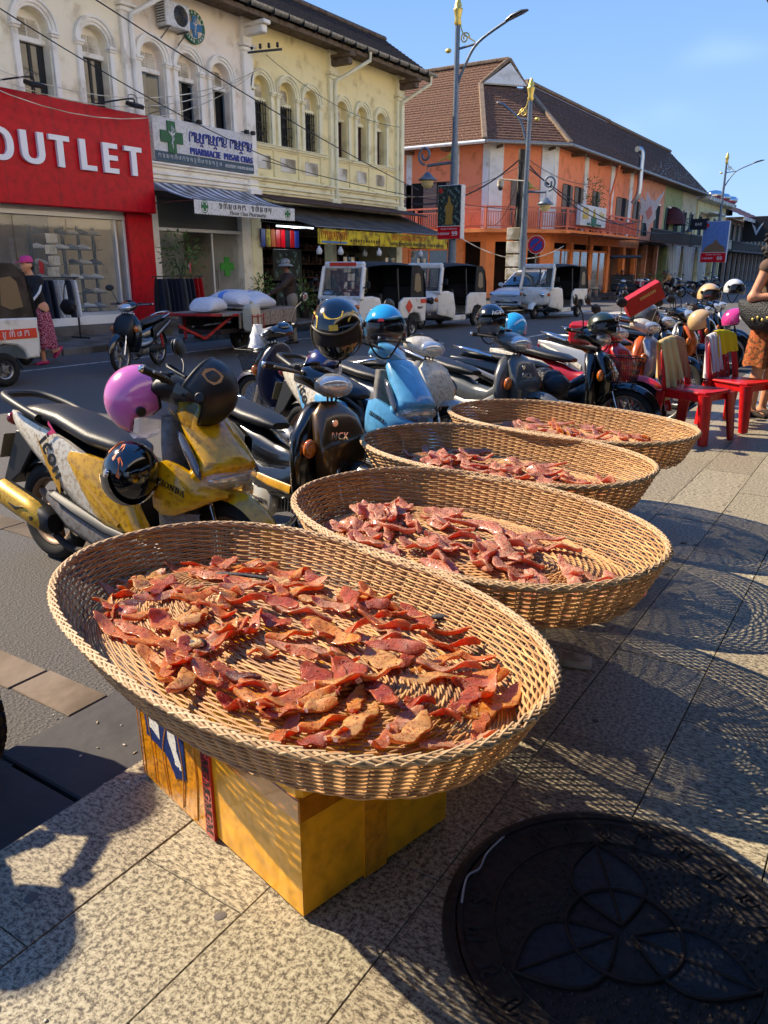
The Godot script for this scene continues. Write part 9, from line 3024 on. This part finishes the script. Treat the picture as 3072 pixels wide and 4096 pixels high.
# ---------------------------------------------------------------- three-wheelers, cars, cart (x forward, y up, z right)
func tuk(label: String, canopy: Material, open_front: bool) -> Node3D:
	var t := thing("three_wheeler", label, "three wheeler", Vector3.ZERO, 0.0, "white three wheelers waiting along the far side")
	var W: Material = mats.tuk_white
	for q in [[0.0, 0.56], [0.0, -0.56], [2.08, 0.0]]:
		var n0 := t.get_child_count()
		wheel(t, q[0], 0.23, 0.12, 5, mats.alloy)
		for k in range(n0, t.get_child_count()): t.get_child(k).position.z = q[1]
	var b := MB.new()
	# rear tub with wheel arches
	for s in [-1, 1]:
		b = MB.new()
		var P := [Vector2(-0.52, 0.36), Vector2(-0.55, 0.9), Vector2(0.42, 0.92), Vector2(0.62, 0.82), Vector2(0.66, 0.36)]
		P.append_array([Vector2(0.34, 0.36), Vector2(0.3, 0.47), Vector2(0.2, 0.55), Vector2(0.0, 0.58), Vector2(-0.2, 0.55), Vector2(-0.3, 0.47), Vector2(-0.34, 0.36)])
		b.T = xf(Vector3(0, 0, s * 0.62))
		b.prism(P, -0.035, 0.035, 0.02)
		put(b, "side_panel", W, t)
		b = MB.new()
		b.box(Vector3(0.98, 0.27, s * 0.55), Vector3(0.75, 0.14, 0.12), 0.02)
		put(b, "sill", W, t)
		b = MB.new()
		b.body([[1.26, 0.42, 0.20, 0.03, 3, 0, s * 0.585], [1.40, 0.60, 0.34, 0.035, 3.5, 0, s * 0.595], [1.70, 0.66, 0.33, 0.04, 4, 0, s * 0.585], [1.95, 0.67, 0.31, 0.04, 4, 0, s * 0.555], [2.06, 0.67, 0.27, 0.03, 3, 0, s * 0.50]], 14)
		put(b, "cowl_side", W, t)
		b = MB.new()
		b.bar(Vector3(2.03, 0.90, s * 0.55), Vector3(1.86, 1.60, s * 0.52), 0.09, 0.11, 0.03)
		put(b, "front_pillar", W, t)
		b = MB.new()
		b.bar(Vector3(0.62, 0.85, s * 0.6), Vector3(0.62, 1.55, s * 0.56), 0.04, 0.04, 0.006)
		put(b, "middle_post", mats.darkmetal, t)
		b = MB.new()
		b.T = xf(Vector3(0, 0, s * 0.595))
		b.prism([Vector2(-0.53, 0.9), Vector2(-0.46, 1.5), Vector2(-0.3, 1.62), Vector2(0.05, 1.62), Vector2(0.1, 0.92)], -0.012, 0.012)
		put(b, "rear_canvas", canopy, t)
		b = MB.new()
		b.T = xf(Vector3(0, 0, s * 0.611))
		b.prism([Vector2(-0.38, 1.05), Vector2(-0.33, 1.38), Vector2(-0.25, 1.45), Vector2(-0.1, 1.43), Vector2(-0.06, 1.08), Vector2(-0.2, 1.02)], -0.004, 0.004)
		put(b, "canvas_window", mk("yellowed", Color(0.45, 0.38, 0.28), 0.3), t)
		b = MB.new()
		b.ell(Vector3(2.15, 0.76, s * 0.33), Vector3(0.05, 0.07, 0.12), Basis(Vector3.UP, -0.5 * s), 12, 8)
		put(b, "headlight", mats.darkglass if open_front else mats.chrome, t)
		b = MB.new()
		b.ell(Vector3(2.08, 0.77, s * 0.48), Vector3(0.05, 0.055, 0.06), I3, 10, 6)
		put(b, "indicator", mats.amberlens, t)
		b = MB.new()
		b.bar(Vector3(1.98, 1.15, s * 0.56), Vector3(2.02, 1.2, s * 0.72), 0.02, 0.02)
		b.box(Vector3(2.05, 1.22, s * 0.75), Vector3(0.03, 0.15, 0.09), 0.01)
		put(b, "side_mirror", mats.black, t)
	b = MB.new()
	b.body([[1.78, 0.70, 0.28, 0.555, 4], [1.96, 0.70, 0.28, 0.55, 4], [2.07, 0.69, 0.27, 0.50, 3.2], [2.13, 0.68, 0.25, 0.42, 3], [2.17, 0.67, 0.19, 0.30, 2.6], [2.185, 0.66, 0.10, 0.18, 2.4]], 22)
	put(b, "front_cowl", W, t)
	b = MB.new()
	b.box(Vector3(2.12, 0.74, 0), Vector3(0.12, 0.2, 0.86), 0.05)
	put(b, "grille", mats.darkmetal if open_front else W, t)
	b = MB.new()
	b.body([[-0.58, 0.60, 0.26, 0.58, 5], [-0.56, 0.62, 0.30, 0.62, 5], [-0.50, 0.62, 0.30, 0.63, 5]], 18)
	put(b, "rear_panel", W, t)
	fender(t, "front_mudguard", W, 2.08, 0.23, 0.32, 0.26, 0.3, 2.9)
	# windscreen: frame and glass
	b = MB.new()
	for q in [[Vector3(2.03, 0.95, -0.53), Vector3(2.03, 0.95, 0.53)], [Vector3(1.87, 1.59, -0.5), Vector3(1.87, 1.59, 0.5)]]: b.bar(q[0], q[1], 0.07, 0.08, 0.02)
	put(b, "screen_frame", W, t)
	b = MB.new()
	b.quad(Vector3(2.03, 0.96, -0.52), Vector3(1.875, 1.58, -0.5), Vector3(1.875, 1.58, 0.5), Vector3(2.03, 0.96, 0.52))
	put(b, "windscreen", mk("screenglass", Color(0.30, 0.36, 0.38), 0.04, {"a": 0.45}), t)
	b = MB.new()
	b.bar(Vector3(2.05, 0.98, 0.05), Vector3(1.98, 1.24, -0.22), 0.015, 0.012)
	put(b, "wiper", mats.black, t)
	# roof
	b = MB.new()
	var rows := []
	for q in [[-0.56, 0.88, 0.60], [-0.53, 1.2, 0.60], [-0.46, 1.5, 0.58], [-0.3, 1.63, 0.56], [0.1, 1.68, 0.56], [0.7, 1.70, 0.56], [1.3, 1.69, 0.55], [1.72, 1.66, 0.53], [1.84, 1.60, 0.5]]:
		var r := PackedVector3Array()
		for k in 11:
			var z := lerpf(-1.0, 1.0, k / 10.0)
			r.append(Vector3(q[0], q[1] - 0.07 * pow(absf(z), 4) * (1.0 if q[0] > -0.4 else 0.2), z * (q[2] + 0.04)))
		rows.append(r)
	b.grid(rows)
	put(b, "canopy", canopy, t)
	b = MB.new()
	b.box(Vector3(1.83, 1.63, 0), Vector3(0.14, 0.12, 1.04), 0.04)
	put(b, "roof_front", W, t)
	for q in [[Vector3(-0.2, 0.62, 0), Vector3(0.4, 0.14, 1.1)], [Vector3(-0.42, 0.92, 0), Vector3(0.12, 0.5, 1.1)], [Vector3(1.1, 0.58, 0), Vector3(0.35, 0.12, 0.7)], [Vector3(0.92, 0.82, 0), Vector3(0.1, 0.4, 0.7)], [Vector3(0.75, 0.25, 0), Vector3(2.0, 0.06, 1.1)]]:
		b = MB.new()
		b.box(q[0], q[1], 0.03)
		put(b, "seat" if q[0].y > 0.3 else "floor_pan", mats.black, t)
	b = MB.new()
	b.tube([Vector3(1.75, 0.6, 0), Vector3(1.6, 1.05, 0)], 0.03, 6)
	b.tube(curve3([Vector3(1.5, 1.08, -0.33), Vector3(1.6, 1.06, 0), Vector3(1.5, 1.08, 0.33)], 4), 0.02, 6)
	put(b, "steering_bar", mats.black, t)
	return t

func traffic() -> void:
	mk("tuk_white", Color(0.84, 0.83, 0.80), 0.35, {"coat": 0.4, "tex": "wash", "scale": 0.8})
	var cv := mk("canvas_black", Color(0.10, 0.10, 0.11), 0.8, {"tex": "stain"})
	var cb := mk("canvas_brown", Color(0.24, 0.21, 0.18), 0.85, {"tex": "stain"})
	var st := mk("sticker_orange", Color(0.80, 0.22, 0.10), 0.5)
	var t := tuk("white three wheeler with an orange diamond sticker behind the blue helmet", cv, false)
	t.transform = Transform3D(Basis(Vector3.UP, -PI / 2), Vector3(-10.2, -0.1, -16.0))
	var b := MB.new()
	b.T = xf(Vector3(0.25, 0.72, -0.665), 0, 0, PI / 4)
	b.box(Vector3.ZERO, Vector3(0.22, 0.22, 0.004))
	put(b, "diamond_sticker", st, t)
	b = MB.new()
	b.box(Vector3(-0.4, 0.82, -0.665), Vector3(0.26, 0.1, 0.004))
	put(b, "red_sticker", st, t)
	b = MB.new()
	b.box(Vector3(1.905, 1.635, 0.0), Vector3(0.004, 0.08, 0.7))
	put(b, "roof_sticker", st, t)
	text("Rover", 0.06, 0.003, mats.black, t, xf(Vector3(-0.25, 0.68, -0.662), PI), "Droid Sans", true)
	var t2: Node3D = tuk("white three wheeler with a black grille, second in the queue", cv, true)
	t2.transform = Transform3D(Basis(Vector3.UP, -PI / 2), Vector3(-10.75, -0.1, -20.4))
	t2 = tuk("white three wheeler with amber headlights turning by the white cars", cv, false)
	t2.transform = Transform3D(Basis(Vector3.UP, deg_to_rad(-94)), Vector3(-9.75, -0.1, -26.1))
	t2 = tuk("three wheeler with brown canvas and an orange stripe at the left edge", cb, false)
	t2.transform = Transform3D(Basis(Vector3.UP, -PI / 2), Vector3(-10.72, -0.1, -6.12))
	b = MB.new()
	b.box(Vector3(0.0, 0.70, -0.665), Vector3(1.0, 0.13, 0.004))
	put(b, "orange_stripe", st, t2)
	for k in 8:
		b = MB.new()
		b.T = xf(Vector3(0.42 - 0.11 * k, 0.70, -0.668), PI)
		khmer(b, k, 0.07, 0.006, true)
		put(b, "stripe_letter", mats.white, t2)
	# cars
	for q in [["white hatchback car waiting behind the second three wheeler", Vector3(-12.0, -0.1, -29.6)], ["white car half hidden behind the white hatchback", Vector3(-13.0, -0.1, -34.6)]]:
		var c := thing("parked_car", q[0], "car", q[1], -PI / 2, "white cars by the corner")
		for w in [[0.0, 0.72], [0.0, -0.72], [2.4, 0.72], [2.4, -0.72]]:
			var n0 := c.get_child_count()
			wheel(c, w[0], 0.3, 0.19, 7, mats.alloy)
			for k in range(n0, c.get_child_count()): c.get_child(k).position.z = w[1]
		b = MB.new()
		b.body([[-0.62, 0.62, 0.20, 0.68, 4], [-0.55, 0.62, 0.34, 0.78, 4.5], [0.0, 0.60, 0.38, 0.82, 5], [1.2, 0.58, 0.37, 0.83, 5], [2.3, 0.56, 0.33, 0.82, 4.5], [2.85, 0.52, 0.27, 0.76, 4], [3.05, 0.48, 0.19, 0.62, 3.5]], 26)
		put(b, "car_body", paint("car_white", Color(0.85, 0.86, 0.87)), c)
		b = MB.new()
		b.body([[-0.5, 1.0, 0.10, 0.66, 4], [-0.3, 1.2, 0.22, 0.64, 4], [0.3, 1.25, 0.25, 0.64, 4], [1.0, 1.24, 0.24, 0.63, 4], [1.45, 1.10, 0.16, 0.66, 4], [1.95, 0.92, 0.05, 0.70, 4]], 22)
		put(b, "windows", mats.darkglass, c)
		b = MB.new()
		b.body([[-0.35, 1.40, 0.02, 0.55, 4], [-0.1, 1.47, 0.04, 0.58, 4], [0.9, 1.46, 0.04, 0.57, 4], [1.1, 1.42, 0.02, 0.54, 4]], 18)
		put(b, "roof", mats.car_white, c)
		for s in [-1, 1]:
			b = MB.new()
			b.bar(Vector3(1.05, 1.42, s * 0.57), Vector3(1.95, 0.90, s * 0.72), 0.05, 0.05, 0.01)
			b.bar(Vector3(0.35, 0.9, s * 0.69), Vector3(0.35, 1.44, s * 0.6), 0.04, 0.07, 0.01)
			put(b, "pillar", mats.car_white, c)
			b = MB.new()
			b.ell(Vector3(2.82, 0.68, s * 0.62), Vector3(0.2, 0.075, 0.13), Basis(Vector3.UP, -0.4 * s), 12, 8)
			put(b, "headlight", mats.chrome, c)
			b = MB.new()
			b.ell(Vector3(1.6, 0.98, s * 0.92), Vector3(0.06, 0.07, 0.1), I3, 10, 6)
			put(b, "wing_mirror", mats.car_white, c)
		b = MB.new()
		b.box(Vector3(3.0, 0.40, 0), Vector3(0.1, 0.14, 0.9), 0.03)
		b.box(Vector3(3.02, 0.60, 0), Vector3(0.06, 0.06, 0.8), 0.02)
		put(b, "grille", mats.darkmetal, c)
		b = MB.new()
		b.box(Vector3(3.075, 0.46, 0), Vector3(0.02, 0.1, 0.4), 0.004)
		put(b, "number_plate", mats.bleached, c)
	cart()
	# far motorbike taxi with canopied trailer, and other far bikes
	var r := thing("motorbike_trailer", "canopied passenger trailer behind a motorbike before the plastic curtain", "trailer", Vector3(-12.3, -0.1, -41.5), deg_to_rad(-70))
	b = MB.new()
	b.box(Vector3(-0.3, 0.6, 0), Vector3(1.6, 0.35, 1.2), 0.08)
	b.box(Vector3(-0.9, 0.95, 0), Vector3(0.15, 0.6, 1.15), 0.05)
	put(b, "seat_tub", mats.black, r)
	b = MB.new()
	b.body([[-1.25, 2.08, 0.015, 0.7, 4], [-0.9, 2.13, 0.03, 0.75, 4], [0.2, 2.16, 0.03, 0.76, 4], [0.75, 2.08, 0.015, 0.72, 4]], 16)
	put(b, "canopy", cv, r)
	for q in [[-1.05, 0.6], [-1.05, -0.6], [0.45, 0.6], [0.45, -0.6]]:
		b = MB.new()
		b.bar(Vector3(q[0], 0.5, q[1]), Vector3(q[0], 2.08, q[1]), 0.035, 0.035)
		put(b, "post", mats.black, r)
	wheel(r, -0.4, 0.3, 0.08, 20, mats.alloy)
	var proto: Node3D = get_node("motorbike_004")
	var fb := ["black motorbike pulling the canopied trailer", "dark motorbike parked by the orange restaurant's white planters", "dark motorbike under the man in the tan shirt", "dark motorbike farther right under the poster box", "dark motorbike by the far kerb below the navy plate", "motorbike seen past the cart man near the art shop"]
	for k in 6:
		var c := copy(proto, fb[k], Vector3.ZERO, 0.0, "dark motorbikes across the street")
		c.transform = Transform3D(Basis(Vector3.UP, deg_to_rad([-70.0, -20.0, -30.0, -15.0, -35.0, -60.0][k])) * Basis(Vector3.RIGHT, -0.1), [Vector3(-12.0, -0.1, -39.9), Vector3(-12.6, -0.1, -44.0), Vector3(-11.7, -0.1, -47.8), Vector3(-11.3, -0.1, -52.5), Vector3(-11.4, -0.1, -56.5), Vector3(-12.2, -0.1, -16.2)][k])
	var wc := copy(get_node("motor_scooter"), "pale scooter standing by the pink capped woman", Vector3.ZERO, 0.0, "scooters across the street")
	wc.transform = Transform3D(Basis(Vector3.UP, deg_to_rad(-60)) * Basis(Vector3.RIGHT, -0.1), Vector3(-12.2, -0.1, -7.7))
	# cane armchair and white planter boxes outside the restaurant
	var ac := thing("cane_armchair", "pale cane armchair outside the orange restaurant", "chair", Vector3(-14.2, 0.02, -42.6), 0.6)
	b = MB.new()
	b.ell(Vector3(0, 0.42, 0), Vector3(0.3, 0.07, 0.3), I3, 14, 6)
	put(b, "seat", mats.bleached, ac)
	b = MB.new()
	for k in 14: b.tube([Vector3(cos(k * 0.28 + 1.3) * 0.3, 0.42, sin(k * 0.28 + 1.3) * 0.3), Vector3(cos(k * 0.28 + 1.3) * 0.36, 0.85, sin(k * 0.28 + 1.3) * 0.36)], 0.018, 4)
	put(b, "back_canes", mats.bleached, ac)
	for k in 4:
		b = MB.new()
		b.bar(Vector3(cos(k * 1.57 + 0.8) * 0.25, 0, sin(k * 1.57 + 0.8) * 0.25), Vector3(cos(k * 1.57 + 0.8) * 0.22, 0.42, sin(k * 1.57 + 0.8) * 0.22), 0.03, 0.03)
		put(b, "leg", mats.bleached, ac)
	for k in 2:
		var pb := thing("planter_box", ["white framed red planter box left of the seated man", "white framed red planter box right of the seated man"][k], "planter", Vector3(-13.0, 0.02, -44.2 - k * 2.4))
		wbox(pb, "red_side", mats.red, Vector3(-0.3, 0.06, -0.5), Vector3(0.3, 0.75, 0.5))
		wbox(pb, "white_rim", mats.white, Vector3(-0.34, 0.75, -0.55), Vector3(0.34, 0.85, 0.55))
		for e in [[-0.31, -0.51], [-0.31, 0.51], [0.31, -0.51], [0.31, 0.51]]: wbox(pb, "white_post", mats.white, Vector3(e[0] - 0.04, 0, e[1] - 0.04), Vector3(e[0] + 0.04, 0.75, e[1] + 0.04))
	for k in 3: plant(Vector3(-13.4, 0.6, -48.5 - k * 3.2), 0.6, ["leafy bush in a pot before the plastic curtain", "second leafy bush in a pot along the far kerb", "third leafy bush in a pot along the far kerb"][k])

func cart() -> void:
	var wood := mk("grey_plank", Color(0.55, 0.50, 0.45), 0.85, {"tex": "dirty", "scale": 1.2})
	var rd := mk("cart_red", Color(0.62, 0.09, 0.07), 0.5, {"tex": "dirty", "scale": 1.5})
	var P := Vector3(-10.95, -0.1, -11.5)
	var yaw := deg_to_rad(-76)
	var B := Basis(Vector3.UP, yaw)
	var t := thing("cargo_cart", "wooden plank cart with a red front frame pulled by the black motorbike", "cart", P, yaw)
	for k in 4:
		for s in [-1, 1]: wbox(t, "side_plank", wood, Vector3(-1.45 + k * 0.6, 0.50, s * 0.62 - 0.02), Vector3(-0.87 + k * 0.6, 0.78, s * 0.62 + 0.02), 0.006)
	for k in 8: wbox(t, "floor_plank", wood, Vector3(-1.45, 0.74, -0.6 + 0.15 * k), Vector3(1.45, 0.78, -0.46 + 0.15 * k), 0.006)
	wbox(t, "tail_plank", wood, Vector3(-1.5, 0.5, -0.62), Vector3(-1.46, 0.8, 0.62), 0.006)
	var b := MB.new()
	for q in [[Vector3(0.9, 0.74, -0.6), Vector3(1.75, 0.78, -0.5)], [Vector3(0.9, 0.74, 0.6), Vector3(1.75, 0.78, 0.5)], [Vector3(1.75, 0.78, -0.5), Vector3(1.75, 0.78, 0.5)], [Vector3(1.0, 0.72, -0.5), Vector3(1.45, 0.35, -0.2)], [Vector3(1.0, 0.72, 0.5), Vector3(1.45, 0.35, 0.2)], [Vector3(1.45, 0.35, -0.2), Vector3(1.95, 0.6, 0.0)]]: b.bar(q[0], q[1], 0.05, 0.05, 0.006)
	put(b, "front_frame", rd, t)
	b = MB.new()
	b.box(Vector3(0, 0.45, 0), Vector3(2.6, 0.08, 0.9), 0.01)
	put(b, "chassis", mats.rust, t)
	wheel(t, -0.15, 0.33, 0.13, 6, mats.rust)
	for s in [-1, 1]:
		b = MB.new()
		b.box(Vector3(0.28, 0.42, s * 0.66), Vector3(0.3, 0.4, 0.02), 0.004, Basis(Vector3.BACK, 0.2))
		put(b, "mud_flap", wood, t)
	var sk := mk("sack_white", Color(0.86, 0.86, 0.88), 0.7, {"bump": "bumpy", "bh": 0.8, "scale": 2.0, "tex": "cloth"})
	var names := ["plump white sack alone at the front of the cart", "white sack with a blue band, front of the pile on the cart", "white sack in the middle of the pile on the cart", "white sack with a blue band at the back of the cart", "flat white sack under the pile on the cart"]
	for k in 5:
		var c := P + B * Vector3([1.1, 0.25, -0.2, -0.7, -0.3][k], [0.78, 0.86, 0.88, 0.84, 0.78][k], [-0.1, -0.05, 0.1, 0.0, -0.3][k])
		var s := thing("sack", names[k], "sack", c, yaw + [0.1, 1.4, 1.2, 1.6, 0.1][k], "white sacks on the cart")
		b = MB.new()
		var w: float = [0.33, 0.4, 0.42, 0.36, 0.6][k]
		b.body([[-w, 0.06, 0.02, 0.2], [-w * 0.88, 0.11, 0.09, 0.24], [-w * 0.4, 0.14, 0.14, 0.27], [w * 0.4, 0.14, 0.14, 0.27], [w * 0.88, 0.11, 0.09, 0.24], [w, 0.06, 0.02, 0.2]], 20)
		put(b, "sack_cloth", sk, s)
		if k in [1, 3]:
			b = MB.new()
			b.body([[-0.06, 0.142, 0.143, 0.274], [0.06, 0.142, 0.143, 0.274]], 20, false)
			put(b, "blue_band", mk("bandblue", Color(0.35, 0.52, 0.78), 0.7), s)
	var j := thing("jerrycan", "cloudy white plastic jerrycan in a red rack on the cart's side", "jerrycan", P + B * Vector3(0.75, 0.42, -0.78), yaw)
	b = MB.new()
	b.body([[-0.17, 0.25, 0.2, 0.09, 4], [-0.14, 0.26, 0.25, 0.11, 4], [0.14, 0.26, 0.25, 0.11, 4], [0.17, 0.25, 0.2, 0.09, 4]], 18)
	b.cyl(Vector3(0, 0.5, 0), Vector3(0, 0.56, 0), 0.035, 10)
	put(b, "can", mk("cloudy", Color(0.72, 0.68, 0.58), 0.35, {"back": Color(0.3, 0.28, 0.2)}), j)
	b = MB.new()
	for y in [0.05, 0.3]: b.bar(Vector3(-0.22, y, -0.13), Vector3(0.22, y, -0.13), 0.015, 0.02)
	for x in [-0.22, 0, 0.22]: b.bar(Vector3(x, 0.0, -0.13), Vector3(x, 0.34, -0.13), 0.015, 0.02)
	put(b, "wire_rack", rd, j)
	var m := underbone("black motorbike harnessed to the wooden cart", mats.scooter_black, mats.black, mats.bike_silver, {"spokes": 5, "redshock": true, "mir": [1]})
	m.transform = Transform3D(Basis(Vector3.UP, deg_to_rad(-68)), Vector3(-10.42, -0.1, -9.05))
